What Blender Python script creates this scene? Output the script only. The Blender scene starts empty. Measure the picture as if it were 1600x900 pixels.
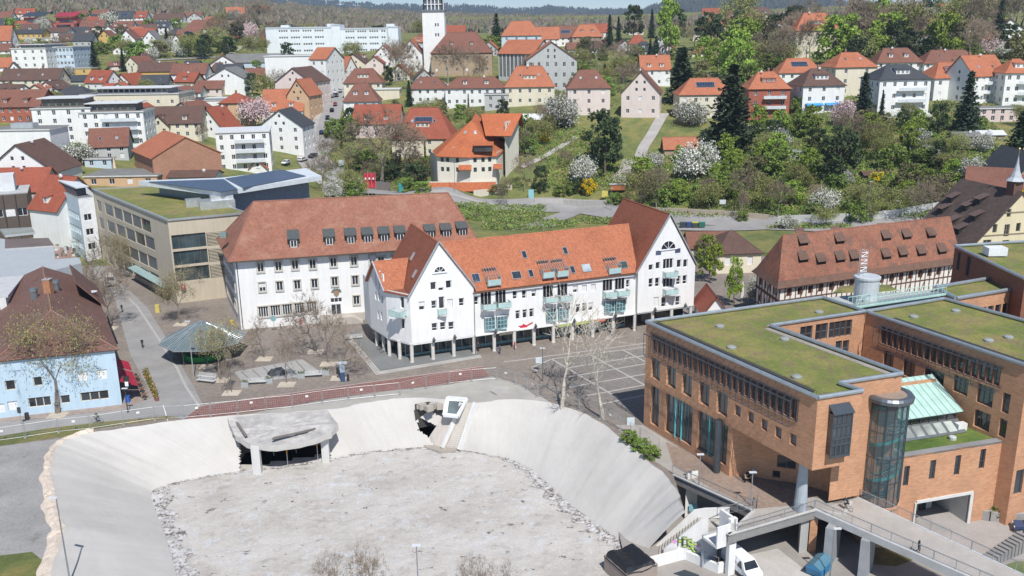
import bpy,math,random
import numpy as np
from mathutils import Vector,Matrix
from mathutils.geometry import tessellate_polygon
SC=bpy.context.scene
COL=SC.collection
RAD=math.radians
# ---------------------------------------------------------------- camera
FPX,PITCH,ROLL,CAMH=1420.0,RAD(15.8),RAD(0.8),53.0
_c,_s=math.cos(PITCH),math.sin(PITCH)
VF=np.array([0,_c,-_s]);_u=np.array([0,_s,_c]);_x=np.array([1,0,0.])
VR=math.cos(ROLL)*_x-math.sin(ROLL)*_u
VU=math.cos(ROLL)*_u+math.sin(ROLL)*_x
CO=np.array([0,0,CAMH])
cam=bpy.data.cameras.new('camera');camo=bpy.data.objects.new('camera',cam);COL.objects.link(camo)
cam.sensor_width=36;cam.lens=FPX/1600*36;cam.clip_start=1;cam.clip_end=30000
camo.matrix_world=Matrix(((VR[0],VU[0],-VF[0],0),(VR[1],VU[1],-VF[1],0),(VR[2],VU[2],-VF[2],CAMH),(0,0,0,1)))
SC.camera=camo
# ---------------------------------------------------------------- light
SUN_EL,SUN_AZ=RAD(53),math.atan2(0.27,-0.963)
w=bpy.data.worlds.new('World');SC.world=w;w.use_nodes=True
nt=w.node_tree;nt.nodes.clear()
sky=nt.nodes.new('ShaderNodeTexSky');sky.sky_type='NISHITA';sky.sun_disc=False
sky.sun_elevation=SUN_EL;sky.sun_rotation=SUN_AZ;sky.altitude=3000;sky.air_density=1.0;sky.dust_density=0.0;sky.ozone_density=2.0
bg=nt.nodes.new('ShaderNodeBackground');bg.inputs[1].default_value=0.115
wo=nt.nodes.new('ShaderNodeOutputWorld');nt.links.new(sky.outputs[0],bg.inputs[0]);nt.links.new(bg.outputs[0],wo.inputs[0])
sl=bpy.data.lights.new('sun','SUN');sl.energy=4.5;sl.angle=RAD(0.5);sl.color=(1.0,0.97,0.925)
so=bpy.data.objects.new('sun',sl);COL.objects.link(so)
sdir=Vector((math.sin(SUN_AZ)*math.cos(SUN_EL),math.cos(SUN_AZ)*math.cos(SUN_EL),math.sin(SUN_EL)))
so.rotation_euler=sdir.to_track_quat('Z','Y').to_euler();so.location=(0,0,200)
SC.view_settings.view_transform='Standard';SC.view_settings.look='None';SC.view_settings.gamma=1
SC.view_settings.exposure=0.24;SC.view_settings.use_curve_mapping=False
SC.render.resolution_x=1024;SC.render.resolution_y=576
SC.render.engine='CYCLES'
SC.cycles.max_bounces=5;SC.cycles.transparent_max_bounces=8;SC.cycles.diffuse_bounces=3
# ---------------------------------------------------------------- places in the world
def ray(x,y):return(x-800)/FPX*VR+(450-y)/FPX*VU+VF
def P(x,y,z=0.0):
 r=ray(x,y);return CO+r*((z-CAMH)/r[2])
def D(x,y,d):return CO+ray(x,y)*d
def pr(p):
 d=np.asarray(p,float)-CO;z=d@VF
 return 800+FPX*(d@VR)/z,450-FPX*(d@VU)/z,z
CP=[(900,325,300),(750,310,305),(1200,345,262),(1450,352,235),(620,300,318),(500,300,300),(560,270,330),
(480,250,335),(450,190,385),(500,155,430),(540,120,480),(530,85,560),(420,85,560),(620,75,560),
(700,290,300),(800,270,315),(840,220,335),(760,205,345),(700,170,390),(650,150,410),(880,180,355),(1000,190,345),(1100,190,340),(1200,185,335),
(1330,170,335),(1450,180,325),(1560,185,315),(1540,215,290),(1590,215,290),(1500,250,270),(1300,240,290),(1150,260,300),(1000,260,310),(1400,300,255),(1550,300,240),
(680,110,480),(740,115,470),(820,130,440),(950,120,460),(1050,80,540),(1100,140,420),(1300,90,450),(1280,140,380),(1450,80,480),(1580,70,480),(1000,75,560),(880,70,600),(760,60,680),(1200,60,600),(1420,35,700),(1580,30,700),
(250,300,262),(150,270,275),(350,290,262),(60,240,290),(200,235,305),(100,200,330),(10,190,330),(380,250,315),(300,190,370),(200,170,385),(380,170,400),(100,140,430),(20,130,440),(250,125,460),(360,125,470),
(60,110,480),(200,80,560),(100,75,570),(20,60,600),(300,70,600),(380,70,620),(250,40,720),(100,30,740),(10,25,740),(360,35,740),(1500,12,900),(1100,35,900),(900,45,900),(700,45,900),(500,50,850),(350,28,850),(1300,25,800)]
_T=[D(*q)for q in CP]
for _a in range(-160,161,40):
 for _b in(50,80,110,140,170,200):_T.append(np.array([_a,_b,0.]))
_T=np.array(_T);_n=len(_T)
_K=np.hypot(_T[:,None,0]-_T[None,:,0],_T[:,None,1]-_T[None,:,1])
_A=np.zeros((_n+3,_n+3));_A[:_n,:_n]=_K-2.0*np.eye(_n);_A[:_n,_n]=1;_A[:_n,_n+1:]=_T[:,:2];_A[_n:,:_n]=_A[:_n,_n:].T
_W=np.linalg.solve(_A,np.r_[_T[:,2],0,0,0])
NX,NY0,NY1=150.0,20.0,212.0
def hg(x,y):
 x=np.asarray(x,float);y=np.asarray(y,float)
 d=np.hypot(x[...,None]-_T[:,0],y[...,None]-_T[:,1])
 h=d@_W[:-3]+_W[-3]+_W[-2]*x+_W[-1]*y
 e=np.maximum(np.abs(x)-NX,y-NY1);k=np.clip(e/26,0,1);k=k*k*(3-2*k)
 return h*k
_gx=np.arange(-1500,1501,4.0);_gy=np.arange(16,1300,4.0);_X,_Y=np.meshgrid(_gx,_gy);HT=np.stack([hg(_X[i],_Y[i])for i in range(len(_gy))]).tolist()
def hgf(x,y):
 u,v=(x+1500)/4,(y-16)/4
 if not(0<=u<len(_gx)-1 and 0<=v<len(_gy)-1):return float(hg(x,y))
 i,j=int(u),int(v);u -= i;v -= j;a,b=HT[j],HT[j+1];return(a[i]*(1-u)+a[i+1]*u)*(1-v)+(b[i]*(1-u)+b[i+1]*u)*v
def G(px,py):
 """point of the terrain seen at a pixel of the 1600 x 900 photograph"""
 r=ray(px,py);t=60.0
 p=CO+r*t
 while t<2500:
  p=CO+r*t;g=p[2]-hgf(p[0],p[1])
  if g<0:break
  t+=max(0.5,min(12,g*1.2))
 lo,hi=t-14,t
 for _ in range(14):
  m=(lo+hi)/2;p=CO+r*m
  if p[2]>hgf(p[0],p[1]):lo=m
  else:hi=m
 return CO+r*hi
def zsolve(x,y,py):
 """height over (x, y) that shows at picture row py"""
 lo,hi=-60.0,260.0
 for _ in range(44):
  m=(lo+hi)/2
  if pr((x,y,m))[1]>py:lo=m
  else:hi=m
 return m
# ---------------------------------------------------------------- materials
MATS={}
def _new(name):
 m=bpy.data.materials.new(name);m.use_nodes=True;n=m.node_tree
 b=n.nodes['Principled BSDF'];return m,n,b
def N(n,t,**k):
 o=n.nodes.new(t)
 for a,v in k.items():
  if a.startswith('_'):o.inputs[int(a[1:])if a[1:].isdigit()else a[1:]].default_value=v
  else:setattr(o,a,v)
 return o
def ramp(n,fac,stops):
 r=n.nodes.new('ShaderNodeValToRGB');e=r.color_ramp.elements
 while len(e)<len(stops):e.new(0.5)
 for q,(p,c)in zip(e,stops):q.position=p;q.color=(*c,1)
 n.links.new(fac,r.inputs[0]);return r.outputs[0]
def mix(n,fac,a,b,mode='MIX'):
 m=n.nodes.new('ShaderNodeMix');m.data_type='RGBA';m.blend_type=mode
 for s,v in((0,fac),(6,a),(7,b)):
  if isinstance(v,(int,float)):m.inputs[s].default_value=v
  elif isinstance(v,tuple):m.inputs[s].default_value=(*v,1)
  else:n.links.new(v,m.inputs[s])
 return m.outputs[2]
def noise(n,vec,scale,detail=5,rough=.6):
 o=N(n,'ShaderNodeTexNoise');o.inputs['Scale'].default_value=scale;o.inputs['Detail'].default_value=detail;o.inputs['Roughness'].default_value=rough
 if vec is not None:n.links.new(vec,o.inputs['Vector'])
 return o
def bump(n,b,h,strength,dist=.05):
 u=N(n,'ShaderNodeBump');u.inputs['Strength'].default_value=strength;u.inputs['Distance'].default_value=dist
 n.links.new(h,u.inputs['Height']);n.links.new(u.outputs[0],b.inputs['Normal'])
def dk(c,k):return tuple(min(1,v*k)for v in c)
def uvv(n):return N(n,'ShaderNodeTexCoord').outputs['UV']
def pos(n):return N(n,'ShaderNodeNewGeometry').outputs['Position']
def rnd(n):return N(n,'ShaderNodeObjectInfo').outputs['Random']
def M(kind,col=(.5,.5,.5),a=None):
 key=(kind,tuple(round(v,3)for v in col),a)
 if key in MATS:return MATS[key]
 m,n,b=_new(kind);L=n.links.new;R=b.inputs['Roughness'];BC=b.inputs['Base Color'];R.default_value=.85
 if kind=='plain':
  R.default_value=.6 if a is None else a;o=noise(n,pos(n),.9)
  L(ramp(n,o.outputs[0],[(.3,dk(col,.88)),(.7,dk(col,1.08))]),BC)
 elif kind=='metal':
  R.default_value=.38;b.inputs['Metallic'].default_value=.6;o=noise(n,pos(n),1.2)
  L(ramp(n,o.outputs[0],[(.3,dk(col,.85)),(.7,dk(col,1.1))]),BC)
 elif kind=='plaster':
  p=pos(n);o=noise(n,p,.35,6);o2=noise(n,p,6,3)
  mp=N(n,'ShaderNodeMapping');mp.inputs['Scale'].default_value=(1.4,1.4,.12);L(p,mp.inputs[0]);o3=noise(n,mp.outputs[0],1.3,4)
  c=ramp(n,o.outputs[0],[(.25,dk(col,.93)),(.75,dk(col,1.03))])
  c=mix(n,.5,c,ramp(n,o3.outputs[0],[(.35,(.86,.85,.82)),(.6,(1,1,1))]),'MULTIPLY')
  L(c,BC);bump(n,b,o2.outputs[0],.25,.02)
 elif kind=='roof':
  v=uvv(n);p=pos(n);o=noise(n,p,.22,6,.65);o2=noise(n,p,1.7,4)
  br=N(n,'ShaderNodeTexBrick');br.offset=.5;L(v,br.inputs['Vector'])
  br.inputs['Scale'].default_value=1;br.inputs['Brick Width'].default_value=.26;br.inputs['Row Height'].default_value=.34;br.inputs['Mortar Size'].default_value=.02;br.inputs['Mortar Smooth'].default_value=.6
  br.inputs['Color1'].default_value=(*dk(col,.82),1);br.inputs['Color2'].default_value=(*dk(col,1.16),1);br.inputs['Mortar'].default_value=(*dk(col,.5),1)
  d=.72 if a=='old' else .86
  c=mix(n,1.0,br.outputs[0],ramp(n,o.outputs[0],[(.3,(d,d*.96,d*.93)),(.52,(1,1,1)),(.75,(1.05,1.02,.98))]),'MULTIPLY')
  if a=='old':
   c=mix(n,ramp(n,o2.outputs[0],[(.5,(0,0,0)),(.68,(.55,.55,.55))]),c,(.13,.09,.065))
   o4=noise(n,p,.5,7,.75);c=mix(n,ramp(n,o4.outputs[0],[(.52,(0,0,0)),(.6,(.7,.7,.7))]),c,(.12,.08,.06))
  elif a=='worn':
   o4=noise(n,p,.3,7,.75);c=mix(n,ramp(n,o4.outputs[0],[(.5,(0,0,0)),(.75,(.55,.55,.55))]),c,(.42,.27,.18))
   c=mix(n,ramp(n,o2.outputs[0],[(.55,(0,0,0)),(.75,(.4,.4,.4))]),c,(.2,.1,.07))
  L(c,BC);bump(n,b,br.outputs['Fac'],.35,.05);R.default_value=.8
 elif kind=='brick':
  v=uvv(n);o=noise(n,pos(n),.4,5)
  br=N(n,'ShaderNodeTexBrick');L(v,br.inputs['Vector']);br.inputs['Scale'].default_value=1;br.inputs['Brick Width'].default_value=.5;br.inputs['Row Height'].default_value=.16;br.inputs['Mortar Size'].default_value=.014
  br.inputs['Color1'].default_value=(*dk(col,.86),1);br.inputs['Color2'].default_value=(*dk(col,1.12),1);br.inputs['Mortar'].default_value=(*dk(col,.8),1)
  L(mix(n,1.0,br.outputs[0],ramp(n,o.outputs[0],[(.3,(.87,.86,.86)),(.7,(1.05,1.05,1.05))]),'MULTIPLY'),BC)
 elif kind=='glass':
  o=noise(n,pos(n),.25,2);R.default_value=.06;b.inputs['Specular IOR Level'].default_value=.8
  L(ramp(n,o.outputs[0],[(.35,dk(col,.6)),(.65,dk(col,1.5))]),BC)
 elif kind=='solar':
  v=uvv(n);br=N(n,'ShaderNodeTexBrick');br.offset=0;L(v,br.inputs['Vector']);br.inputs['Scale'].default_value=1;br.inputs['Brick Width'].default_value=1.0;br.inputs['Row Height'].default_value=1.65;br.inputs['Mortar Size'].default_value=.03
  br.inputs['Color1'].default_value=(.018,.03,.06,1);br.inputs['Color2'].default_value=(.025,.04,.08,1);br.inputs['Mortar'].default_value=(.16,.18,.2,1)
  L(br.outputs[0],BC);R.default_value=.28
 elif kind=='grass':
  p=pos(n);o=noise(n,p,.12,6,.7);o2=noise(n,p,1.3,6,.8)
  c=ramp(n,o.outputs[0],[(.3,dk(col,.65)),(.46,col),(.56,(col[0]*1.5,col[1]*1.2,col[2]*1.3)),(.7,(col[0]*2.1,col[1]*1.35,col[2]*1.7))])
  c=mix(n,.6,c,ramp(n,o2.outputs[0],[(.3,(.55,.5,.45)),(.7,(1.25,1.25,1.2))]),'MULTIPLY')
  L(c,BC);bump(n,b,o2.outputs[0],.8,.3);R.default_value=.95
 elif kind=='sedum':
  p=pos(n);o=noise(n,p,.16,5,.7);o2=noise(n,p,2.5,7,.8);o3=noise(n,p,.6,4,.7)
  c=ramp(n,o.outputs[0],[(.32,(.25,.18,.10)),(.42,(.26,.235,.075)),(.52,(.19,.21,.05)),(.66,(.12,.165,.035))])
  c=mix(n,ramp(n,o3.outputs[0],[(.48,(0,0,0)),(.62,(.75,.75,.75))]),c,(.20,.15,.09))
  c=mix(n,.8,c,ramp(n,o2.outputs[0],[(.3,(.55,.52,.5)),(.7,(1.3,1.3,1.2))]),'MULTIPLY')
  L(c,BC);bump(n,b,o2.outputs[0],.9,.12);R.default_value=.95
 elif kind=='asphalt':
  p=pos(n);o=noise(n,p,.2,6,.7);o2=noise(n,p,5,4,.8)
  c=ramp(n,o.outputs[0],[(.3,dk(col,.82)),(.7,dk(col,1.14))])
  L(mix(n,.5,c,ramp(n,o2.outputs[0],[(.3,(.8,.8,.8)),(.7,(1.15,1.15,1.15))]),'MULTIPLY'),BC);bump(n,b,o2.outputs[0],.2,.02)
 elif kind=='paving':
  p=pos(n);o=noise(n,p,.13,6,.7);v=uvv(n);mp=N(n,'ShaderNodeMapping');mp.inputs['Rotation'].default_value=(0,0,RAD(24));L(v,mp.inputs[0])
  br=N(n,'ShaderNodeTexBrick');L(mp.outputs[0],br.inputs['Vector']);br.inputs['Scale'].default_value=1;br.inputs['Brick Width'].default_value=.42;br.inputs['Row Height'].default_value=.21;br.inputs['Mortar Size'].default_value=.015
  br.inputs['Color1'].default_value=(*dk(col,.84),1);br.inputs['Color2'].default_value=(*dk(col,1.15),1);br.inputs['Mortar'].default_value=(*dk(col,.7),1)
  o2=noise(n,p,1.2,5,.8)
  c=mix(n,1.0,br.outputs[0],ramp(n,o.outputs[0],[(.3,(.8,.8,.8)),(.7,(1.12,1.1,1.08))]),'MULTIPLY')
  L(mix(n,.5,c,ramp(n,o2.outputs[0],[(.35,(.8,.78,.76)),(.65,(1.1,1.1,1.1))]),'MULTIPLY'),BC)
 elif kind=='gravel':
  p=pos(n);o=noise(n,p,.15,7,.75);o2=noise(n,p,3.5,6,.85);o3=noise(n,p,.5,3)
  c=ramp(n,o.outputs[0],[(.3,dk(col,.75)),(.7,dk(col,1.2))]);c=mix(n,.7,c,ramp(n,o2.outputs[0],[(.3,(.6,.6,.6)),(.7,(1.3,1.3,1.3))]),'MULTIPLY')
  c=mix(n,ramp(n,o3.outputs[0],[(.62,(0,0,0)),(.7,(.5,.5,.5))]),c,(.1,.1,.05))
  L(c,BC);bump(n,b,o2.outputs[0],.7,.06);R.default_value=.95
 elif kind=='leaf':
  o=noise(n,pos(n),.45,3);r=rnd(n)
  c=ramp(n,o.outputs[0],[(.3,dk(col,.62)),(.5,col),(.72,dk(col,1.45))]);hs=N(n,'ShaderNodeHueSaturation')
  mr=N(n,'ShaderNodeMapRange');L(r,mr.inputs[0]);mr.inputs[3].default_value=.78;mr.inputs[4].default_value=1.25;L(mr.outputs[0],hs.inputs['Value'])
  mh=N(n,'ShaderNodeMapRange');L(r,mh.inputs[0]);mh.inputs[3].default_value=.485;mh.inputs[4].default_value=.51;L(mh.outputs[0],hs.inputs['Hue'])
  L(c,hs.inputs['Color']);L(hs.outputs[0],BC);R.default_value=.75
  b.inputs['Specular IOR Level'].default_value=.25
 elif kind=='bark':
  o=noise(n,pos(n),2.2,4);L(ramp(n,o.outputs[0],[(.3,dk(col,.65)),(.7,dk(col,1.35))]),BC);R.default_value=.95
 MATS[key]=m;return m
WHITE=(.80,.80,.78);GLD=(.03,.037,.045)
# ---------------------------------------------------------------- meshes and things
def V3(p,z=None):return(float(p[0]),float(p[1]),float(p[2] if z is None else z))
class MB:
 def __init__(s):s.v=[];s.f=[];s.m=[];s.mats=[];s.smooth=False;s.nouv=False
 def mi(s,m):
  if m not in s.mats:s.mats.append(m)
  return s.mats.index(m)
 def poly(s,pts,m):
  b=len(s.v);s.v+=[V3(p)for p in pts];s.f.append(tuple(range(b,b+len(pts))));s.m.append(s.mi(m));return s
 def mesh(s,vs,fs,m):
  b=len(s.v);s.v+=[V3(p)for p in vs];k=s.mi(m)
  for f in fs:s.f.append(tuple(b+i for i in f));s.m.append(k)
  return s
 def box(s,c,sz,m,rz=0.0,base=True):
  """c = centre of the base (or of the body), sz = full sizes"""
  x,y,h=sz[0]/2,sz[1]/2,sz[2];z0=c[2] if base else c[2]-h/2;cr,sr=math.cos(rz),math.sin(rz)
  q=[(c[0]+a*cr-b*sr,c[1]+a*sr+b*cr)for a,b in((-x,-y),(x,-y),(x,y),(-x,y))]
  return s.prism(q,z0,z0+h,m)
 def prism(s,q,z0,z1,m,mt=None,bottom=True):
  k=len(q);ar=sum(q[i][0]*q[(i+1)%k][1]-q[(i+1)%k][0]*q[i][1] for i in range(k))
  if ar<0:q=list(q)[::-1]
  vs=[(p[0],p[1],z0)for p in q]+[(p[0],p[1],z1)for p in q]
  s.mesh(vs,[(i,(i+1)%k,k+(i+1)%k,k+i)for i in range(k)],m)
  for z,mm,fl in((z1,mt or m,0),(z0,m,1)):
   if fl and not bottom:continue
   if k<=4:fs=[tuple(range(k))]
   else:fs=tessellate_polygon([[Vector((p[0],p[1],0))for p in q]])
   vv=[(p[0],p[1],z)for p in q];out=[]
   for f in fs:
    a=sum(vv[f[i]][0]*vv[f[(i+1)%len(f)]][1]-vv[f[(i+1)%len(f)]][0]*vv[f[i]][1] for i in range(len(f)))
    out.append(tuple(f)[::-1] if(a<0)!= bool(fl)else tuple(f))
   s.mesh(vv,out,mm)
  return s
 def bar(s,p,q,r,m,r2=None,n=6,cap=True):
  p,q=Vector(V3(p)),Vector(V3(q));d=q-p
  if d.length<1e-6:return s
  a=d.normalized();u=a.orthogonal().normalized();w=a.cross(u);r2=r if r2 is None else r2;vs=[]
  for c,rr in((p,r),(q,r2)):
   for i in range(n):
    t=2*math.pi*(i+.5)/n;vs.append(c+u*math.cos(t)*rr+w*math.sin(t)*rr)
  fs=[(i,(i+1)%n,n+(i+1)%n,n+i)for i in range(n)]
  if cap:fs+=[tuple(range(n))[::-1],tuple(range(n,2*n))]
  return s.mesh(vs,fs,m)
 def beam(s,p,q,wd,ht,m):
  """box section bar from p to q, upright section"""
  p,q=Vector(V3(p)),Vector(V3(q));d=(q-p).normalized();u=d.cross(Vector((0,0,1)))
  if u.length<1e-4:u=Vector((1,0,0))
  u=u.normalized()*wd/2;v=u.cross(d).normalized()*ht/2;vs=[]
  for c in(p,q):vs+=[c-u-v,c+u-v,c+u+v,c-u+v]
  return s.mesh(vs,[(3,2,1,0),(4,5,6,7),(0,1,5,4),(1,2,6,5),(2,3,7,6),(3,0,4,7)],m)
 def lathe(s,c,prof,m,n=12):
  vs=[];fs=[]
  for r,z in prof:
   for i in range(n):t=2*math.pi*i/n;vs.append((c[0]+r*math.cos(t),c[1]+r*math.sin(t),c[2]+z))
  for j in range(len(prof)-1):
   for i in range(n):fs.append((j*n+i,j*n+(i+1)%n,(j+1)*n+(i+1)%n,(j+1)*n+i))
  fs.append(tuple(range(n))[::-1]);fs.append(tuple((len(prof)-1)*n+i for i in range(n)))
  return s.mesh(vs,fs,m)
 def slab(s,pts,t,m,me=None):
  """a sheet through 3D points (counter-clockwise from outside) given thickness t inward"""
  p=[Vector(V3(q))for q in pts];n=Vector((0,0,0))
  for i in range(len(p)):
   a,b=p[i],p[(i+1)%len(p)];n+=Vector(((a.y-b.y)*(a.z+b.z),(a.z-b.z)*(a.x+b.x),(a.x-b.x)*(a.y+b.y)))
  n.normalize();k=len(p);lo=[q-n*t for q in p];me=me or m
  s.poly(p,m);s.poly(lo[::-1],me)
  for i in range(k):s.poly([p[(i+1)%k],p[i],lo[i],lo[(i+1)%k]],me)
  return s
 def data(s,name,off=(0,0,0)):
  me=bpy.data.meshes.new(name);v=np.array(s.v,float).reshape(-1,3)-np.array(off,float)
  me.from_pydata([tuple(q)for q in v],[],s.f)
  for m in s.mats:me.materials.append(m)
  if s.m:me.polygons.foreach_set('material_index',s.m)
  if s.smooth:me.polygons.foreach_set('use_smooth',[True]*len(s.f))
  if s.nouv:me.update();return me
  uv=me.uv_layers.new(name='UVMap');out=np.zeros((len(me.loops),2),np.float32);i=0;W=np.array(s.v,float).reshape(-1,3)
  for f in s.f:
   q=W[list(f)];nx=q-np.roll(q,-1,0);sm=q+np.roll(q,-1,0)
   n=np.array([(nx[:,1]*sm[:,2]).sum(),(nx[:,2]*sm[:,0]).sum(),(nx[:,0]*sm[:,1]).sum()]);l=math.sqrt(n@n)or 1;n=n/l
   h=math.hypot(n[0],n[1])
   if h<.02:t=np.array([1.,0,0]);b=np.array([0,1.,0])
   else:t=np.array([-n[1]/h,n[0]/h,0]);b=np.array([n[1]*t[2]-n[2]*t[1],n[2]*t[0]-n[0]*t[2],n[0]*t[1]-n[1]*t[0]])
   out[i:i+len(f),0]=q@t;out[i:i+len(f),1]=q@b;i+=len(f)
  uv.data.foreach_set('uv',out.ravel());me.update();return me
def props(o,label=None,cat=None,group=None,kind=None):
 for k,v in(('label',label),('category',cat),('group',group),('kind',kind)):
  if v:o[k]=v
 return o
class Thing:
 def __init__(s,name,label,cat,loc,group=None):
  s.o=bpy.data.objects.new(name,None);s.o.empty_display_size=.5;COL.objects.link(s.o)
  s.loc=tuple(float(v)for v in loc[:3]);s.o.location=s.loc;props(s.o,label,cat,group)
  s.lib={}
 def part(s,name,mb,parent=None,label=None):
  o=bpy.data.objects.new(name,mb.data(name,s.loc)if isinstance(mb,MB)else mb);COL.objects.link(o);o.parent=parent or s.o
  if label:o['label']=label
  return o
 def inst(s,name,me,p,rz,parent=None,sc=1):
  o=bpy.data.objects.new(name,me);COL.objects.link(o);o.parent=parent or s.o
  q=p if parent is not None else[p[i]-s.loc[i] for i in range(3)]
  o.location=[float(v)for v in q];o.rotation_euler=(0,0,rz)
  if sc != 1:o.scale=(sc,)*3 if isinstance(sc,(int,float))else sc
  return o
def single(name,mb,label,cat,group=None,kind=None,loc=None):
 """a thing that is one mesh; its origin sits at its base"""
 if loc is None:
  v=np.array(mb.v);loc=(v[:,0].mean(),v[:,1].mean(),v[:,2].min())
 o=bpy.data.objects.new(name,mb.data(name,loc));COL.objects.link(o);o.location=[float(v)for v in loc];return props(o,label,cat,group,kind)
def struct(name,mb):
 o=bpy.data.objects.new(name,mb.data(name));COL.objects.link(o);o['kind']='structure';return o
# ---- windows: a frame mesh and a pane mesh per size, shared between copies.  x along the wall, z up, outward = -y
WL={}
def winmesh(w,h,st,fc,gc):
 key=(round(w,1),round(h,1),st,fc,gc)
 if key in WL:return WL[key]
 w,h=key[0],key[1];f=MB();g=MB();fm=M('plain',fc,.5);gm=M('glass',gc)
 b=min(.1,w*.12);t=.08
 def bx(x0,x1,z0,z1,y0=-.0,y1=t,mm=fm,mbx=f):mbx.prism([(x0,y0),(x1,y0),(x1,y1),(x0,y1)],z0,z1,mm)
 bx(0,b,0,h);bx(w-b,w,0,h);bx(b,w-b,0,b);bx(b,w-b,h-b,h)
 if 'v' in st:
  k=st.count('v')
  for i in range(k):x=w*(i+1)/(k+1);bx(x-b*.55,x+b*.55,b,h-b)
 if 't' in st:bx(b,w-b,h*.68,h*.68+b*.8,.003,t-.003)
 if 'm' in st:bx(b,w-b,h*.35,h*.35+b*.8,.003,t-.003)
 if 'x' in st:bx(b,w-b,h*.5-b*.4,h*.5+b*.4,.003,t-.003)
 if 'S' in st:bx(-.12,w+.12,-.12,-.01,-.14,.05)
 if 'F' in st:
  sm=M('plain',(.52,.48,.42),.8)
  for q in((-.2,0,-.2,h+.2),(w,w+.2,-.2,h+.2),(0,w,h,h+.2),(0,w,-.2,0)):bx(q[0],q[1],q[2],q[3],-.28,t-.01,sm)
 if 'B' in st:bx(b*.6,w-b*.6,h*.45,h-b*.5,-.02,.02,M('plain',(.7,.7,.69),.6))
 if 'C' in st:bx(b*.6,w-b*.6,b*.4,h-b*.5,-.02,.02,M('plain',(.72,.72,.71),.6))
 if 'G' in st:bx(b*.6,w-b*.6,b*.4,h-b*.5,-.02,.02,M('plain',(.12,.135,.15),.35))
 if 'H' in st:
  for x in(-w*.5,w+.03):bx(x,x+w*.47,0,h,-.06,-.02,M('plain',(.22,.05,.045),.7))
 g.poly([(b*.5,t*.6,b*.5),(w-b*.5,t*.6,b*.5),(w-b*.5,t*.6,h-b*.5),(b*.5,t*.6,h-b*.5)],gm)
 r=(f,g);one=MB()
 for q in(f,g):
  base=len(one.v);one.v+=q.v
  for fc_,mi_ in zip(q.f,q.m):one.f.append(tuple(base+i for i in fc_));one.m.append(one.mi(q.mats[mi_]))
 WL[key]=(f.data('window'),g.data('pane'),one.data('window'));return WL[key]
def clip(poly,pa,pb):
 out=[]
 def sd(p):return(pb[0]-pa[0])*(p[1]-pa[1])-(pb[1]-pa[1])*(p[0]-pa[0])
 for i in range(len(poly)):
  a,b=poly[i],poly[(i+1)%len(poly)];da,db=sd(a),sd(b)
  if da>=-1e-9:out.append(a)
  if(da>1e-9 and db<-1e-9)or(da<-1e-9 and db>1e-9):
   t=da/(da-db);out.append((a[0]+(b[0]-a[0])*t,a[1]+(b[1]-a[1])*t))
 return out
def wall(th,mb,p0,p1,prof,holes,m,parent=None,far=True,rec=.18,fc=(.75,.75,.74),gc=GLD,name='window'):
 """a wall sheet over p0->p1 (seen from outside p0 is left), profile = convex polygon in (u, z) or a height pair; holes = (u, z, w, h, style)"""
 p0=np.array(p0[:2],float);p1=np.array(p1[:2],float);L=np.linalg.norm(p1-p0);e=(p1-p0)/L;n=np.array([e[1],-e[0]])
 if isinstance(prof[0],(int,float)):prof=[(0,prof[0]),(L,prof[0]),(L,prof[1]),(0,prof[1])]
 zs=[q[1] for q in prof];us=[q[0] for q in prof]
 holes=[q for q in holes if min(us)+.05<q[0] and q[0]+q[2]<max(us)-.05 and q[1]>min(zs)-.01 and q[1]+q[3]<max(zs)]
 U=sorted({min(us),max(us)} | {round(q[0],4)for q in holes} | {round(q[0]+q[2],4)for q in holes})
 Z=sorted({min(zs),max(zs)} | {round(q[1],4)for q in holes} | {round(q[1]+q[3],4)for q in holes})
 def W3(u,z,d=0):q=p0+e*u-n*d;return(q[0],q[1],z)
 for i in range(len(U)-1):
  for j in range(len(Z)-1):
   a,b,c,d=U[i],U[i+1],Z[j],Z[j+1]
   if b-a<1e-4 or d-c<1e-4:continue
   mu,mz=(a+b)/2,(c+d)/2
   if any(q[0]<mu<q[0]+q[2] and q[1]<mz<q[1]+q[3] for q in holes):continue
   pl=[(a,c),(b,c),(b,d),(a,d)]
   for k in range(len(prof)):
    pl=clip(pl,prof[k],prof[(k+1)%len(prof)])
    if len(pl)<3:break
   if len(pl)>=3:mb.poly([W3(*q)for q in pl],m)
 rz=math.atan2(e[1],e[0])
 for u,z,w,h,st in holes:
  mb.poly([W3(u,z),W3(u,z,rec+.1),W3(u,z+h,rec+.1),W3(u,z+h)][::-1],m);mb.poly([W3(u+w,z),W3(u+w,z,rec+.1),W3(u+w,z+h,rec+.1),W3(u+w,z+h)],m)
  mb.poly([W3(u,z),W3(u+w,z),W3(u+w,z,rec+.1),W3(u,z,rec+.1)],m);mb.poly([W3(u,z+h),W3(u,z+h,rec+.1),W3(u+w,z+h,rec+.1),W3(u+w,z+h)],m)
  if st=='-':continue
  rr=-.0 if 'F' in st else rec
  f,g,one=winmesh(w,h,st,fc,gc);q=p0+e*(u+w/2-round(w,1)/2)-n*rec
  if far:th.inst(name,one,(q[0],q[1],z),rz,parent)
  else:
   o=th.inst(name,f,(q[0],q[1],z),rz,parent);th.inst('pane',g,(0,0,0),0,o)
def grid(us,zs,w,h,st):return[(u,z,w,h,s)for z in zs for u,s in zip(us,(st*len(us))[:len(us)] if isinstance(st,list)else[st]*len(us))]
def spread(L,n,w,m0=1.2):
 return[m0+(L-2*m0-w)*i/max(1,n-1)if n>1 else(L-w)/2 for i in range(n)]
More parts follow.
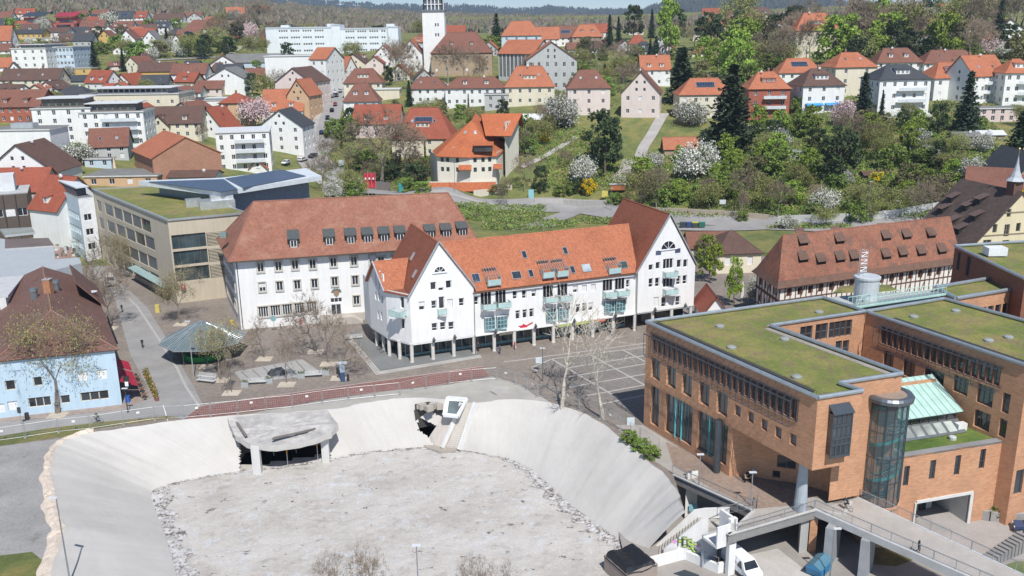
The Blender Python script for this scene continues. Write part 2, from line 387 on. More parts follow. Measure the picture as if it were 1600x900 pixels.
# ---------------------------------------------------------------- trees (unit size: about 10 m tall)
def limb(mb,p,d,ln,r,lv,mx,rs,m,tw,spread_=.7,up=.15,tips=None,tm=None,tk=.018):
 seg=3 if lv==0 else 2;q=Vector(p);d=Vector(d).normalized()
 for i in range(seg):
  nd=(d+Vector((rs.gauss(0,.13),rs.gauss(0,.13),rs.gauss(0,.08)+up*.25))).normalized();q2=q+nd*ln/seg
  r2=r*(1-.28/seg*1.2*(i+1))if lv else r*(1-.12*(i+1));mb[0 if lv<1 else 1].bar(q,q2,r*(1-.1*i),m,r2,n=5 if lv==0 else 3,cap=False);q,d=q2,nd
  r=r2
  if lv>=1 and lv<mx:
   a=d.orthogonal().normalized();a.rotate(Matrix.Rotation(rs.uniform(0,6.28),3,d));limb(mb,q,d*.6+a*spread_,ln*rs.uniform(.45,.65),r*.5,lv+1,mx,rs,m,tw,spread_,up,tips,tm,tk)
 if lv>=mx:
  if tips is not None:tips.append(q)
  for _ in range(tw):
   a=Vector((rs.gauss(0,1),rs.gauss(0,1),rs.gauss(.35,.8))).normalized();e=q+(d*.5+a).normalized()*ln*rs.uniform(.35,.9);s=q-d*ln*rs.uniform(0,.9)
   sd=(e-s).cross(Vector((rs.random(),rs.random(),.3))).normalized()*rs.uniform(tk,tk*1.9)
   mb[1].poly([s-sd,s+sd,e],tm or m)
  return
 k=4 if lv==0 else 3;a=d.orthogonal().normalized();t0=rs.uniform(0,6.28)
 for i in range(k):
  b=a.copy();b.rotate(Matrix.Rotation(t0+6.283*i/k+rs.uniform(-.4,.4),3,d));limb(mb,q,d*rs.uniform(.6,1)+b*spread_,ln*rs.uniform(.62,.85),r*.62,lv+1,mx,rs,m,tw,spread_,up,tips,tm,tk)
def leafq(mb,c,s,rs,m,fl=.6):
 a=Vector((rs.gauss(0,1),rs.gauss(0,1),rs.gauss(0,1)*fl)).normalized();b=a.orthogonal().normalized();b.rotate(Matrix.Rotation(rs.uniform(0,6.28),3,a));c=Vector(c);k=rs.uniform(.5,.9)
 e=a.cross(b)*s*k;f=b*s;mb.poly([c-e,c+f*.9,c+e,c-f],m)
TREES={}
BARKC=(.15,.12,.09);GREYB=(.24,.21,.17)
def tree_mesh(kind,seed):
 if(kind,seed)in TREES:return TREES[(kind,seed)]
 rs=random.Random(seed*77+len(kind)*13);t,c=MB(),MB();c.nouv=t.nouv=True;tips=[]
 if kind=='bare':
  m=M('bark',GREYB);limb((t,c),(0,0,-.3),(0,0,1),2.6,.2,0,4,rs,m,6,.75,.25,tips,M('bark',(.24,.185,.13)))
 elif kind in('twiggy','budtwig'):
  m=M('bark',(.19,.16,.135));limb((t,c),(0,0,-.3),(0,0,1),2.3,.24,0,4,rs,m,5,.8,.3,tips,M('bark',(.25,.2,.15)),.011)
  if kind=='budtwig':
   lm=M('leaf',(.30,.29,.10))
   for q in tips:
    for _ in range(5):leafq(c,q+Vector((rs.gauss(0,.4),rs.gauss(0,.4),rs.gauss(0,.3))),.065,rs,lm)
 elif kind=='plane':
  m=M('bark',(.45,.41,.34));limb((t,c),(0,0,-.3),(0,0,1),4.6,.3,0,3,rs,m,3,.62,.5,tips,m,.022)
 elif kind=='budding':
  m=M('bark',BARKC);limb((t,c),(0,0,-.3),(0,0,1),2.6,.2,0,4,rs,m,5,.75,.25,tips,M('bark',(.2,.17,.1)));lm=M('leaf',(.24,.26,.075))
  for q in tips:
   for _ in range(5):leafq(c,q+Vector((rs.gauss(0,.4),rs.gauss(0,.4),rs.gauss(0,.3))),.14,rs,lm)
 elif kind=='blossom':
  m=M('bark',BARKC);limb((t,c),(0,0,-.3),(0,0,1),1.6,.2,0,4,rs,m,2,.95,.1,tips);lm=M('leaf',(.52,.51,.47));l2=M('leaf',(.16,.2,.07))
  for q in tips:
   for _ in range(9):leafq(c,q+Vector((rs.gauss(0,.5),rs.gauss(0,.5),rs.gauss(0,.42))),.15,rs,l2 if rs.random()<.26 else lm)
 elif kind=='pink':
  m=M('bark',BARKC);limb((t,c),(0,0,-.3),(0,0,1),1.6,.2,0,4,rs,m,2,.9,.1,tips);lm=M('leaf',(.55,.42,.42))
  for q in tips:
   for _ in range(8):leafq(c,q+Vector((rs.gauss(0,.45),rs.gauss(0,.45),rs.gauss(0,.4))),.13,rs,lm)
 elif kind in('leafy','dark','bush','yellow','olive'):
  col={'leafy':(.2,.28,.045),'dark':(.05,.072,.03),'bush':(.16,.23,.05),'yellow':(.65,.5,.01),'olive':(.17,.165,.07)}[kind];lm=M('leaf',col);m=M('bark',BARKC)
  low=kind in('bush','yellow');H0=9.5 if not low else 6
  t.bar((0,0,-.3),(0,0,H0*.55),.2,m,.1,n=6)
  for i in range(7):a=rs.uniform(0,6.28);t.bar((0,0,H0*.25+i*.3),(math.cos(a)*2,math.sin(a)*2,H0*.45+i*.45),.08,m,.03,n=4)
  cl=[]
  for i in range(46):
   a=rs.uniform(0,6.28);zz=rs.uniform(.05 if low else .22,.95);R_=3.3*math.sin(min(1,(1-zz)*1.6+.25)*1.57)*math.sqrt(rs.uniform(.15,1));cl.append((math.cos(a)*R_,math.sin(a)*R_,zz*H0,rs.uniform(.6,1.15)))
  for x,y,z,r in cl:
   for _ in range(44):
    v=Vector((rs.gauss(0,1),rs.gauss(0,1),rs.gauss(0,1))).normalized()*r*rs.uniform(.55,1.05);leafq(c,(x+v.x,y+v.y,z+v.z*.75),rs.uniform(.2,.36),rs,lm)
 elif kind in('conifer','spruce','thuja'):
  lm=M('leaf',{'conifer':(.04,.062,.03),'spruce':(.038,.06,.035),'thuja':(.1,.12,.03)}[kind]);m=M('bark',BARKC);wd={'conifer':3.0,'spruce':2.6,'thuja':1.1}[kind]
  t.bar((0,0,-.3),(0,0,9.2),.2,m,.03,n=6);z=.6
  while z<9.6:
   R_=wd*(1-z/10.2)**.85*(rs.uniform(.75,1.15));k=max(5,int(R_*7));a0=rs.random()*6
   for i in range(k):
    a=a0+6.283*i/k+rs.uniform(-.2,.2);rr=R_*rs.uniform(.7,1.1)
    for j in range(6):
     f=(j+.7)/6;x,y=math.cos(a)*rr*f,math.sin(a)*rr*f
     leafq(c,(x+rs.gauss(0,.1),y+rs.gauss(0,.1),z-f*rr*.28+rs.gauss(0,.06)+(.22 if kind=='thuja' else 0)),rs.uniform(.28,.44)*(1.15-.5*f),rs,lm,1.8)
   z+=.33
 TREES[(kind,seed)]=(t.data('trunk'),c.data('crown'));return TREES[(kind,seed)]
KINDW={'bare':('bare_tree','leafless brown tree'),'plane':('plane_tree','leafless pale knotty plane tree'),'twiggy':('bare_tree',''),'budtwig':('budding_tree',''),'budding':('budding_tree','budding yellowish green tree'),'blossom':('blossom_tree','white flowering fruit tree'),
 'pink':('magnolia_tree','pinkish flowering tree'),'leafy':('leafy_tree','fresh green leafy tree'),'dark':('evergreen_tree','dark dense evergreen tree'),'bush':('green_bush','rounded green bush'),'yellow':('forsythia_bush','bright yellow forsythia bush'),
 'olive':('olive_tree','olive brown tree'),'conifer':('conifer_tree','dark green conifer'),'spruce':('spruce_tree','pointed dark spruce'),'thuja':('thuja_tree','slim yellow-green conifer')}
def tree_nat(kind,sd):
 t,c=tree_mesh(kind,sd);a=np.zeros(len(c.vertices)*3,np.float32);c.vertices.foreach_get('co',a);return float(np.percentile(a[2::3],99.5))if kind != 'plane' else 11.0
MARKS=[]
TREEQ=[]
FOOT=[]
SEEDN=[0]
def tree(kind,px,py,hpx,wk=1.0,label=None,p=None,rz=None):
 """a tree whose foot shows at (px, py) and that is hpx photo pixels tall"""
 p=G(px,py)if p is None else p;d=pr(p)[2];h=hpx*d/FPX/.97;SEEDN[0]+=1;rs=random.Random(SEEDN[0]);sd=rs.randrange(3 if kind in('bare','budding','leafy','dark','blossom')else 2)
 nat=tree_nat(kind,sd)or {'bush':6.4,'yellow':6.4,'blossom':6.3,'pink':6.3,'bare':9.4,'budding':9.4,'twiggy':8.6,'budtwig':8.6,'plane':11.0}.get(kind,9.8)
 t,c=tree_mesh(kind,sd);s=h/nat;wk=wk*{'twiggy':.72,'budtwig':.72,'blossom':.85,'pink':.85,'bare':.85}.get(kind,1);s=s*{'blossom':.86,'pink':.84}.get(kind,1);nm,wd=KINDW[kind]
 th=Thing(nm,None,'bush' if 'bush' in nm else 'tree',(p[0],p[1],p[2]));th.o.rotation_euler=(0,0,rs.uniform(0,6.28)if rz is None else rz);th.o.scale=(s*wk,s*wk,s)
 for n_,me in(('trunk',t),('crown',c)):
  o=bpy.data.objects.new(n_,me);COL.objects.link(o);o.parent=th.o
 if label:th.o['label']=label
 else:TREEQ.append((th.o,wd,px,py,hpx))
 return th.o
def label_trees():
 """each tree is named by its kind and by the landmark next to it"""
 ORD=['first','second','third','fourth','fifth','sixth','seventh','eighth','ninth','tenth','eleventh','twelfth']
 bk={}
 for o,wd,px,py,h in TREEQ:
  mx,my,ph=min(MARKS,key=lambda q:(q[0]-px)**2+((q[1]-py)*1.6)**2);dx,dy=px-mx,py-my
  rel='behind' if dy<-14 and abs(dx)<40 else 'in front of' if dy>14 and abs(dx)<40 else('to the left of' if dx<0 else 'to the right of')
  bk.setdefault((wd,rel,ph),[]).append((px,o,h))
 for(wd,rel,ph),l in bk.items():
  l.sort(key=lambda q:q[0])
  for i,(_,o,h)in enumerate(l):
   o['label']=f'{wd} {rel} the {ph}' if len(l)==1 else f'{wd} {rel} the {ph}, {ORD[min(i, 11)]} from left';o['label']=o['label'].replace(' the small ',' the ').replace(' in front of the ',' before the ').replace(' to the left of the ',' left of the ').replace(' to the right of the ',' right of the ')
# ---------------------------------------------------------------- ground
def tess(loops,z,mb,m):
 pts=[q for l in loops for q in l];fs=tessellate_polygon([[Vector((p[0],p[1],0))for p in l] for l in loops])
 vs=[(p[0],p[1],z)for p in pts];out=[]
 for f in fs:
  a=sum(vs[f[i]][0]*vs[f[(i+1)%3]][1]-vs[f[(i+1)%3]][0]*vs[f[i]][1] for i in range(3));out.append(f if a>0 else f[::-1])
 mb.mesh(vs,out,m)
def sheet(name,px,m,z=0.0,world=False):
 mb=MB();q=[p[:2] for p in px] if world else[P(x,y,z)[:2] for x,y in px];tess([q],z,mb,m)
 o=struct(name,mb);return o
def smooth(pts,n=6):
 """Catmull-Rom through 2D points"""
 out=[];k=len(pts);p=[np.array(q,float)for q in pts]
 for i in range(k-1):
  a,b,c,d=p[max(0,i-1)],p[i],p[i+1],p[min(k-1,i+2)]
  for j in range(n):t=j/n;out.append(.5*((2*b)+(-a+c)*t+(2*a-5*b+4*c-d)*t*t+(-a+3*b-3*c+d)*t**3))
 out.append(p[-1]);return out
M_HILL=M('grass',(.14,.17,.05))
def hfar(x,y):
 """gentle rise of the wooded land beyond the town"""
 h=hg(x,y);return h
xs=np.r_[np.linspace(-1500,-420,22),np.linspace(-400,480,177),np.linspace(500,1500,20)];ys=np.r_[np.linspace(212,560,117),np.linspace(570,860,40),np.linspace(880,1100,8)]
PITZ=-6.0;LOWZ=-5.5
def terrain():
 X,Y=np.meshgrid(xs,ys);Z=np.zeros_like(X)
 for i in range(len(ys)):Z[i]=hg(X[i],Y[i])
 rs=np.random.RandomState(1);Z=Z+np.where(Y>240,rs.uniform(-.12,.12,Z.shape),-.0)
 mb=MB();nx=len(xs);vs=np.stack([X,Y,Z],-1).reshape(-1,3)
 fs=[(j*nx+i,j*nx+i+1,(j+1)*nx+i+1,(j+1)*nx+i)for j in range(len(ys)-1)for i in range(nx-1)]
 mb.mesh([tuple(v)for v in vs],fs,M_HILL);mb.smooth=True
 return struct('terrain',mb)
terrain()
mb=MB()
for sx in(-1,1):
 a=np.linspace(150,1500,60);b=np.linspace(20,212,20);X,Y=np.meshgrid(a*sx,b);Z=np.stack([hg(X[i],Y[i])for i in range(len(b))])
 vs=np.stack([X,Y,Z],-1).reshape(-1,3);fs=[(j*60+i,j*60+i+1,(j+1)*60+i+1,(j+1)*60+i)for j in range(19)for i in range(59)]
 if sx<0:fs=[f[::-1] for f in fs]
 mb.mesh([tuple(v)for v in vs],fs,M_HILL)
struct('terrain',mb)
RIM=[(36,1120),(62,985),(78,900),(100,830),(86,775),(80,730),(92,697),(130,680),(200,668),(290,656),(360,650),(440,645),(515,640),(570,630),(635,622),(690,624),(740,630),(800,624),(860,630),(915,648),(965,680),(1005,714),(1042,745),(1062,778),(1072,800)]
TOE=[(310,1120),(292,985),(276,900),(262,850),(244,800),(236,775),(247,762),(290,750),(340,741),(390,735),(450,727),(515,717),(560,708),(610,702),(665,699),(705,702),(745,708),(790,716),(830,733),(858,757),(892,788),(928,815),(960,838),(975,850),(1010,862)]
RIMW=smooth([P(x,y,0)[:2] for x,y in RIM],16);TOEW=smooth([P(x,y,PITZ)[:2] for x,y in TOE],16)
rsn=np.random.RandomState(5)
def wob(n,s,a):v=rsn.uniform(-1,1,n+8);k=np.hanning(s+2)[1:-1];k /= k.sum();return np.convolve(v,k,'same')[4:n+4]*a
_n=len(RIMW);_w=wob(_n,6,.45)
RIMW=[np.array([p[0]-_w[i],p[1]+_w[i]*.4])for i,p in enumerate(RIMW)]
m_slope,n,b=_new('slope_shotcrete');L=n.links.new
_p=pos(n);_at=N(n,'ShaderNodeUVMap');_at.uv_map='flow';_mp=N(n,'ShaderNodeMapping');_mp.inputs['Scale'].default_value=(1,.05,1);L(_at.outputs[0],_mp.inputs[0])
_o=noise(n,_mp.outputs[0],1.6,8,.7);_o.inputs['Distortion'].default_value=.5;_o2=noise(n,_p,.12,5,.7);_o3=noise(n,_p,2.2,5,.7)
_c=mix(n,.35,ramp(n,_o2.outputs[0],[(.3,(.45,.43,.40)),(.7,(.53,.51,.48))]),ramp(n,_o.outputs[0],[(.35,(.88,.88,.87)),(.62,(1.04,1.04,1.04))]),'MULTIPLY')
L(_c,b.inputs['Base Color']);b.inputs['Roughness'].default_value=.95
_ad=N(n,'ShaderNodeMath');_ad.operation='MULTIPLY_ADD';L(_o3.outputs[0],_ad.inputs[0]);_ad.inputs[1].default_value=.35;L(_o.outputs[0],_ad.inputs[2]);bump(n,b,_ad.outputs[0],.22,.12)
def slopes():
 K=44;vs=[];n_=len(RIMW);rs=np.random.RandomState(3)
 fold=wob(n_,16,.55);fold2=wob(n_,7,.2)
 for i in range(n_):
  a,t=RIMW[i],TOEW[i];dv=(t-a);dv=dv/np.linalg.norm(dv)
  for j in range(K+1):
   s=j/K;q=a+(t-a)*s;z=PITZ*(s**1.12)
   if j==0:z=.05
   bul=math.sin(s*3.14)
   z+=bul*(fold[i]+fold2[i]*math.cos(s*5))*.55+(rs.uniform(-.022,.022)if 0<j<K else 0)
   vs.append((q[0],q[1],z))
 mb=MB();fs=[(i*(K+1)+j,i*(K+1)+j+1,(i+1)*(K+1)+j+1,(i+1)*(K+1)+j)for i in range(n_-1)for j in range(K)]
 def keep(f):
  x=sum(vs[k][0] for k in f)/4;y=sum(vs[k][1] for k in f)/4;return not any(inpoly((x,y),c)for c in CUTS)
 fs=[f for f in fs if keep(f)];mb.mesh(vs,[f for f in fs],m_slope);mb.smooth=True
 o=struct('pit_slope',mb);me=o.data;uv=me.uv_layers.new(name='flow');arc=[0.0]
 for i in range(1,n_):arc.append(arc[-1]+np.linalg.norm(RIMW[i]-RIMW[i-1])*.5+np.linalg.norm(TOEW[i]-TOEW[i-1])*.5)
 k=0
 for f in fs:
  for v in f:uv.data[k].uv=(arc[v//(K+1)],(v%(K+1))/K*10);k+=1
 return o
def inpoly(p,q):
 c=False;j=len(q)-1
 for i in range(len(q)):
  if(q[i][1]>p[1])!=(q[j][1]>p[1])and p[0]<(q[j][0]-q[i][0])*(p[1]-q[i][1])/(q[j][1]-q[i][1])+q[i][0]:c=not c
  j=i
 return c
def PP(l,z=0):return[P(x,y,z)[:2] for x,y in l]
CAVE1=PP([(376,668),(366,705),(378,745),(520,722),(526,700),(508,658)],-1.5)
CAVE2=[P(652,633,-.4)[:2],P(688,638,-.4)[:2],P(690,655,-1)[:2],P(668,662,-2.6)[:2],P(652,646,-1.2)[:2]]
CUTS=[CAVE1,CAVE2]
slopes()
m_floor,n,b=_new('pit_floor');L=n.links.new;_p=pos(n)
_mp=N(n,'ShaderNodeMapping');_mp.inputs['Scale'].default_value=(.8,1,1);L(_p,_mp.inputs[0]);V=_mp.outputs[0]
_a=noise(n,V,.14,7,.7);_b=noise(n,V,.55,8,.78);_d=noise(n,V,.75,9,.75);_e=noise(n,V,3.5,6,.8)
_c=ramp(n,_a.outputs[0],[(.3,(.38,.35,.32)),(.48,(.47,.445,.415)),(.72,(.53,.51,.485))])
_c=mix(n,.7,_c,ramp(n,_b.outputs[0],[(.36,(.70,.68,.66)),(.46,(1,.99,.97)),(.7,(1.1,1.1,1.1))]),'MULTIPLY')
_c=mix(n,ramp(n,_d.outputs[0],[(.57,(0,0,0)),(.6,(.7,.7,.7)),(.68,(.1,.1,.1))]),_c,(.54,.59,.63))
_g=N(n,'ShaderNodeTexNoise');L(V,_g.inputs['Vector']);_g.inputs['Scale'].default_value=.5;_g.inputs['Detail'].default_value=6;_g.inputs['Roughness'].default_value=.72
_c=mix(n,ramp(n,_g.outputs[0],[(.625,(0,0,0)),(.64,(.9,.9,.9))]),_c,(.12,.10,.09))
_c=mix(n,.8,_c,ramp(n,_e.outputs[0],[(.33,(.78,.77,.76)),(.65,(1.1,1.1,1.1))]),'MULTIPLY')
L(_c,b.inputs['Base Color']);b.inputs['Roughness'].default_value=.95;bump(n,b,_b.outputs[0],.4,.3)
mb=MB();xs2=np.linspace(-75,45,121);ys2=np.linspace(20,132,113);X,Y=np.meshgrid(xs2,ys2)
Z=PITZ-.02+np.random.RandomState(8).uniform(-.04,.04,X.shape);vs=np.stack([X,Y,Z],-1).reshape(-1,3);nx=len(xs2)
mb.mesh([tuple(v)for v in vs],[(j*nx+i,j*nx+i+1,(j+1)*nx+i+1,(j+1)*nx+i)for j in range(len(ys2)-1)for i in range(nx-1)if inpoly(((xs2[i]+xs2[i+1])/2,(ys2[j]+ys2[j+1])/2),[q+np.array([(-1.2 if q[0]<0 else 1.5),1.5])for q in TOEW]+[np.array([15,24]),np.array([-26,24])])],m_floor)
struct('pit_floor',mb)
m_rub,n,b=_new('rubble');L=n.links.new;_p=pos(n);_b=noise(n,_p,1.2,6,.8);_b.inputs['Distortion'].default_value=1;_v=N(n,'ShaderNodeTexVoronoi');_v.inputs['Scale'].default_value=1.5;L(_p,_v.inputs[0])
_c=ramp(n,_b.outputs[0],[(.42,(.10,.08,.07)),(.47,(.36,.33,.30)),(.58,(.58,.58,.58))]);L(_c,b.inputs['Base Color']);bump(n,b,_b.outputs[0],.5,.15)
def ribbon(name,pts,wds,z,m,amp=.0,close=False):
 mb=MB();l=[];
 for i,p in enumerate(pts):
  a,c=pts[max(0,i-1)],pts[min(len(pts)-1,i+1)];d=(c-a)/max(1e-6,np.linalg.norm(c-a));nn=np.array([d[1],-d[0]]);w_=wds[i] if hasattr(wds,'__len__')else wds
  for k in range(4):q=p+nn*w_*k/3;l.append((q[0],q[1],z+(np.random.RandomState(i*7+k).uniform(0,amp)if 0<k<3 else 0)))
 mb.mesh(l,[(i*4+k,i*4+k+1,i*4+k+5,i*4+k+4)for i in range(len(pts)-1)for k in range(3)],m)
 for i,f in enumerate(mb.f):
  a=sum(l[f[k]][0]*l[f[(k+1)%4]][1]-l[f[(k+1)%4]][0]*l[f[k]][1] for k in range(4))
  if a<0:mb.f[i]=f[::-1]
 return mb
_wd=[]
for i in range(len(TOEW)):
 s=i/len(TOEW);_wd.append(1.9 if s<.22 else 1.9-(s-.22)*20 if s<.29 else .5 if s<.64 else .0 if s<.68 else min(1.8,.2+(s-.68)*16))
_wd=[w_*(1+.5*math.sin(i*.65)*.6)for i,w_ in enumerate(_wd)]
struct('rubble_strip',ribbon('r',TOEW,_wd,PITZ+.03,m_rub,.1))
mb=MB();rs=random.Random(3);_mc=M('plain',(.5,.46,.42),.9);_md=M('plain',(.13,.1,.08),.9)
for i in range(420):
 k=rs.randrange(len(TOEW)-1)
 if _wd[k]<.3:continue
 a=TOEW[k];d=TOEW[k+1]-a;d=d/max(1e-6,np.linalg.norm(d));nn=np.array([d[1],-d[0]]);q=a+nn*rs.uniform(0,_wd[k])+d*rs.uniform(0,1);s=rs.uniform(.04,.12)
 mb.box((q[0],q[1],PITZ+.05),(s*rs.uniform(1,2),s,s*.7),_md if rs.random()<.3 else _mc,rs.uniform(0,3))
single('rubble_stones',mb,'broken stones and chunks along the foot of the pit slopes','rubble',kind='stuff')
M_PLAZA=M('paving',(.25,.215,.185));M_ASPH=M('asphalt',(.29,.28,.27));M_RED=M('paving',(.25,.125,.105));M_ASPD=M('asphalt',(.30,.275,.25));M_CONC=M('asphalt',(.42,.40,.37));M_LINE=M('plain',(.40,.385,.36),.8);M_GRAV=M('gravel',(.30,.29,.28))
M_WPAINT=M('plain',(.75,.75,.73),.6)
EDGE=PP([(1072,800),(1050,738),(1180,798),(1150,832),(1275,797),(1330,806),(1345,780)])
LP=[np.array([-150,212]),np.array([-150,20])]+[np.array([RIMW[0][0],20.0])]+RIMW[:-1]+[np.array(q)for q in(PP([(1052,742)])[0],PP([(1178,799)])[0],PP([(1138,836)])[0],PP([(1275,797)])[0],PP([(1318,806)])[0],PP([(1330,785)])[0])]+[np.array([60.,104.]),np.array([150.,104.]),np.array([150.,212.])]
mb=MB();tess([LP],0,mb,M_PLAZA);struct('ground',mb)
mb=MB();tess([[(x,y)for x,y in((12.5,20),(150,20),(150,125),(30,125),(12.5,99))]],LOWZ,mb,M_ASPD);struct('yard',mb)
Z1,Z2,Z3,Z4=.004,.008,.012,.016
sheet('gravel',[(-260,900),(-190,704),(0,697),(104,684),(84,704),(76,740),(84,780),(96,830),(76,900),(60,985),(34,1120),(-400,1120)],M_GRAV,Z1)
_b=ribbon('b',RIMW[:118],[-1.25+.22*math.sin(i*.7)*math.sin(i*.23)+.3*math.sin(i*.09)for i in range(118)],.03,M('gravel',(.60,.51,.42)),.3);struct('berm',_b)
sheet('grass',[(-300,712),(-40,700),(0,697),(100,682),(160,668),(255,655),(284,652),(262,650),(160,659),(80,668),(0,681),(-60,690),(-300,705)],M('grass',(.13,.15,.045)),Z3)
sheet('grass',[(-60,868),(0,868),(50,862),(72,880),(60,905),(50,985),(-80,985)],M('grass',(.12,.15,.04)),Z3)
sheet('road',[(-300,705),(-60,690),(0,681),(80,668),(160,659),(262,650),(287,655),(318,634),(300,600),(256,522),(230,480),(200,452),(170,425),(150,400),(118,396),(150,430),(178,460),(188,500),(204,555),(228,600),(236,622),(188,640),(60,655),(0,660),(-300,688)],M_ASPH,Z1)
sheet('pavement',[(-300,688),(0,660),(188,640),(236,622),(228,605),(190,610),(-300,660)],M('paving',(.33,.27,.23)),Z2)
sheet('cycle_path',[(287,655),(312,635),(500,609),(700,581),(752,572),(764,587),(700,600),(600,611),(520,622),(420,640),(330,652)],M_RED,Z2)
sheet('pavement',[P(x,y)[:2] for x,y in((868,634),(840,616),(812,600),(770,588),(700,601),(600,612),(520,623),(420,641))]+[q+np.array([0,.02])for q in RIMW[165:289]],M('asphalt',(.38,.36,.32)),Z1,world=True)
sheet('square',[(838,572),(862,561),(1035,538),(1060,660),(1003,664),(962,660),(925,630)],M('paving',(.225,.205,.185)),Z2)
def strip(px,wd,m,z,mb):
 q=[P(x,y,z)[:2] for x,y in px]
 for i in range(len(q)-1):
  a,c=q[i],q[i+1];d=(c-a)/np.linalg.norm(c-a);nn=np.array([-d[1],d[0]])*wd/2;mb.poly([(*(a-nn),z),(*(c-nn),z),(*(c+nn),z),(*(a+nn),z)],m)
mb=MB()
for l in([(787,565),(800,564),(1010,536)],[(862,561),(1010,542)],[(885,575),(1010,555)],[(887,589),(1010,568)],[(890,605),(1010,584)],[(917,618),(1010,601)],[(935,632),(1010,617)]):strip(l,.34,M_LINE,Z3,mb)
for l in([(831,574),(862,561)],[(862,561),(966,622)],[(922,554),(1010,603)],[(972,546),(1010,566)],[(831,574),(840,580)]):strip(l,.34,M_LINE,Z4,mb)
struct('paving_lines',mb)
mb=MB();strip([(198,464),(214,478),(252,535),(262,553),(276,574),(291,605),(312,636)],.4,M_LINE,Z3,mb);strip([(312,634),(500,608),(700,580),(755,572)],.25,M('plain',(.42,.33,.3),.8),Z3,mb);strip([(255,633),(262,657)],.12,M_WPAINT,Z3,mb);struct('kerb_line',mb)
sheet('paving_slabs',[(366,581),(472,561),(499,580),(490,587),(380,598)],M('asphalt',(.36,.35,.33)),Z1)
mb=MB()
for i in range(6):t=(i+.5)/6;strip([(368+t*103,582-t*20),(384+t*106,596-t*13)],.14,M('plain',(.14,.12,.1),.9),Z3,mb)
struct('drain_lines',mb)
sheet('pavement',[(962,664),(1004,664),(1080,712),(1150,738),(1230,765),(1318,790),(1316,803),(1275,795),(1152,830),(1178,796),(1050,738),(1010,712),(985,690)],M('asphalt',(.36,.33,.30)),Z1)
sheet('pavement',[(1040,690),(1085,712),(1190,750),(1255,775),(1235,790),(1180,795),(1110,762),(1052,728)],M('paving',(.30,.225,.18)),Z2)
def hill_road(name,px,wd,m,off=.25,nseg=8):
 c=smooth([G(x,y)[:2] for x,y in px],nseg);mb=MB();rows=[]
 for i,p in enumerate(c):
  FOOT.append((p[0],p[1],(wd if not hasattr(wd,'__len__')else wd[0])/2+1.5));a,e=c[max(0,i-1)],c[min(len(c)-1,i+1)];d=(e-a)/max(1e-6,np.linalg.norm(e-a));nn=np.array([-d[1],d[0]]);w_=wd if not hasattr(wd,'__len__')else wd[0]+(wd[1]-wd[0])*i/len(c)
  for k in range(5):q=p+nn*w_*(k/4-.5);rows.append((q[0],q[1],float(hg(q[0],q[1]))+off))
 mb.mesh(rows,[(i*5+k+1,i*5+k,i*5+k+5,i*5+k+6)for i in range(len(c)-1)for k in range(4)],m);mb.smooth=True;return struct(name,mb)
M_RD=M('asphalt',(.30,.29,.28));M_PV=M('asphalt',(.38,.355,.33))
hill_road('road',[(1600,352),(1450,352),(1300,350),(1150,345),(1000,336),(900,326),(800,322),(720,312),(640,300),(560,296)],14,M_RD)
hill_road('pavement',[(1200,356),(1120,358),(1060,357),(1010,352)],6,M_RD,.3)
hill_road('road',[(905,328),(860,345),(850,352),(800,356)],7,M_RD,.22)
hill_road('road',[(560,296),(525,272),(494,250),(500,228),(508,205),(515,180),(522,160),(532,145),(548,125)],(11,9),M_RD,.27)
hill_road('pavement',[(505,290),(478,264),(470,246),(484,222),(492,195),(500,170),(508,150)],2.6,M_PV,.32)
hill_road('pavement',[(800,326),(700,303),(660,300)],3,M_PV,.34)
hill_road('path',[(1038,178),(1020,208),(1005,232),(1000,248)],4,M_PV,.3)
hill_road('path',[(985,250),(975,270),(960,285)],5,M_PV,.3)
hill_road('path',[(815,262),(860,240),(900,215)],2.2,M_PV,.3)
hill_road('path',[(360,85),(375,75),(400,66),(425,58)],5,M('asphalt',(.36,.34,.26)),.4)
hill_road('grass',[(300,100),(340,97),(400,92)],12,M('grass',(.10,.16,.03)),.3)
hill_road('road',[(240,95),(320,91),(350,90)],5,M_RD,.45)
# ---------------------------------------------------------------- helpers for the near buildings
def UZ(p0,p1,px,py):
 """(u, z) on the upright plane over p0->p1 seen at a pixel"""
 p0=np.array(p0[:2],float);p1=np.array(p1[:2],float);e=(p1-p0)/np.linalg.norm(p1-p0);n=np.array([e[1],-e[0]]);r=ray(px,py)
 t=(n@(p0-CO[:2]))/(n@r[:2]);q=CO+r*t;return float(e@(q[:2]-p0)),float(q[2])
def HP(p0,p1,l):
 out=[]
 for px,py,w,h,st in l:
  u,z=UZ(p0,p1,px,py);out.append((u-w/2,z-h/2,w,h,st))
 return out
def L2(p0,p1):return float(np.linalg.norm(np.array(p1[:2])-np.array(p0[:2])))
def lerp(a,b,t):return np.array(a[:2])+(np.array(b[:2])-np.array(a[:2]))*t
def W3(p0,p1,u,z,out=0.0):
 p0=np.array(p0[:2],float);p1=np.array(p1[:2],float);e=(p1-p0)/np.linalg.norm(p1-p0);n=np.array([e[1],-e[0]]);q=p0+e*u+n*out;return(q[0],q[1],z)
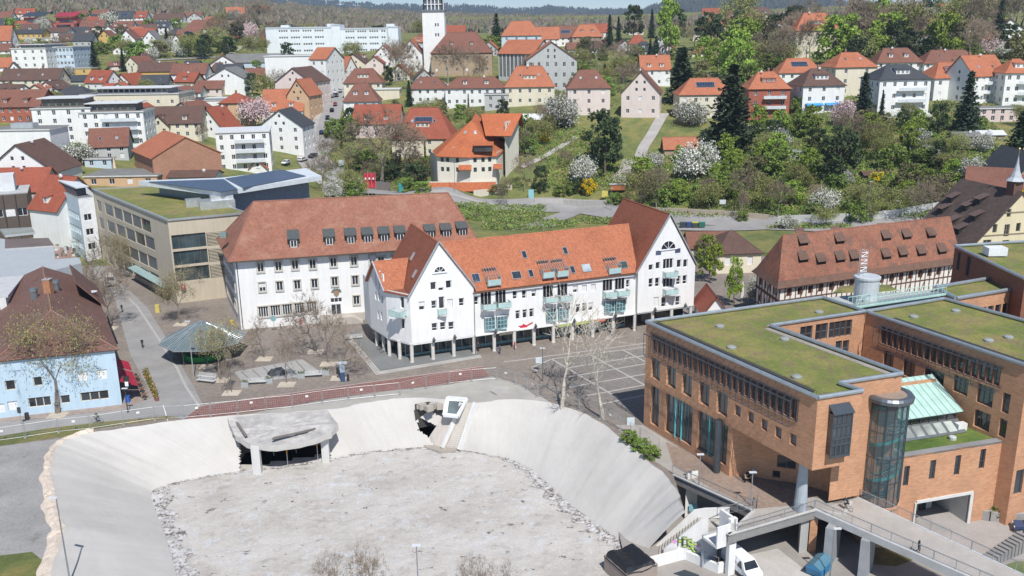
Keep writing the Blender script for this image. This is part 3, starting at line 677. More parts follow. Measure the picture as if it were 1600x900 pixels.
def skylight(th,par,a,b,c,d,u,v,w,h,col=GLD,name='skylight'):
 """a roof window on the slope a b (eave, left to right) c d (ridge right, left); u, v = fractions"""
 a,b,c,d=[Vector(V3(q))for q in(a,b,c,d)];e=(b-a).normalized();o=a+(b-a)*u;up=((d+(c-d)*u)-o);n=e.cross(up).normalized();up=(up-e*up.dot(e)).normalized();s=((d+(c-d)*u)-o).length*v;o=o+up*s
 m=MB();q=[o-e*w/2-up*h/2,o+e*w/2-up*h/2,o+e*w/2+up*h/2,o-e*w/2+up*h/2];m.slab([x+n*.12 for x in q],.14,M('plain',(.28,.28,.28),.5));k=.1
 q2=[o-e*(w/2-k)-up*(h/2-k),o+e*(w/2-k)-up*(h/2-k),o+e*(w/2-k)+up*(h/2-k),o-e*(w/2-k)+up*(h/2-k)];m.poly([x+n*.135 for x in q2],M('solar')if col=='solar' else M('glass',col));return th.part(name,m,par)
def chimney(th,par,x,y,z0,z1,col=(.3,.14,.09),s=.6):
 m=MB();m.box((x,y,z0),(s,s,z1-z0),M('brick',col));m.box((x,y,z1),(s+.14,s+.14,.12),M('plain',(.35,.34,.33)));m.bar((x,y,z1+.12),(x,y,z1+.4),.12,M('plain',(.3,.15,.1)));return th.part('chimney',m,par)
R_ORANGE=(.42,.145,.07);R_RED=(.36,.085,.04);R_BROWN=(.125,.065,.048);R_OLD=(.33,.13,.08);R_GREY=(.13,.12,.115)
def balcony(th,p0,p1,px,py,w,dp=1.3,h=1.0,col=(.45,.62,.6),solid=False):
 u,z=UZ(p0,p1,px,py);m=MB();a=W3(p0,p1,u-w/2,z,.02);rz=math.atan2(*(np.array(p1[:2])-np.array(p0[:2]))[::-1]);C_=W3(p0,p1,u,z,dp/2)
 m.box((C_[0],C_[1],z-.16),(w,dp,.16),M('plain',(.6,.6,.59)));gm=M('plain',col,.25);fr=M('metal',(.45,.5,.5))
 for q,r,s in((u-w/2+.04,u+w/2-.04,dp-.04),):
  A,B=W3(p0,p1,q,z,s),W3(p0,p1,r,z,s);m.beam((A[0],A[1],z+h),(B[0],B[1],z+h),.07,.06,fr);m.beam((A[0],A[1],z+h*.5),(B[0],B[1],z+h*.5),.03,h*.8,gm)
 for q in(u-w/2+.04,u+w/2-.04):
  A,B=W3(p0,p1,q,z,.02),W3(p0,p1,q,z,dp-.08);m.beam((A[0],A[1],z+h),(B[0],B[1],z+h),.07,.06,fr);m.beam((A[0],A[1],z+h*.5),(B[0],B[1],z+h*.5),.03,h*.8,gm)
 for k in range(4):A=W3(p0,p1,u-w/2+.04+(w-.08)*k/3,z,dp-.04);m.bar(A,(A[0],A[1],z+h),.03,fr,n=4)
 return th.part('balcony',m)
WP=M('plaster',(.80,.80,.785))
# ================================================================ white gabled arcade building
O_=P(645,568)[:2];_e=(P(927,527)[:2]-O_);_e=_e/np.linalg.norm(_e);_v=np.array([-_e[1],_e[0]])
def A(u,v,z=0.0):q=O_+_e*u+_v*v;return(q[0],q[1],z)
def arcade_building():
 T=Thing('arcade_building','long white gabled building with orange roof over a column arcade on the square','building',A(24,6));wl=MB();ZF=3.4
 p0,p1=A(0,0),A(11,0)
 fr=[(677,447,1,1.35,'s'),(689,452,.95,.6,'s'),(701,444.5,1,1.35,'s'),(659,478,1,1.5,'Bs'),(678,476,.95,1.4,'m'),(690,473,1.0,2.1,'s'),(721,472,.95,1.4,'m'),(703,474,.95,1.5,'C'),(679,511,1,1.4,'m'),(692,509.5,1,1.4,'m'),(705,509,1,1.4,'m')]
 wall(T,wl,p0,p1,[(0,ZF),(11,ZF),(11,12.4),(5.2,20.2),(0,12.1)],HP(p0,p1,fr),WP,far=False)
 u,z=UZ(p0,p1,687,425)
 def fan(p0,p1,u,z,r):
  m=MB();c=M('glass',GLD);fm=M('plain',(.72,.73,.74),.5);pts=[W3(p0,p1,u+r*math.cos(t),z+r*math.sin(t),.03)for t in np.linspace(0,math.pi,13)];m.poly(pts,c)
  for t in np.linspace(0,math.pi,5):m.beam(W3(p0,p1,u,z,.06),W3(p0,p1,u+r*math.cos(t),z+r*math.sin(t),.06),.08,.08,fm)
  for i in range(12):m.beam(pts[i],pts[i+1],.1,.1,fm)
  m.beam(W3(p0,p1,u-r-.3,z-.1,.08),W3(p0,p1,u+r+.3,z-.1,.08),.2,.12,fm);T.part('arched_window',m)
 fan(p0,p1,u,z,.95)
 balcony(T,p0,p1,690,491,1.5,.7,1.0)
 p0,p1=A(11,.6),A(42,.6);ZE=11.3
 l=[(804.5,461,.85,1.5,'m'),(819,460,.85,1.5,'m'),(834,457.5,.85,1.5,'Bs'),(809,492,.85,1.6,'t'),(820,490.5,.85,1.6,'t'),(830.5,489,.85,1.6,'t'),(744,470,.8,1.5,'m'),(899,452,.95,1.3,'Bs'),(913,451,.95,1.3,'C'),(927,449.5,.95,1.3,'C'),
   (903,482,.85,1.6,'t'),(913,480,.85,1.6,'t'),(923,479,.9,1.5,'Bs'),(981,443,.7,1.4,'m')]
 tq=[(764,504,1.8,2.1,'vx'),(783,502,1.8,2.1,'vx'),(860,490,1.8,2.1,'vx'),(879,488,1.8,2.1,'vx'),(951,477,1.8,2.1,'vx'),(968,475.5,1.8,2.1,'vx')]
 lo=[(759,466,1.9,2.2,'v'),(782,463.5,1.9,2.2,'v'),(856,455,1.9,2.1,'v'),(878.5,453,1.9,2.1,'v'),(949,445,1.9,2.0,'v'),(968,443,1.9,2.0,'v')]
 wall(T,wl,p0,p1,(ZF,ZE),HP(p0,p1,l),WP,far=False)
 for q in HP(p0,p1,lo):
  m=MB();a,b=W3(p0,p1,q[0],q[1],.02),W3(p0,p1,q[0]+q[2],q[1],.02);m.poly([a,b,(b[0],b[1],q[1]+q[3]),(a[0],a[1],q[1]+q[3])],M('glass',(.02,.02,.022)))
  for k in range(4):c=W3(p0,p1,q[0]+q[2]*k/3,q[1],.03);m.beam(c,(c[0],c[1],q[1]+q[3]),.07,.07,M('plain',(.7,.7,.7)))
  T.part('balcony_door',m)
 for q in HP(p0,p1,tq):
  m=MB();tm=M('plain',(.25,.5,.53),.5);w_,h_=q[2],q[3]
  c=W3(p0,p1,q[0]+w_/2,q[1],.3);rz=math.atan2(_e[1],_e[0]);m.box((c[0],c[1],q[1]-.18),(w_,.6,.16),M('plain',(.4,.55,.56)));m.box((c[0],c[1],q[1]-.02),(w_*.94,.5,h_),M('glass',(.12,.15,.17)),rz);m.box((c[0],c[1],q[1]+h_-.02),(w_+.1,.66,.1),M('plain',(.65,.66,.66)),rz)
  for k in range(4):d=W3(p0,p1,q[0]+w_*k/3,q[1],.58);m.beam(d,(d[0],d[1],q[1]+h_),.09,.08,tm)
  for k in(0,.33,.66,1):m.beam(W3(p0,p1,q[0],q[1]+h_*k,.585),W3(p0,p1,q[0]+w_,q[1]+h_*k,.585),.08,.08,tm)
  T.part('bay_window',m)
 for x,y in((761,481),(784,478),(857.5,470),(880,468),(950,462),(969,460)):balcony(T,p0,p1,x,y,2.4,1.5)
 p0,p1=A(42,-.1),A(54,-.1)
 l=[(1017,418,.9,1.1,'s'),(1028,415,.9,1.3,'s'),(1061,412,.9,1.5,'s'),(1071,411.5,.9,1.5,'s'),(1017,442,.9,1.7,'m'),(1027,441,.9,1.7,'m'),(1060,438,.9,1.7,'m'),(1070,437,.9,1.7,'m'),(1025,472,1.1,1.9,'C'),(1037,472,1,1.9,'m'),(1048,471,1.0,1.8,'C'),(1059,470,1.0,1.8,'m'),(1044,412,2.1,1.9,'vv'),(1044,441,2.1,1.9,'vv')]
 wall(T,wl,p0,p1,[(0,ZF),(12,ZF),(12,11.4),(6.3,21.2),(0,11.3)],HP(p0,p1,l),WP,far=False)
 u,z=UZ(p0,p1,1044,389);fan(p0,p1,u,z,1.5)
 for q in(-2.0,2.0):
  m=MB();a,b=W3(p0,p1,u+q-.55,z-.9,.04),W3(p0,p1,u+q+.55,z-.9,.04);m.poly([a,b,(b[0],b[1],z-.1),(a[0],a[1],z-.1)],M('glass',(.1,.12,.2)));T.part('window',m)
 for y in(431,458):balcony(T,p0,p1,1044.5,y,2.6,1.3)
 Lf,Lb,Lm=A(-2.9,4.5),A(-4.2,11.5),A(-.0,0)
 wall(T,wl,Lb,Lf,[(0,ZF),(L2(Lb,Lf),ZF),(L2(Lb,Lf),12.0),(L2(Lb,Lf)*.5,16.0),(0,12.0)],HP(Lb,Lf,[(587,434,.6,2.4,'s'),(592,437,.7,3.2,'s'),(597,439,.6,2.4,'s'),(587,462,.7,1.4,'s'),(597,468,.7,1.4,'m'),(592,464,.7,1.4,'s'),(591,492,.6,1.5,'s'),(596,494,.7,1.5,'s')]),WP,far=False)
 wall(T,wl,Lf,Lm,(ZF,12.0),HP(Lf,Lm,[(629,506,.8,1.8,'s'),(628,473,.9,2.0,'s')]),WP,far=False);balcony(T,Lf,Lm,627,492,2.6,1.7)
 for a,b,t in((A(54,-.1),A(54,17),11.4),(A(54,17),A(42,17),11),(A(42,13),A(11,13),11),(A(11,16),A(-4.2,16),11),(A(-4.2,16),A(-4.2,11.5),12),(A(42,17),A(42,13),11.3),(A(42,0),A(42,.6),11.3)):wall(T,wl,a,b,(ZF if a != A(42,17)else 8,t),[],WP)
 wl.prism([A(0,.05)[:2],A(54,.05)[:2],A(54,16.9)[:2],A(-4.1,16.9)[:2],A(-4.1,11.5)[:2],A(-2.8,4.6)[:2]],ZF-.25,ZF-.003,WP)
 T.part('wall',wl)
 sh=MB();sg=M('glass',(.03,.045,.05));q0,q1=A(-.3,3.4),A(41.4,3.4)
 sh.poly([A(-.3,3.4,.5),A(41.4,3.4,.5),A(41.4,3.4,3.15),A(-.3,3.4,3.15)],sg);sh.poly([A(-.3,3.4,0),A(41.4,3.4,0),A(41.4,3.4,.5),A(-.3,3.4,.5)],M('plain',(.25,.45,.43)))
 sh.poly([A(41.4,3.4),A(41.4,16),A(41.4,16,3.15),A(41.4,3.4,3.15)],WP);sh.poly([A(-3.4,14),A(-.3,3.4),A(-.3,3.4,3.15),A(-3.4,14,3.15)],sg);sh.poly([A(45,3.4),A(54,3.4),A(54,3.4,3.15),A(45,3.4,3.15)],sg)
 for i in range(30):c=A(-.3+i*1.44,3.37);sh.beam(c,(c[0],c[1],3.15),.07,.07,M('plain',(.6,.62,.62)))
 T.part('shop_front',sh)
 for u in(0,3.65,7.3,10.95,14.6,18.3,22,25.7,29.4,33.4,37.5,41.9,45.6,49.6,53.7):
  c=MB();q=A(u,.35);c.lathe((q[0],q[1],0),[(.36,0),(.36,.2),(.31,.25),(.31,ZF-.2),(.38,ZF-.2),(.38,ZF+.003)],M('plain',(.62,.59,.54),.8),10);T.part('column',c)
 for u,v in((-3.4,11),(-2.9,8.0),(-2.7,4.9),(-1.5,2.6)):
  c=MB();q=A(u,v);c.lathe((q[0],q[1],0),[(.36,0),(.31,.25),(.31,ZF-.2),(.38,ZF+.003)],M('plain',(.62,.59,.54),.8),10);T.part('column',c)
 RO=M('roof',R_ORANGE);RB=M('roof',(.26,.085,.045));OV=.45  # RB: darker orange tiles, with the shade of the gable slopes put into the colour
 m1=MB();a,b,c,d=A(10.6,.1,ZE-.25),A(42.2,.1,ZE-.25),A(44,7.2,18.5),A(6.5,7.2,18.5);m1.slab([a,b,c,d],.25,RO);m1.slab([A(44,7.2,18.5),A(44,13.6,11.2),A(8,13.6,11.2),A(6.5,7.2,18.5)][::1][::-1] if False else[A(42.5,13.6,11.2),A(8,13.6,11.2),A(6.5,7.2,18.5),A(44,7.2,18.5)],.25,RO)
 m1.beam(A(10.8,-.02,ZE-.42),A(42,-.02,ZE-.42),.18,.16,M('metal',(.3,.2,.15)));r1=T.part('roof',m1)
 m2=MB();rz_=20.35;x0,x1,cx=-.35,11.35,5.2
 m2.slab([A(x1,-.15,11.8),A(x1,16.5,11.8),A(cx,16.5,rz_),A(cx,-.15,rz_)],.22,RO);m2.slab([A(x0,16.5,11.55),A(x0,-.15,11.55),A(cx,-.15,rz_),A(cx,16.5,rz_)],.22,RB)
 m2.beam(A(x0,-.28,11.5),A(cx,-.28,rz_),.18,.22,M('metal',(.55,.58,.6)));m2.beam(A(x1,-.28,11.75),A(cx,-.28,rz_),.18,.22,M('metal',(.55,.58,.6)));r2=T.part('roof',m2)
 m3=MB();Lf3,Lb3=A(-3.3,4.2,11.8),A(-4.7,12,11.8);ap=A(-4.1,8.1,16.1);ri=A(2.2,8.1,16.1)
 m3.slab([Lf3,A(-.2,3.3,11.8),ri,ap],.2,RO);m3.slab([A(-.4,12.5,11.8),Lb3,ap,ri],.2,RO);m3.beam(Lf3,ap,.2,.2,M('metal',(.55,.58,.6)));m3.beam(Lb3,ap,.2,.2,M('metal',(.55,.58,.6)));m3.slab([Lf3,A(-.2,-.1,11.75),A(.2,3.0,12.0),A(-.1,4.2,12.1)],.2,RB);T.part('roof',m3)
 m4=MB();rz4=21.3;cx=48.3
 m4.slab([A(54.3,-.25,11.2),A(54.3,17.3,11.2),A(cx,17.3,rz4),A(cx,-.25,rz4)],.22,RB);m4.slab([A(41.6,17.3,11.0),A(41.6,-.25,11.0),A(cx,-.25,rz4),A(cx,17.3,rz4)],.22,RB)
 m4.beam(A(41.6,-.36,11.0),A(cx,-.36,rz4),.18,.22,M('metal',(.55,.58,.6)));m4.beam(A(54.3,-.36,11.2),A(cx,-.36,rz4),.18,.22,M('metal',(.55,.58,.6)));wl2=MB();wl2.poly([A(54.1,17,11),A(42,17,11),A(cx,17,21)],WP);T.part('roof',m4);T.part('gable',wl2)
 def onroof(px,py,z0=ZE-.25,v0=.1,k=7.2/7.1):
  for _ in range(1):pass
  r=ray(px,py);nrm=np.array([-_v[0]*(18.5-z0)/7.1,-_v[1]*(18.5-z0)/7.1,1.0]);o=np.array(A(11,v0,z0));t=(nrm@(o-CO))/(nrm@r);q=CO+r*t;rel=q[:2]-O_;return float(rel@_e),(float(rel@_v)-v0)/7.1
 for px,py,w_,h_,cl in((743.5,434.5,1.4,1.7,'solar'),(807,430,1.7,1.5,GLD),(829.5,427.5,.9,1.5,GLD),(894.5,421.5,.9,1.5,GLD),(916,419,1.7,1.6,(.3,.34,.36)),(974,414,1.6,1.5,(.05,.07,.06)),(819,398,.9,1.5,GLD),(883,392,.9,1.5,GLD)):
  u,v=onroof(px,py);skylight(T,r1,a,b,A(42.2,7.2,18.5),A(10.6,7.2,18.5),(u-10.6)/31.6,v,w_,h_,cl)
 for px,py,w_ in((768,437,2.3),(852,425,2.1),(874,423,2.1),(957,420,2.4)):
  u,v=onroof(px,py);m=MB();z=ZE-.25+v*7.4;fm=M('metal',(.5,.55,.55));gm=M('plain',(.4,.55,.54),.25)
  m.prism([A(u-w_/2,.1)[:2],A(u+w_/2,.1)[:2],A(u+w_/2,v*7.1+1.8)[:2],A(u-w_/2,v*7.1+1.8)[:2]],z-.8,z-.6,M('plain',(.6,.6,.6)))
  m.poly([A(u-w_/2,v*7.1+1.3,z-.6),A(u+w_/2,v*7.1+1.3,z-.6),A(u+w_/2,v*7.1+1.3,z+1.7),A(u-w_/2,v*7.1+1.3,z+1.7)],M('glass',(.05,.06,.06)))
  for k in range(6):x=u-w_/2+w_*k/5;m.beam(A(x,v*7.1+1.6,z+1.9),A(x,-.1,z+.95),.07,.07,fm)
  for s in(-1,1):m.beam(A(u+s*w_/2,-.1,z-.7),A(u+s*w_/2,-.1,z+1),.09,.09,fm);m.beam(A(u+s*w_/2,-.1,z+.3),A(u+s*w_/2,1.6,z+.3),.05,.9,gm)
  m.beam(A(u-w_/2,-.12,z+.95),A(u+w_/2,-.12,z+.95),.08,.08,fm);m.beam(A(u-w_/2,-.1,z-.1),A(u+w_/2,-.1,z-.1),.05,1.0,gm)
  T.part('roof_loggia',m,r1)
 for s,px in((-1,0),(0,1)):skylight(T,r2,A(x0,16.5,11.7),A(x0,-.15,11.7),A(5.2,-.15,20.35),A(5.2,16.5,20.35),.86-.3*px,.35+.2*px,.8,1.5,(.35,.38,.4))
 for u in(11,42.0):m=MB();m.bar(A(u,-.15,ZE),A(u,-.15,.2),.06,M('metal',(.25,.26,.28)));T.part('drain_pipe',m)
 for u in(3.65,7.3,14.6,22,29.4,37.5,45.6,52):m=MB();q=A(u,-.55);m.lathe((q[0],q[1],ZF-.1),[(.1,.1),(.3,.35),(.3,.5),(.12,.8),(.05,1)],M('plain',(.06,.07,.07)),8);m.beam(A(u,0,ZF+.5),A(u,-.5,ZF+.5),.06,.06,M('plain',(.06,.07,.07)));T.part('wall_lamp',m)
 m=MB();rc=M('plain',(.5,.02,.04),.5);q0,q1=A(11,.6),A(42,.6);u,z=UZ(q0,q1,818,511);r=.55
 m.poly([W3(q0,q1,u+r*1.25*math.cos(t),z+r*.8*math.sin(t),.07)for t in np.linspace(0,2*math.pi,17)[:-1]],rc);m.beam(W3(q0,q1,u+.5,z+.15,.09),W3(q0,q1,u+1.7,z+.65,.09),.06,.2,rc);m.beam(W3(q0,q1,u-1.0,z+.28,.09),W3(q0,q1,u-.5,z+.28,.09),.06,.12,rc);m.beam(W3(q0,q1,u-.12,z+.5,.09),W3(q0,q1,u+.12,z+.5,.09),.06,.2,rc);T.part('pot_sign',m)
 for u,w_,c in((31.0,3.2,(.45,.5,.12)),(34.6,2.2,(.62,.13,.05)),(27.5,2.6,(.4,.5,.15)),(16.4,2.6,(.16,.14,.12))):m=MB();m.box(A(u+w_/2-1,.1,2.75),(w_,.12,.5),M('plain',c,.5),math.atan2(_e[1],_e[0]));T.part('shop_sign',m)
 return T
arcade_building()
MARKS+=[(850,450,'white arcade building'),(1043,420,'white arcade building')]
mb=MB();st=M('asphalt',(.36,.36,.34));TZ=.45
q=PP([(546,523),(600,516),(640,532)],TZ)+[A(2,4)[:2],A(2,-.9)[:2]]+PP([(660,569),(592,577)],TZ)
q=[P(546,523)[:2],P(560,517)[:2],A(-4.5,16)[:2],A(-.2,5)[:2],A(11.5,2)[:2],A(11.5,-.95)[:2],A(0,-1.2)[:2],P(593,580)[:2]]
mb.prism(q,.02,.18,M('asphalt',(.19,.195,.19)))
for k in range(3):
 o=.34*k;a,b,c=P(543,524)[:2],P(592,583)[:2],A(11.5,-1.3)[:2]
 da=(b-a)/np.linalg.norm(b-a);na=np.array([da[1],-da[0]]);dc=(c-b)/np.linalg.norm(c-b);nc=np.array([dc[1],-dc[0]])
 na=na if na[0]<0 else-na;nc=nc if nc[1]<0 else-nc
 mb.prism([a+na*o,b+(na+nc)*o,b+(na+nc)*o-(na+nc)*.3,a+na*(o-.3)],.018,.2-.06*k,M_CONC);mb.prism([b+(na+nc)*o,c+nc*o,c+nc*(o-.3),b+(na+nc)*(o-.3)],.018,.2-.06*k,M_CONC)
struct('terrace',mb)
# ================================================================ white office with hipped roof
def district_office():
 ZE,ZR=13.5,22.0;q0=P(377,515)[:2];d=P(585,390,ZE)[:2]-P(366,405,ZE)[:2];d /= np.linalg.norm(d);n=np.array([-d[1],d[0]]);q1=q0+d*45;s=n*.985+d*-.17;q3=q0+s*19.5;q2=q1+n*19.2
 T=Thing('office_building','big white office with a large weathered brown hipped roof and dormers','building',(*(q0+q2)/2,0));wl=MB()
 l=[]
 for x,y in((407,418),(435,416),(461,414),(488.5,413),(521,410),(553,408),(582,406),(410,448.5),(437,447),(464.5,445),(491.5,443),(523,440),(555,438),(581,437),(557,469),(580,467)):l.append((x,y,1.25,1.75,'Fv' if x%2 else 'FvB'))
 for x in(411.5,430.5,449,468,487):l.append((x,487-(x-411)*.1,1.75,2.15,'Fvvv'))
 l.append((525.5,469,2.2,.9,'vv'));l.append((525.5,484,1.9,2.2,'v'))
 for k in range(8):u=26.5+k*2.3;l+=[]
 H=HP(q0,q1,l);H+=[(26+k*2.6,z,1.25,1.75,'Fv')for k in range(6)for z in(11.2-.9,7.6-.9,3.4)]
 wall(T,wl,q0,q1,(0,ZE),H,WP,far=False,rec=.1,name='window')
 Ls=L2(q3,q0);sh=M('plaster',(.78,.78,.76));wall(T,wl,q3,q0,(0,ZE),[(2+k*3.4,z,1.2,1.7,'Fv')for k in range(5)for z in(10,6.6)]+[(2+k*1.9,2.6,1.3,2.0,'vF')for k in range(8)],sh,far=False,rec=.1)
 wall(T,wl,q1,q2,(0,ZE),[],WP);wall(T,wl,q2,q3,(0,ZE),[(3+k*4,z,1.2,1.7,'v')for k in range(10)for z in(10,6.6)],WP);T.part('wall',wl)
 def pt(u,v,z):q=q0+d*u+n*v;return(q[0],q[1],z)
 R=M('roof',(.30,.125,.08),'worn');m=MB();e=1.1;zl=ZE-.25
 ra,rb=np.array(P(396,315,ZR)[:2]),np.array(P(700,301,ZR)[:2]);ra=(*ra,ZR);rb=(*rb,ZR)
 a,b,c,dd=(*(q0-d*e-n*e),zl),(*(q1+d*e-n*e),zl),(*(q2+d*e+n*e),zl),(*(q3-d*e+n*e),zl)
 def flare(p,r,t):p,r=np.array(p),np.array(r);o=p+(r-p)*t;return(o[0],o[1],o[2]-.35)
 A1,B1,C1,D1=flare(a,ra,.16),flare(b,rb,.16),flare(c,rb,.16),flare(dd,ra,.16)
 for f in([a,b,B1,A1],[A1,B1,rb,ra],[b,c,C1,B1],[B1,C1,rb],[c,dd,D1,C1],[C1,D1,ra,rb],[dd,a,A1,D1],[D1,A1,ra]):m.slab(f,.18,R,M('plain',(.1,.08,.07)))
 for s_,t_ in((ra,A1),(A1,a),(ra,D1),(D1,dd),(rb,B1),(ra,rb)):m.bar(s_,t_,.13,M('roof',(.3,.14,.1)),n=5)
 m.beam(a,b,.2,.2,M('metal',(.15,.12,.1)));rf=T.part('roof',m)
 for x,y in((459,380),(515,376.5),(548.5,374.5),(575,373),(601,371.5),(626,370),(673,367),(698,365.5),(723,363)):
  u,z=UZ(pt(0,1.2,0),pt(10,1.2,0),x,y);g=MB();w_,h_=1.75,2.1;z0=z-h_/2-.1;vv=1.3;dp=3.3;dm=M('metal',(.10,.115,.11))
  def q(du,v,zz):return pt(u+du,v,zz)
  g.prism([q(-w_/2,vv,0)[:2],q(w_/2,vv,0)[:2],q(w_/2,vv+dp,0)[:2],q(-w_/2,vv+dp,0)[:2]],z0,z0+h_-.12,dm)
  g.slab([q(-w_/2-.25,vv-.35,z0+h_-.05),q(w_/2+.25,vv-.35,z0+h_-.05),q(w_/2+.25,vv+dp,z0+h_+.95),q(-w_/2-.25,vv+dp,z0+h_+.95)],.12,M('metal',(.20,.22,.20)));g.poly([q(-w_/2,vv,z0+h_-.15),q(w_/2,vv,z0+h_-.15),q(w_/2,vv+dp,z0+h_+.8),q(-w_/2,vv+dp,z0+h_+.8)],dm)
  do=T.part('dormer',g,rf);f,gl,one=winmesh(1.25,1.4,'v',(.78,.78,.77),GLD);o=q(-.62,vv-.05,z0+.35);T.inst('window',one,[o[i]-T.loc[i] for i in range(3)],math.atan2(d[1],d[0]),do)
 for x,y in((350,371),):m=MB();p=D(x,y,172);m.box((p[0],p[1],p[2]),(1.2,1.2,1),M('metal',(.35,.45,.4)));T.part('roof_vent',m,rf)
 m=MB();bx=(q0+d*.35-n*.12);m.bar((*bx,ZE),(*bx,.3),.08,M('metal',(.1,.1,.1)));T.part('drain_pipe',m)
 m=MB();sm=M('plain',(.45,.41,.36),.85);m.prism([pt(14.5,-.5,0)[:2],pt(45,-.5,0)[:2],pt(45,-.02,0)[:2],pt(14.5,-.02,0)[:2]],0,1.5,sm);m.prism([pt(16.8,-2.4,0)[:2],pt(20.6,-2.4,0)[:2],pt(20.6,-.52,0)[:2],pt(16.8,-.52,0)[:2]],0,1.35,sm)
 for k in range(5):m.prism([pt(20.62+k*.35,-2.4,0)[:2],pt(20.95+k*.35,-2.4,0)[:2],pt(20.95+k*.35,-.55,0)[:2],pt(20.62+k*.35,-.55,0)[:2]],0,1.3-.25*k,sm)
 T.part('plinth',m)
 u,z=UZ(q0,q1,525.5,457);m=MB();cm=M('plain',(.3,.24,.17),.8);p=pt(u,-.12,z)
 def cr(r,n_,mm,o,sx=1):m.poly([W3(q0,q1,u+r*sx*math.cos(t),z+r*math.sin(t),o)for t in np.linspace(0,2*math.pi,n_+1)[:-1]],mm)
 for k in range(9):t=math.pi*(k/8);m.bar(W3(q0,q1,u+.45*math.cos(t),z+.2+.4*math.sin(t),.1),W3(q0,q1,u+.95*math.cos(t),z+.15+.8*math.sin(t),.1),.12,M('plain',(.12,.14,.12)),.05,5)
 m.slab([W3(q0,q1,u+a_,z+b_,.2)for a_,b_ in((-.5,.4),(-.5,-.2),(0,-.75),(.5,-.2),(.5,.4))],.18,cm);cr(.26,10,M('plain',(.5,.16,.08)),.225,.8);T.part('crest',m)
 return T
district_office();MARKS+=[(520,340,'brown hipped roof of the white office'),(440,450,'white office front')]
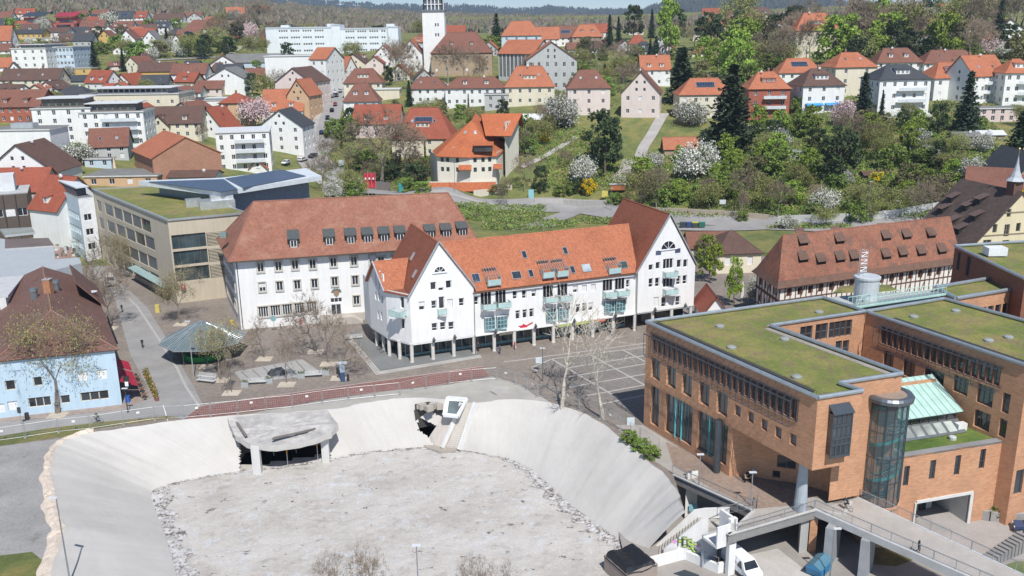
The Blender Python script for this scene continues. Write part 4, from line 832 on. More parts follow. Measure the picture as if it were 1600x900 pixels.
# ================================================================ beige office with glazed corner and roof pavilion
def beige_office():
 Z=17.3;a,b,c=P(145,297,Z)[:2],P(262,345,Z)[:2],P(385,334,Z)[:2];n=np.array([c[1]-b[1],b[0]-c[0]]);back1=c+(a-b)*.95;T=Thing('beige_office','beige office block with a green roof terrace, big square windows and a glazed corner','building',(*(a+c)/2,0))
 wl=MB();bm=M('plaster',(.52,.455,.35));X=[]
 for(x0,y0),(x1,y1),k in(((155.5,322),(228,352),6),((159,349),(234,379),6),((167,378),(238,410),6),((172,404),(242,436),6)):
  for i in range(k):t=i/(k-1);X.append((x0+(x1-x0)*t,y0+(y1-y0)*t,6.0 if i else 3.6,2.75,'G' if(i*7+int(y0))%5 != 2 else 'v'))
 wall(T,wl,a,b,(0,Z),HP(a,b,X),bm,far=False,fc=(.12,.12,.12),gc=(.05,.065,.08))
 L=L2(b,c);h=[]
 for z in(1.0,4.6,8.0,11.4):h.append((.3,z-.1,6.6,2.95,'vvvv'))
 h+=[(9.4,1.8,3.5,1.6,'C')]
 wall(T,wl,b,c,(0,Z),[q for q in h if q[1]>4],bm,far=False,fc=(.08,.09,.09),gc=(.04,.06,.065),rec=.3)
 wall(T,wl,c,back1,(0,Z),[],bm);wall(T,wl,back1,a,(0,Z),[],bm);T.part('wall',wl)
 m=MB()
 for z in(4.6,8,11.4):
  for k in range(9):m.beam(W3(b,c,7.2,z+.15+k*.3,.06),W3(b,c,12.2,z+.15+k*.3,.06),.1,.1,M('plain',(.62,.55,.42)))
  p0_,p1_=W3(b,c,7.1,z,.01),W3(b,c,12.3,z,.01);m.poly([(*p0_[:2],z),(*p1_[:2],z),(*p1_[:2],z+2.7),(*p0_[:2],z+2.7)],M('plain',(.07,.06,.05)))
 T.part('louvre',m)
 m=MB();e=(b-a)/np.linalg.norm(b-a);o=[q for q in(a,b,c,back1)]
 mm=M('metal',(.5,.52,.52));m.prism([tuple(q)for q in o],Z+.003,Z+.12,M('sedum'));
 for i in range(4):p,q=o[i],o[(i+1)%4];m.beam((*p,Z+.15),(*q,Z+.15),.55,.35,mm)
 T.part('green_roof',m)
 m=MB();q=[P(216,285,20.5),P(346,306,20.0),P(503,281,20.0),P(478,262,21.0),P(345,277,21)];bd=[(p[0],p[1])for p in q];cx=np.mean([p[0] for p in q]);cy=np.mean([p[1] for p in q])
 inn=[(cx+(p[0]-cx)*.82,cy+(p[1]-cy)*.8+.6)for p in q];m.prism(inn,Z-4,19.3,M('plain',(.20,.245,.30),.3));T.part('pavilion_wall',m)
 m=MB();m.slab([(p[0],p[1],20.9)for p in q],1.0,M('plain',(.6,.64,.66),.5));rf=T.part('pavilion_roof',m)
 m=MB();s=[P(232,284,21.0),P(346,300,21.0),P(372,296,21),P(350,280,21.0)];m.slab([(p[0],p[1],21.05)for p in s],.1,M('solar'));T.part('solar_panel',m,rf);m=MB();s=[P(352,279,21.0),P(380,294,21.0),P(478,275,21),P(440,265,21.0)];m.slab([(p[0],p[1],21.05)for p in s],.1,M('solar'));T.part('solar_panel',m,rf)
 m=MB();g=M('metal',(.55,.57,.58));p=P(330,330,Z);p2=P(300,318,Z);u_=(c-b)/np.linalg.norm(c-b);rz=math.atan2(u_[1],u_[0]);m.box((p[0],p[1]+4,Z),(7.2,4.2,1.8),g,rz);m.box((p[0]+1,p[1]+4.5,Z+1.8),(4.6,2.6,.8),M('metal',(.7,.72,.73)),rz);m.box((p[0]-5.5,p[1]+5.5,Z),(3.2,2.4,1.7),g,rz);T.part('air_handler',m)
 m=MB();p0_,p1_=W3(a,b,L2(a,b)*.52,3.6,.1),W3(a,b,L2(a,b)*.97,3.6,.1);p2_,p3_=W3(a,b,L2(a,b)*.97,3.3,1.9),W3(a,b,L2(a,b)*.52,3.3,1.9);m.slab([p3_,p2_,p1_,p0_],.12,M('plain',(.3,.42,.42),.2));T.part('glass_canopy',m)
 u,z=UZ(b,c,283,452);m=MB();m.box(W3(b,c,1.4,3.2,.8),(.9,.2,.9),M('plain',(.5,.02,.03),.4),rz);m.box(W3(b,c,1.4,3.5,.92),(.35,.04,.35),M('plain',(.8,.8,.8),.4),rz);T.part('bank_sign',m)
beige_office();MARKS+=[(220,380,'beige office block'),(410,285,'solar roof of the beige office')]
# ================================================================ blue corner house
def blue_house():
 ZE=8.9;f1=P(191,632)[:2];f0=P(-30,657)[:2];s1=P(128,410,ZE)[:2];T=Thing('blue_house','light blue corner house with brown hipped tile roof and a red awning side','house',(*(f0+f1)/2,0));wl=MB();bl=M('plaster',(.47,.60,.70))
 X=[(101,559,1.3,1.7,'v'),(141,554,1.2,1.8,'s'),(60,563,1.2,1.6,'v'),(129,588,1.3,1.5,'C'),(160,585,1.3,1.5,'C'),(59,596,1.2,1.4,'s'),(16,602,1.3,1.5,'s'),(102,624,1.3,1.3,'s'),(62,628,3.0,1.5,'vv'),(20,634,1.3,1.4,'C'),(2,638,1.0,1.4,'C')]
 X+=[(134,620,1.4,1.4,'s'),(148,618.5,1.4,1.4,'s'),(162,617,1.4,1.4,'s')]
 wall(T,wl,f0,f1,(0,ZE),HP(f0,f1,X),bl,far=False,fc=(.62,.55,.42));dr=(s1-f1)/np.linalg.norm(s1-f1);s1=f1+dr*46;b0=f0+dr*46
 wall(T,wl,f1,s1,(0,ZE),[(2+k*3.3,z,1.1,1.6,'v')for k in range(8)for z in(3.9,6.6)],M('plaster',(.7,.75,.78)),far=True);wall(T,wl,s1,b0,(0,ZE),[],bl);wall(T,wl,b0,f0,(0,ZE),[],bl);T.part('wall',wl)
 m=MB();e=(f1-f0)/np.linalg.norm(f1-f0);ov=.5;R=M('roof',(.17,.09,.068));zl=ZE-.1;fw=15.6
 g0=f1-e*fw;a,b,c,d=g0-e*ov-dr*ov,f1+e*ov-dr*ov,f1+dr*44+e*ov,g0+dr*44-e*ov;zr=13.6;ra=f1-e*7.5+dr*7.0;rb=f1-e*7.5+dr*38
 A_,B_,C_,D_=(*a,zl),(*b,zl),(*c,zl),(*d,zl);RA,RB_=(*ra,zr),(*rb,zr)
 m.slab([A_,B_,RA],.2,R);m.slab([B_,C_,RB_,RA],.2,R);m.slab([D_,A_,RA,RB_],.2,R);m.slab([C_,D_,RB_],.2,R)
 for s,t in((RA,B_),(RA,A_),(RA,RB_)):m.bar(s,t,.12,M('roof',(.3,.17,.13)),n=5)
 r2=f1-e*7+dr*22;m.slab([(*(f1+dr*24+e*1.2),zl+.1),(*(f1+dr*38+e*1.2),zl+.1),(*(f1+dr*38-e*3),zr),(*(f1+dr*24-e*3),zr)],.2,R)
 rf=T.part('roof',m);chimney(T,rf,*(ra+dr*12+e*.2),12.6,15.6,(.42,.2,.1),1.1)
 m=MB();k=M('metal',(.25,.27,.28))
 for q in(ra+dr*12-e*2.0,ra+dr*16.5+e*1.4):m.lathe((q[0],q[1],12.4),[(.55,0),(.55,1.4),(.65,1.45),(.6,1.9),(.1,2.0)],k,10)
 T.part('roof_vent',m,rf);m=MB();q=f1+dr*27-e*.5;m.lathe((q[0],q[1],10.6),[(.05,0),(.75,.35),(.8,.4)],M('plain',(.6,.6,.6)),12);m.bar((q[0],q[1],10),(q[0],q[1],10.7),.05,k);T.part('satellite_dish',m,rf)
 m=MB();
 for t0,t1 in((.5,3.6),(3.9,7.2),(8.0,12.5)):m.slab([(*(f1+dr*t0+e*2.6),2.5),(*(f1+dr*t1+e*2.6),2.5),(*(f1+dr*t1+e*.05),3.6),(*(f1+dr*t0+e*.05),3.6)],.06,M('plain',(.36,.015,.04),.7))
 T.part('awning',m)
 m=MB();q=f1+e*1.0-dr*.2;m.box((q[0],q[1],3.6),(.9,.08,.9),M('plain',(.03,.03,.03)));m.box((q[0],q[1]-.06,2.9),(.5,.06,.7),M('plain',(.8,.8,.8)));T.part('pub_sign',m)
 return f1,dr,e
BH=blue_house();MARKS+=[(100,560,'blue corner house')]
# ================================================================ brick offices with green roofs
BR=M('brick',(.54,.29,.165));CAPM=M('metal',(.42,.47,.50));DKM=M('metal',(.10,.12,.14));TQ=(.08,.42,.45)
def roof_edge(m,pts,z,w_=.5,h=.45,mat=None,n=8,close=True):
 k=len(pts)
 for i in range(k if close else k-1):
  p,q=pts[i],pts[(i+1)%k];m.bar((*p[:2],z+.1),(*q[:2],z+.1),w_/2,mat or CAPM,n=8)
def brick_wing():
 ZT=15.0;px=[(1010,503),(1278,622),(1348,611),(1311,599),(1410,584),(1204,509),(1352,487),(1326,478),(1285,465)]
 V=[P(x,y,ZT)[:2] for x,y in px];a,b,c,d,e,f,g,h,i=V;T=Thing('brick_office','orange brick office wing with green roof, long shaded window band and overhanging prow','building',(*(a+c+g)/3,0));wl=MB()
 row2=[(1024,577,2.0,2.9,'v'),(1048.5,589,2.0,2.9,'v'),(1073,602,2.0,2.9,'v'),(1100,616,2.0,2.9,'v'),(1128,631,2.0,2.9,'v')]
 sm=[(1152.5,642,1.0,1.35,'G'),(1173,652,1.0,1.35,'G'),(1194,664,1.0,1.35,'G'),(1216,676,1.0,1.35,'G'),(1239,687,1.0,1.35,'G')]
 row3=[(1023,635,1.9,5.6,'vx'),(1060,653,5.6,5.9,'vvvvx'),(1112.5,679,5.6,6.2,'vvvvx')]
 zb=6.5;uc=UZ(a,b,1142,690)[0]
 L=L2(a,b);band=(1.4,11.35,L-4.2,2.35,'-')
 h1=[q for q in HP(a,b,row2+sm)];
 wall(T,wl,a,b,[(0,zb),(L,zb),(L,ZT),(0,ZT)],[band]+[q for q in h1 if q[1]>zb],BR,far=False,fc=(.10,.12,.14),gc=(.06,.065,.06),rec=.35)
 low=[q for q in HP(a,b,row3)];top_=[(q[0],q[1],q[2],q[3]-(max(0,q[1]+q[3]-zb+.05)),q[4])for q in low]
 wall(T,wl,a,lerp(a,b,uc/L),(0,zb),top_,BR,far=False,fc=(.10,.12,.14),gc=(.07,.08,.08),rec=.35)
 nb=25
 for k in range(nb):
  f_,g_,one=winmesh((L-4.2)/nb-.35,2.3,'m',(.12,.13,.15),(.07,.075,.07));q=W3(a,b,1.4+.17+(L-4.2)*k/nb,11.37,-.3);T.inst('window',one,q,math.atan2(b[1]-a[1],b[0]-a[0]))
 m=MB();rd=M('brick',(.22,.10,.06))
 for k in range(nb+1):u=1.4+(L-4.2)*k/nb;m.beam(W3(a,b,u,11.37,-.2),W3(a,b,u,13.68,-.2),.3,.3,rd)
 T.part('window_pier',m)
 m=MB();ca=M('plain',TQ,.4)
 for x,y in((1056,642),(1065.5,648),(1109,664),(1119,670)):
  u,z=UZ(a,b,x,y);m.beam(W3(a,b,u,.9,.02),W3(a,b,u,6.45,.02),.16,.1,ca)
 T.part('turquoise_mullion',m)
 m=MB()
 for k in range(nb+1):
  u=1.2+(L-3.8)*k/nb;m.bar(W3(a,b,u,14.9,.35),W3(a,b,u,13.9,1.25),.035,DKM,n=4);m.bar(W3(a,b,u,13.9,1.25),W3(a,b,u,10.9,1.25),.035,DKM,n=4);m.bar(W3(a,b,u,10.9,1.25),W3(a,b,u,10.9,.02),.03,DKM,n=4);m.beam(W3(a,b,u,11.3,.05),W3(a,b,u,13.9,.05),.06,.1,DKM)
 for z,o,r in((13.9,1.25,.08),(10.9,1.25,.05),(12.4,1.25,.025),(13.8,.1,.06),(11.3,.1,.06)):m.bar(W3(a,b,1.2,z,o),W3(a,b,L-2.6,z,o),r,DKM,n=5)
 T.part('sunshade_frame',m)
 wall(T,wl,b,c,(zb,ZT),[],BR);wall(T,wl,c,d,(zb,ZT),[],BR);wall(T,wl,d,e,(zb-6,ZT),[],BR)
 wall(T,wl,e,f,(-5,ZT),[(1+k*2.2,z,1.3,1.9,'v')for k in range(9)for z in(8,12)],BR)
 Lf=L2(f,g);wall(T,wl,f,g,(-5,ZT),HP(f,g,[(x,y,1.05,2.3,'x')for x,y in((1279,519),(1288,517.5),(1300,516),(1309,514.5),(1318,513),(1326,512),(1255,523),(1264,521.5),(1310,545),(1321,544))]),BR,far=False,fc=(.14,.15,.16))
 wall(T,wl,g,h,(0,ZT),[],BR);wall(T,wl,h,i,(0,ZT),[],BR);wall(T,wl,i,a,(0,ZT),[],BR)
 lo=[lerp(a,b,uc/L),P(1172,744)[:2],P(1196,748)[:2],P(1243,755)[:2],P(1283,765)[:2],P(1314,778)[:2],P(1326,776)[:2]]
 lw=[[(1160,690,0,0,'s')]]
 for k in range(len(lo)-1):
  p,q=lo[k],lo[k+1];hs=[]
  if k==1:hs=HP(p,q,[(1179,697,2.1,3.0,'v')])
  if k==2:hs=HP(p,q,[(1204,706,2.4,2.4,'v'),(1213,741,.9,.9,'s'),(1229,722,2.2,1.6,'v')])
  if k==3:hs=HP(p,q,[(1280,751,.9,.9,'s')])
  hs=[(u_,min(z_,6.35-h_),w_,h_,s_)for u_,z_,w_,h_,s_ in hs];wall(T,wl,p,q,(0,zb),hs,BR,far=False,fc=(.08,.09,.1))
 wl.poly([(*p,zb)for p in(lerp(a,b,uc/L),b,c,d,e)][::-1]+[(*lo[-1],zb)],M('plaster',(.45,.40,.35)))
 wall(T,wl,P(1326,776)[:2],d*.5+e*.5,(0,zb),[],BR)
 T.part('wall',wl)
 m=MB();q=lerp(a,b,(uc-1.0)/L);m.bar((*W3(a,b,uc-1.6,0,.6)[:2],.1),(*W3(a,b,uc-1.6,0,.6)[:2],7.0),.45,DKM,n=12);T.part('round_pillar',m)
 m=MB();q=P(1250,797)[:2];m.lathe((q[0],q[1],0),[(.75,0),(.72,1.3),(.7,1.4),(.42,7.4)],M('plain',(.36,.40,.43),.5),16);T.part('round_pillar',m)
 m=MB();zc=10.6;Lb=L2(b,c);p,q=W3(b,c,Lb*.28,0),W3(b,c,Lb*.68,0)
 for z0,z1 in((8.0,13.3),):
  f1_,f2_,f3_,f4_=W3(b,c,Lb*.28,0,.0),W3(b,c,Lb*.70,0,.0),W3(b,c,Lb*.70,0,.8),W3(b,c,Lb*.28,0,.8);m.prism([f1_[:2],f2_[:2],f3_[:2],f4_[:2]],z0+.3,z1-.2,M('glass',(.05,.06,.07)))
  for k in range(5):u=Lb*(.28+.42*k/4);m.beam(W3(b,c,u,z0,.82),W3(b,c,u,z1,.82),.16,.1,DKM)
  for z in(z0+.2,9.6,10.3,11.8,z1-.1):m.beam(W3(b,c,Lb*.27,z,.8),W3(b,c,Lb*.71,z,.8),.22,.28,DKM)
  m.slab([W3(b,c,Lb*.26,z1-.1,1.1),W3(b,c,Lb*.72,z1-.1,1.1),W3(b,c,Lb*.72,z1+.7,0),W3(b,c,Lb*.26,z1+.7,0)],.1,DKM)
 T.part('bay_window',m)
 m=MB();tess([[tuple(v)for v in V]],ZT-.25,m,M('sedum'));ed=MB();roof_edge(ed,V,ZT-.05);rf=T.part('green_roof',m);T.part('roof_edge',ed,rf)
 gr=MB();gm=M('gravel',(.32,.29,.26))
 def inset(p,q,w0,w1,z):
  dd=(q-p)/np.linalg.norm(q-p);nn=np.array([-dd[1],dd[0]]);gr.poly([(*(p+nn*w0),z),(*(q+nn*w0),z),(*(q+nn*w1),z),(*(p+nn*w1),z)],gm)
 inset(e,f,.3,1.1,ZT-.22);inset(f,g,.3,1.0,ZT-.215);T.part('gravel_strip',gr,rf)
 wk=MB();dk_=M('plain',(.045,.045,.04),.8);dd=(b-a)/np.linalg.norm(b-a);nn=np.array([-dd[1],dd[0]]);wk.beam((*(a+nn*.95+dd*1.2),ZT+.02),(*(b+nn*.95-dd*1.6),ZT+.02),.6,.14,dk_);wk.bar((*(a+nn*.55+dd),ZT+.55),(*(b+nn*.55-dd*1.5),ZT+.55),.02,DKM,n=4)
 for k in range(19):q=a+nn*.5+dd*(1+k*1.6);wk.bar((*q,ZT),(*q,ZT+.55),.02,DKM,n=4)
 T.part('rail',wk,rf)
 for x,y in((1125,508),(1143,541),(1245,587),(1226,528),(1280,486)):m=MB();q=P(x,y,ZT);m.lathe((q[0],q[1],ZT-.25),[(.6,0),(.6,.2),(.45,.3),(.2,.36)],M('plain',(.28,.30,.28),.5),12);T.part('roof_dome',m,rf)
 return T
brick_wing();MARKS+=[(1150,560,'brick office with the prow')]
def brick_wing2():
 ZT=15.0;a=P(1353,487,ZT)[:2];b=P(1608,573,ZT)[:2];T=Thing('brick_office','second orange brick office wing at right edge with rows of wide windows and green roof','building',(*b,LOWZ));wl=MB();L=L2(a,b);dd=(b-a)/L;nn=np.array([-dd[1],dd[0]])
 c=b+nn*-.0+P(1700,548,ZT)[:2]-P(1600,566,ZT)[:2];c2=P(1640,512,ZT)[:2];g=P(1475,467,ZT)[:2];h=P(1440,471,ZT)[:2]
 row2=[(1388,563,1.7,2.4,'v'),(1420,576,1.9,2.4,'v'),(1459,590,3.0,2.2,'vvv'),(1501,602,2.1,2.2,'vv'),(1539,618,2.2,2.5,'vv'),(1571.5,630,1.0,2.5,'s')]
 row3=[(1416,606,1.8,2.0,'v'),(1447,616,2.0,1.8,'v'),(1534,657,2.2,2.3,'vv'),(1566.5,669,1.0,2.3,'s'),(1530,700,1,1.5,'s')]
 band=(2.9,11.35,L-6.2,2.35,'-')
 wall(T,wl,a,b,(LOWZ,ZT),[band]+HP(a,b,row2+row3[:4]),BR,far=False,fc=(.08,.09,.1),gc=(.05,.055,.055),rec=.3);nb=18
 for k in range(nb):
  f_,g_,one=winmesh((L-6.2)/nb-.35,2.3,'m',(.12,.13,.15),(.07,.075,.07));T.inst('window',one,W3(a,b,2.9+.17+(L-6.2)*k/nb,11.37,-.3),math.atan2(dd[1],dd[0]))
 m=MB();rd=M('brick',(.22,.10,.06))
 for k in range(nb+1):u=2.9+(L-6.2)*k/nb;m.beam(W3(a,b,u,11.37,-.2),W3(a,b,u,13.68,-.2),.3,.3,rd)
 T.part('window_pier',m);m=MB()
 for k in range(nb+1):
  u=2.7+(L-5.8)*k/nb;m.bar(W3(a,b,u,14.9,.35),W3(a,b,u,13.9,1.25),.035,DKM,n=4);m.bar(W3(a,b,u,13.9,1.25),W3(a,b,u,10.9,1.25),.035,DKM,n=4);m.bar(W3(a,b,u,10.9,1.25),W3(a,b,u,10.9,.02),.03,DKM,n=4)
 for z,o,r in((13.9,1.25,.08),(10.9,1.25,.05),(13.8,.1,.06),(11.3,.1,.06)):m.bar(W3(a,b,2.7,z,o),W3(a,b,L-3,z,o),r,DKM,n=5)
 T.part('sunshade_frame',m)
 wall(T,wl,b,c,(LOWZ,ZT),HP(b,c,[(1592,753,1.3,3.2,'s')]),BR,far=False,fc=(.08,.09,.1));wall(T,wl,c,c2,(LOWZ,ZT),[],BR);wall(T,wl,c2,g,(0,ZT),[],BR);wall(T,wl,g,a,(0,ZT),[],BR);T.part('wall',wl)
 V=[a,b,c,c2,g];m=MB();tess([V],ZT-.25,m,M('sedum'));rf=T.part('green_roof',m);ed=MB();roof_edge(ed,V,ZT-.05);T.part('roof_edge',ed,rf)
 wk=MB();wk.beam((*(a+nn*.95+dd*4),ZT+.02),(*(b+nn*.95-dd*1),ZT+.02),.6,.14,M('plain',(.045,.045,.04),.8));T.part('rail',wk,rf)
 for x,y in((1494,484),(1428,493),(1576,525),(1545,530)):m=MB();q=P(x,y,ZT);m.lathe((q[0],q[1],ZT-.25),[(.6,0),(.6,.2),(.45,.3),(.2,.36)],M('plain',(.28,.30,.28),.5),12);T.part('roof_dome',m,rf)
brick_wing2();MARKS+=[(1470,560,'brick wing at the right edge')]
def brick_rear():
 """rear wings, link roof with drum and mint green catwalk"""
 ZT=15.0;T=Thing('brick_office','rear brick office wing with strip windows, copper edged green roof and mint catwalk','building',(*P(1500,450,ZT)[:2],0))
 V=[P(x,y,ZT)[:2] for x,y in((1502,468),(1462,452),(1434,453),(1560,434),(1640,448))];V=[P(1494,467,ZT)[:2],P(1610,448,ZT)[:2],P(1561,433,ZT)[:2],P(1462,450,ZT)[:2]]
 wl=MB()
 for i in range(4):
  p,q=V[i],V[(i+1)%4];Lq=L2(p,q);wall(T,wl,p,q,(0,ZT),[(2.2+k*1.5,10.6,1.15,2.4,'x')for k in range(int((Lq-4)/1.5))] if i==0 else[],BR,fc=(.1,.11,.12))
 m=MB();tess([V],ZT-.2,m,M('sedum'));rf=T.part('green_roof',m);ed=MB();roof_edge(ed,V,ZT,.6);T.part('roof_edge',ed,rf)
 V2=[P(x,y,ZT-.6)[:2] for x,y in((1336,485),(1470,470),(1500,470),(1462,452),(1320,461),(1285,465),(1300,474))];m=MB();m.prism(V2,0,ZT-.7,BR,M('gravel',(.42,.44,.42)));T.part('link',m)
 V3_=[P(x,y,ZT-1)[:2] for x,y in((1300,462),(1405,458),(1388,448),(1312,450))];m=MB();tess([V3_],ZT-.65,m,M('sedum'));T.part('green_roof',m)
 T.part('wall',wl)
 q=P(1354,472,ZT-.6);m=MB();m.lathe((q[0]-.2,q[1],ZT-.8),[(1.7,0),(1.7,3.8),(1.85,3.8),(1.85,4.1),(1.6,4.2)],M('plain',(.46,.49,.51),.6),20);T.part('stair_drum',m)
 m=MB();p=(q[0]-.9,q[1]+.3);lc=M('metal',(.7,.72,.75))
 for dx in(-.45,.45):
  for dy in(-.3,.3):m.bar((p[0]+dx,p[1]+dy,ZT+3.4),(p[0]+dx,p[1]+dy,ZT+7.2),.05,lc,n=4)
 for k in range(7):
  z=ZT+3.5+k*.55;s=1 if k%2 else-1
  m.bar((p[0]-.45*s,p[1]-.3,z),(p[0]+.45*s,p[1]-.3,z+.5),.045,lc,n=4);m.bar((p[0]-.45,p[1]-.3,z),(p[0]+.45,p[1]-.3,z),.04,lc,n=4)
 T.part('lattice_mast',m)
 m=MB();mc=M('plain',(.42,.62,.56),.5);A0,A1=P(1337,481,ZT)[:2],P(1478,460,ZT)[:2];d_=(A1-A0)/L2(A0,A1);n_=np.array([-d_[1],d_[0]]);Lc=L2(A0,A1)
 m.beam((*A0,ZT+.05),(*A1,ZT+.05),.25,.25,mc);m.prism([A0,A1,A1+n_*1.6,A0+n_*1.6],ZT-.05,ZT+.05,M('metal',(.5,.55,.5)))
 for s in(0,1.6):
  m.bar((*(A0+n_*s),ZT+1.1),(*(A1+n_*s),ZT+1.1),.045,mc,n=4)
  for k in range(22):c=A0+n_*s+d_*Lc*k/21;m.bar((*c,ZT),(*c,ZT+1.1),.04,mc,n=4)
 for s in(0,1):c=A1 if s else A0;m.bar((*c,ZT),(*(c+d_*(-1.2 if s else 1.2)),ZT+1.9),.05,mc,n=4)
 T.part('catwalk',m)
 Z2=17.5;T2=Thing('brick_office','dark brick block with upright windows and green roof beside the half timbered barn','building',(*P(1540,420,10)[:2],0));V=[P(1492,385,Z2)[:2],P(1602,437,Z2)[:2],P(1720,420,Z2)[:2],P(1620,377,Z2)[:2]];wl=MB()
 for i in range(4):wall(T2,wl,V[i],V[(i+1)%4],(0,Z2),HP(V[0],V[1],[(1498,408,1,3,'v'),(1513,416,1.2,3.2,'v'),(1541,425,1.4,4,'v')])if i==0 else[],M('brick',(.23,.10,.06)),fc=(.1,.12,.14))
 T2.part('wall',wl);m=MB();tess([V],Z2-.2,m,M('sedum'));rf=T2.part('green_roof',m);ed=MB();roof_edge(ed,V,Z2,.5);T2.part('roof_edge',ed,rf);m=MB();q=P(1554,398,Z2);m.box((q[0],q[1],Z2),(3,2,1.3),M('plain',(.7,.72,.74)));T2.part('air_handler',m)
brick_rear()
def low_wing():
 p1=P(1557,808,LOWZ)[:2];A_=P(1010,503,15)[:2];I_=P(1285,465,15)[:2];d2=(P(1560,683,4)[:2]-P(1420,705,4)[:2]);d2 /= np.linalg.norm(d2);p0=p1-d2*15.5;zt=zsolve(p1[0],p1[1],688);n_=np.array([-d2[1],d2[0]])
 T=Thing('low_wing','low brick wing with garage door, grass roof and pale green copper hall roof','building',(*(p0+p1)/2,LOWZ));wl=MB();L=15.5
 gu0,gz0=UZ(p0,p1,1430,795);gu1,gz1=UZ(p0,p1,1519,752);
 hs=HP(p0,p1,[(1416,744,.75,2.6,'s'),(1457,734,.8,2.5,'m'),(1496,727,.8,2.6,'m'),(1535,717,.8,2.6,'m')])
 gh=(gu0,LOWZ+.001,gu1-gu0,4.1,'-');wall(T,wl,p0,p1,(LOWZ,zt),[gh]+hs,BR,far=False,fc=(.06,.065,.07));wall(T,wl,p1,p1+n_*14,(LOWZ,zt),[],BR);wall(T,wl,p0-d2*1+n_*0,p0,(LOWZ,zt),[],BR);T.part('wall',wl)
 m=MB();wm=M('plain',(.55,.55,.53),.7);q0,q1=W3(p0,p1,gu0+.3,0,-.1),W3(p0,p1,gu1-.1,0,-.1);r0,r1=W3(p0,p1,gu0+.3,0,-9),W3(p0,p1,gu1-.1,0,-9)
 m.poly([(*q1[:2],LOWZ),(*r1[:2],LOWZ),(*r1[:2],LOWZ+4),(*q1[:2],LOWZ+4)][::-1],wm);m.poly([(*q0[:2],LOWZ),(*r0[:2],LOWZ),(*r0[:2],LOWZ+4),(*q0[:2],LOWZ+4)],wm);m.poly([(*r0[:2],LOWZ),(*r1[:2],LOWZ),(*r1[:2],LOWZ+4),(*r0[:2],LOWZ+4)],M('plain',(.12,.12,.12)))
 m.poly([(*q0[:2],LOWZ+4.05),(*q1[:2],LOWZ+4.05),(*r1[:2],LOWZ+4.05),(*r0[:2],LOWZ+4.05)],wm);m.box(W3(p0,p1,gu1-2.6,LOWZ,-4.5),(2.2,.3,3.8),wm,math.atan2(d2[1],d2[0]));m.box(W3(p0,p1,gu1-3,LOWZ,-4.2),(1.0,.1,2.2),M('plain',(.02,.02,.03)),math.atan2(d2[1],d2[0]))
 T.part('garage',m);m=MB();fm=M('plain',(.62,.62,.6));m.beam(W3(p0,p1,gu0,LOWZ+4.1,.06),W3(p0,p1,gu1+.3,LOWZ+4.1,.06),.2,.35,fm);m.beam(W3(p0,p1,gu1+.15,LOWZ,.06),W3(p0,p1,gu1+.15,LOWZ+4,.06),.35,.3,fm);m.beam(W3(p0,p1,gu0-.1,LOWZ,.06),W3(p0,p1,gu0-.1,LOWZ+4,.06),.2,.3,fm);T.part('garage_frame',m)
 V=[p0-d2*2.5,p1,p1+n_*6,p0-d2*2.5+n_*6];m=MB();tess([V],zt-.1,m,M('grass',(.10,.17,.03)));rf=T.part('green_roof',m);m=MB();m.prism([p0-d2*2.5,p1,p1+n_*.9,p0-d2*2.5+n_*.9],zt-.25,zt+.05,M('asphalt',(.25,.25,.25)));m.prism([p1-d2*.6+n_*.9,p1+n_*.9,p1+n_*6,p1-d2*.6+n_*6],zt-.2,zt+.05,M('asphalt',(.25,.25,.25)));T.part('parapet',m,rf)
 def q(u,v,z):c=p0+d2*u+n_*v;return(c[0],c[1],z)
 m=MB();cop=M('plain',(.40,.58,.52),.6);z0=zt;e0,e1=-2.0,12.6
 sl=[q(e0,3.4,z0),q(e1,3.4,z0),q(e1,5.2,z0+1.1),q(e0,5.2,z0+1.1)];m.slab(sl,.15,M('metal',(.25,.27,.28)))
 for k in range(7):u=1.0+k*1.55;s=MB();m.slab([q(u,3.65,z0+.21),q(u+1.15,3.65,z0+.21),q(u+1.15,4.95,z0+1.0),q(u,4.95,z0+1.0)],.05,M('glass',(.4,.43,.4)))
 m.prism([q(e0,5.2,0)[:2],q(e1-.3,5.2,0)[:2],q(e1-.3,9.5,0)[:2],q(e0,9.5,0)[:2]],z0-3,z0+2.1,M('glass',(.05,.05,.055)))
 for k in range(12):u=e0+(e1-e0-.3)*k/11;m.beam(q(u,5.15,z0+1.0),q(u,5.15,z0+2.1),.1,.1,DKM)
 T.part('clerestory',m);m=MB();zc=z0+2.2;ap=z0+4.9;m.slab([q(e0-.5,4.6,zc),q(e1+.2,4.6,zc),q(e1+.2,10.6,ap),q(e0-.5,10.6,ap)],.18,cop,DKM)
 for k in range(17):u=e0-.5+(e1+.7-e0)*k/16;m.bar(q(u,4.6,zc+.05),q(u,10.6,ap+.05),.05,cop,n=4)
 T.part('copper_roof',m)
 m=MB();m.prism([q(e0,9.4,0)[:2],q(e1,9.4,0)[:2],q(e1,10.5,0)[:2],q(e0,10.5,0)[:2]],z0-3,ap-.3,BR);T.part('back_wall',m)
 m=MB();m.box(q(12.3,4.2,zt),(1.3,.8,.9),M('plain',(.7,.7,.7)),math.atan2(d2[1],d2[0]));T.part('air_handler',m)
 for u,v in((9.6,2.4),(1.0,1.6)):m=MB();c=q(u,v,zt);m.lathe(c,[(.45,-.1),(.45,.25),(.3,.35)],M('plain',(.5,.52,.5)),10);T.part('roof_dome',m,rf)
 return p0,p1,n_,d2,zt
LWG=low_wing();MARKS+=[(1480,740,'garage door of the low brick wing')]
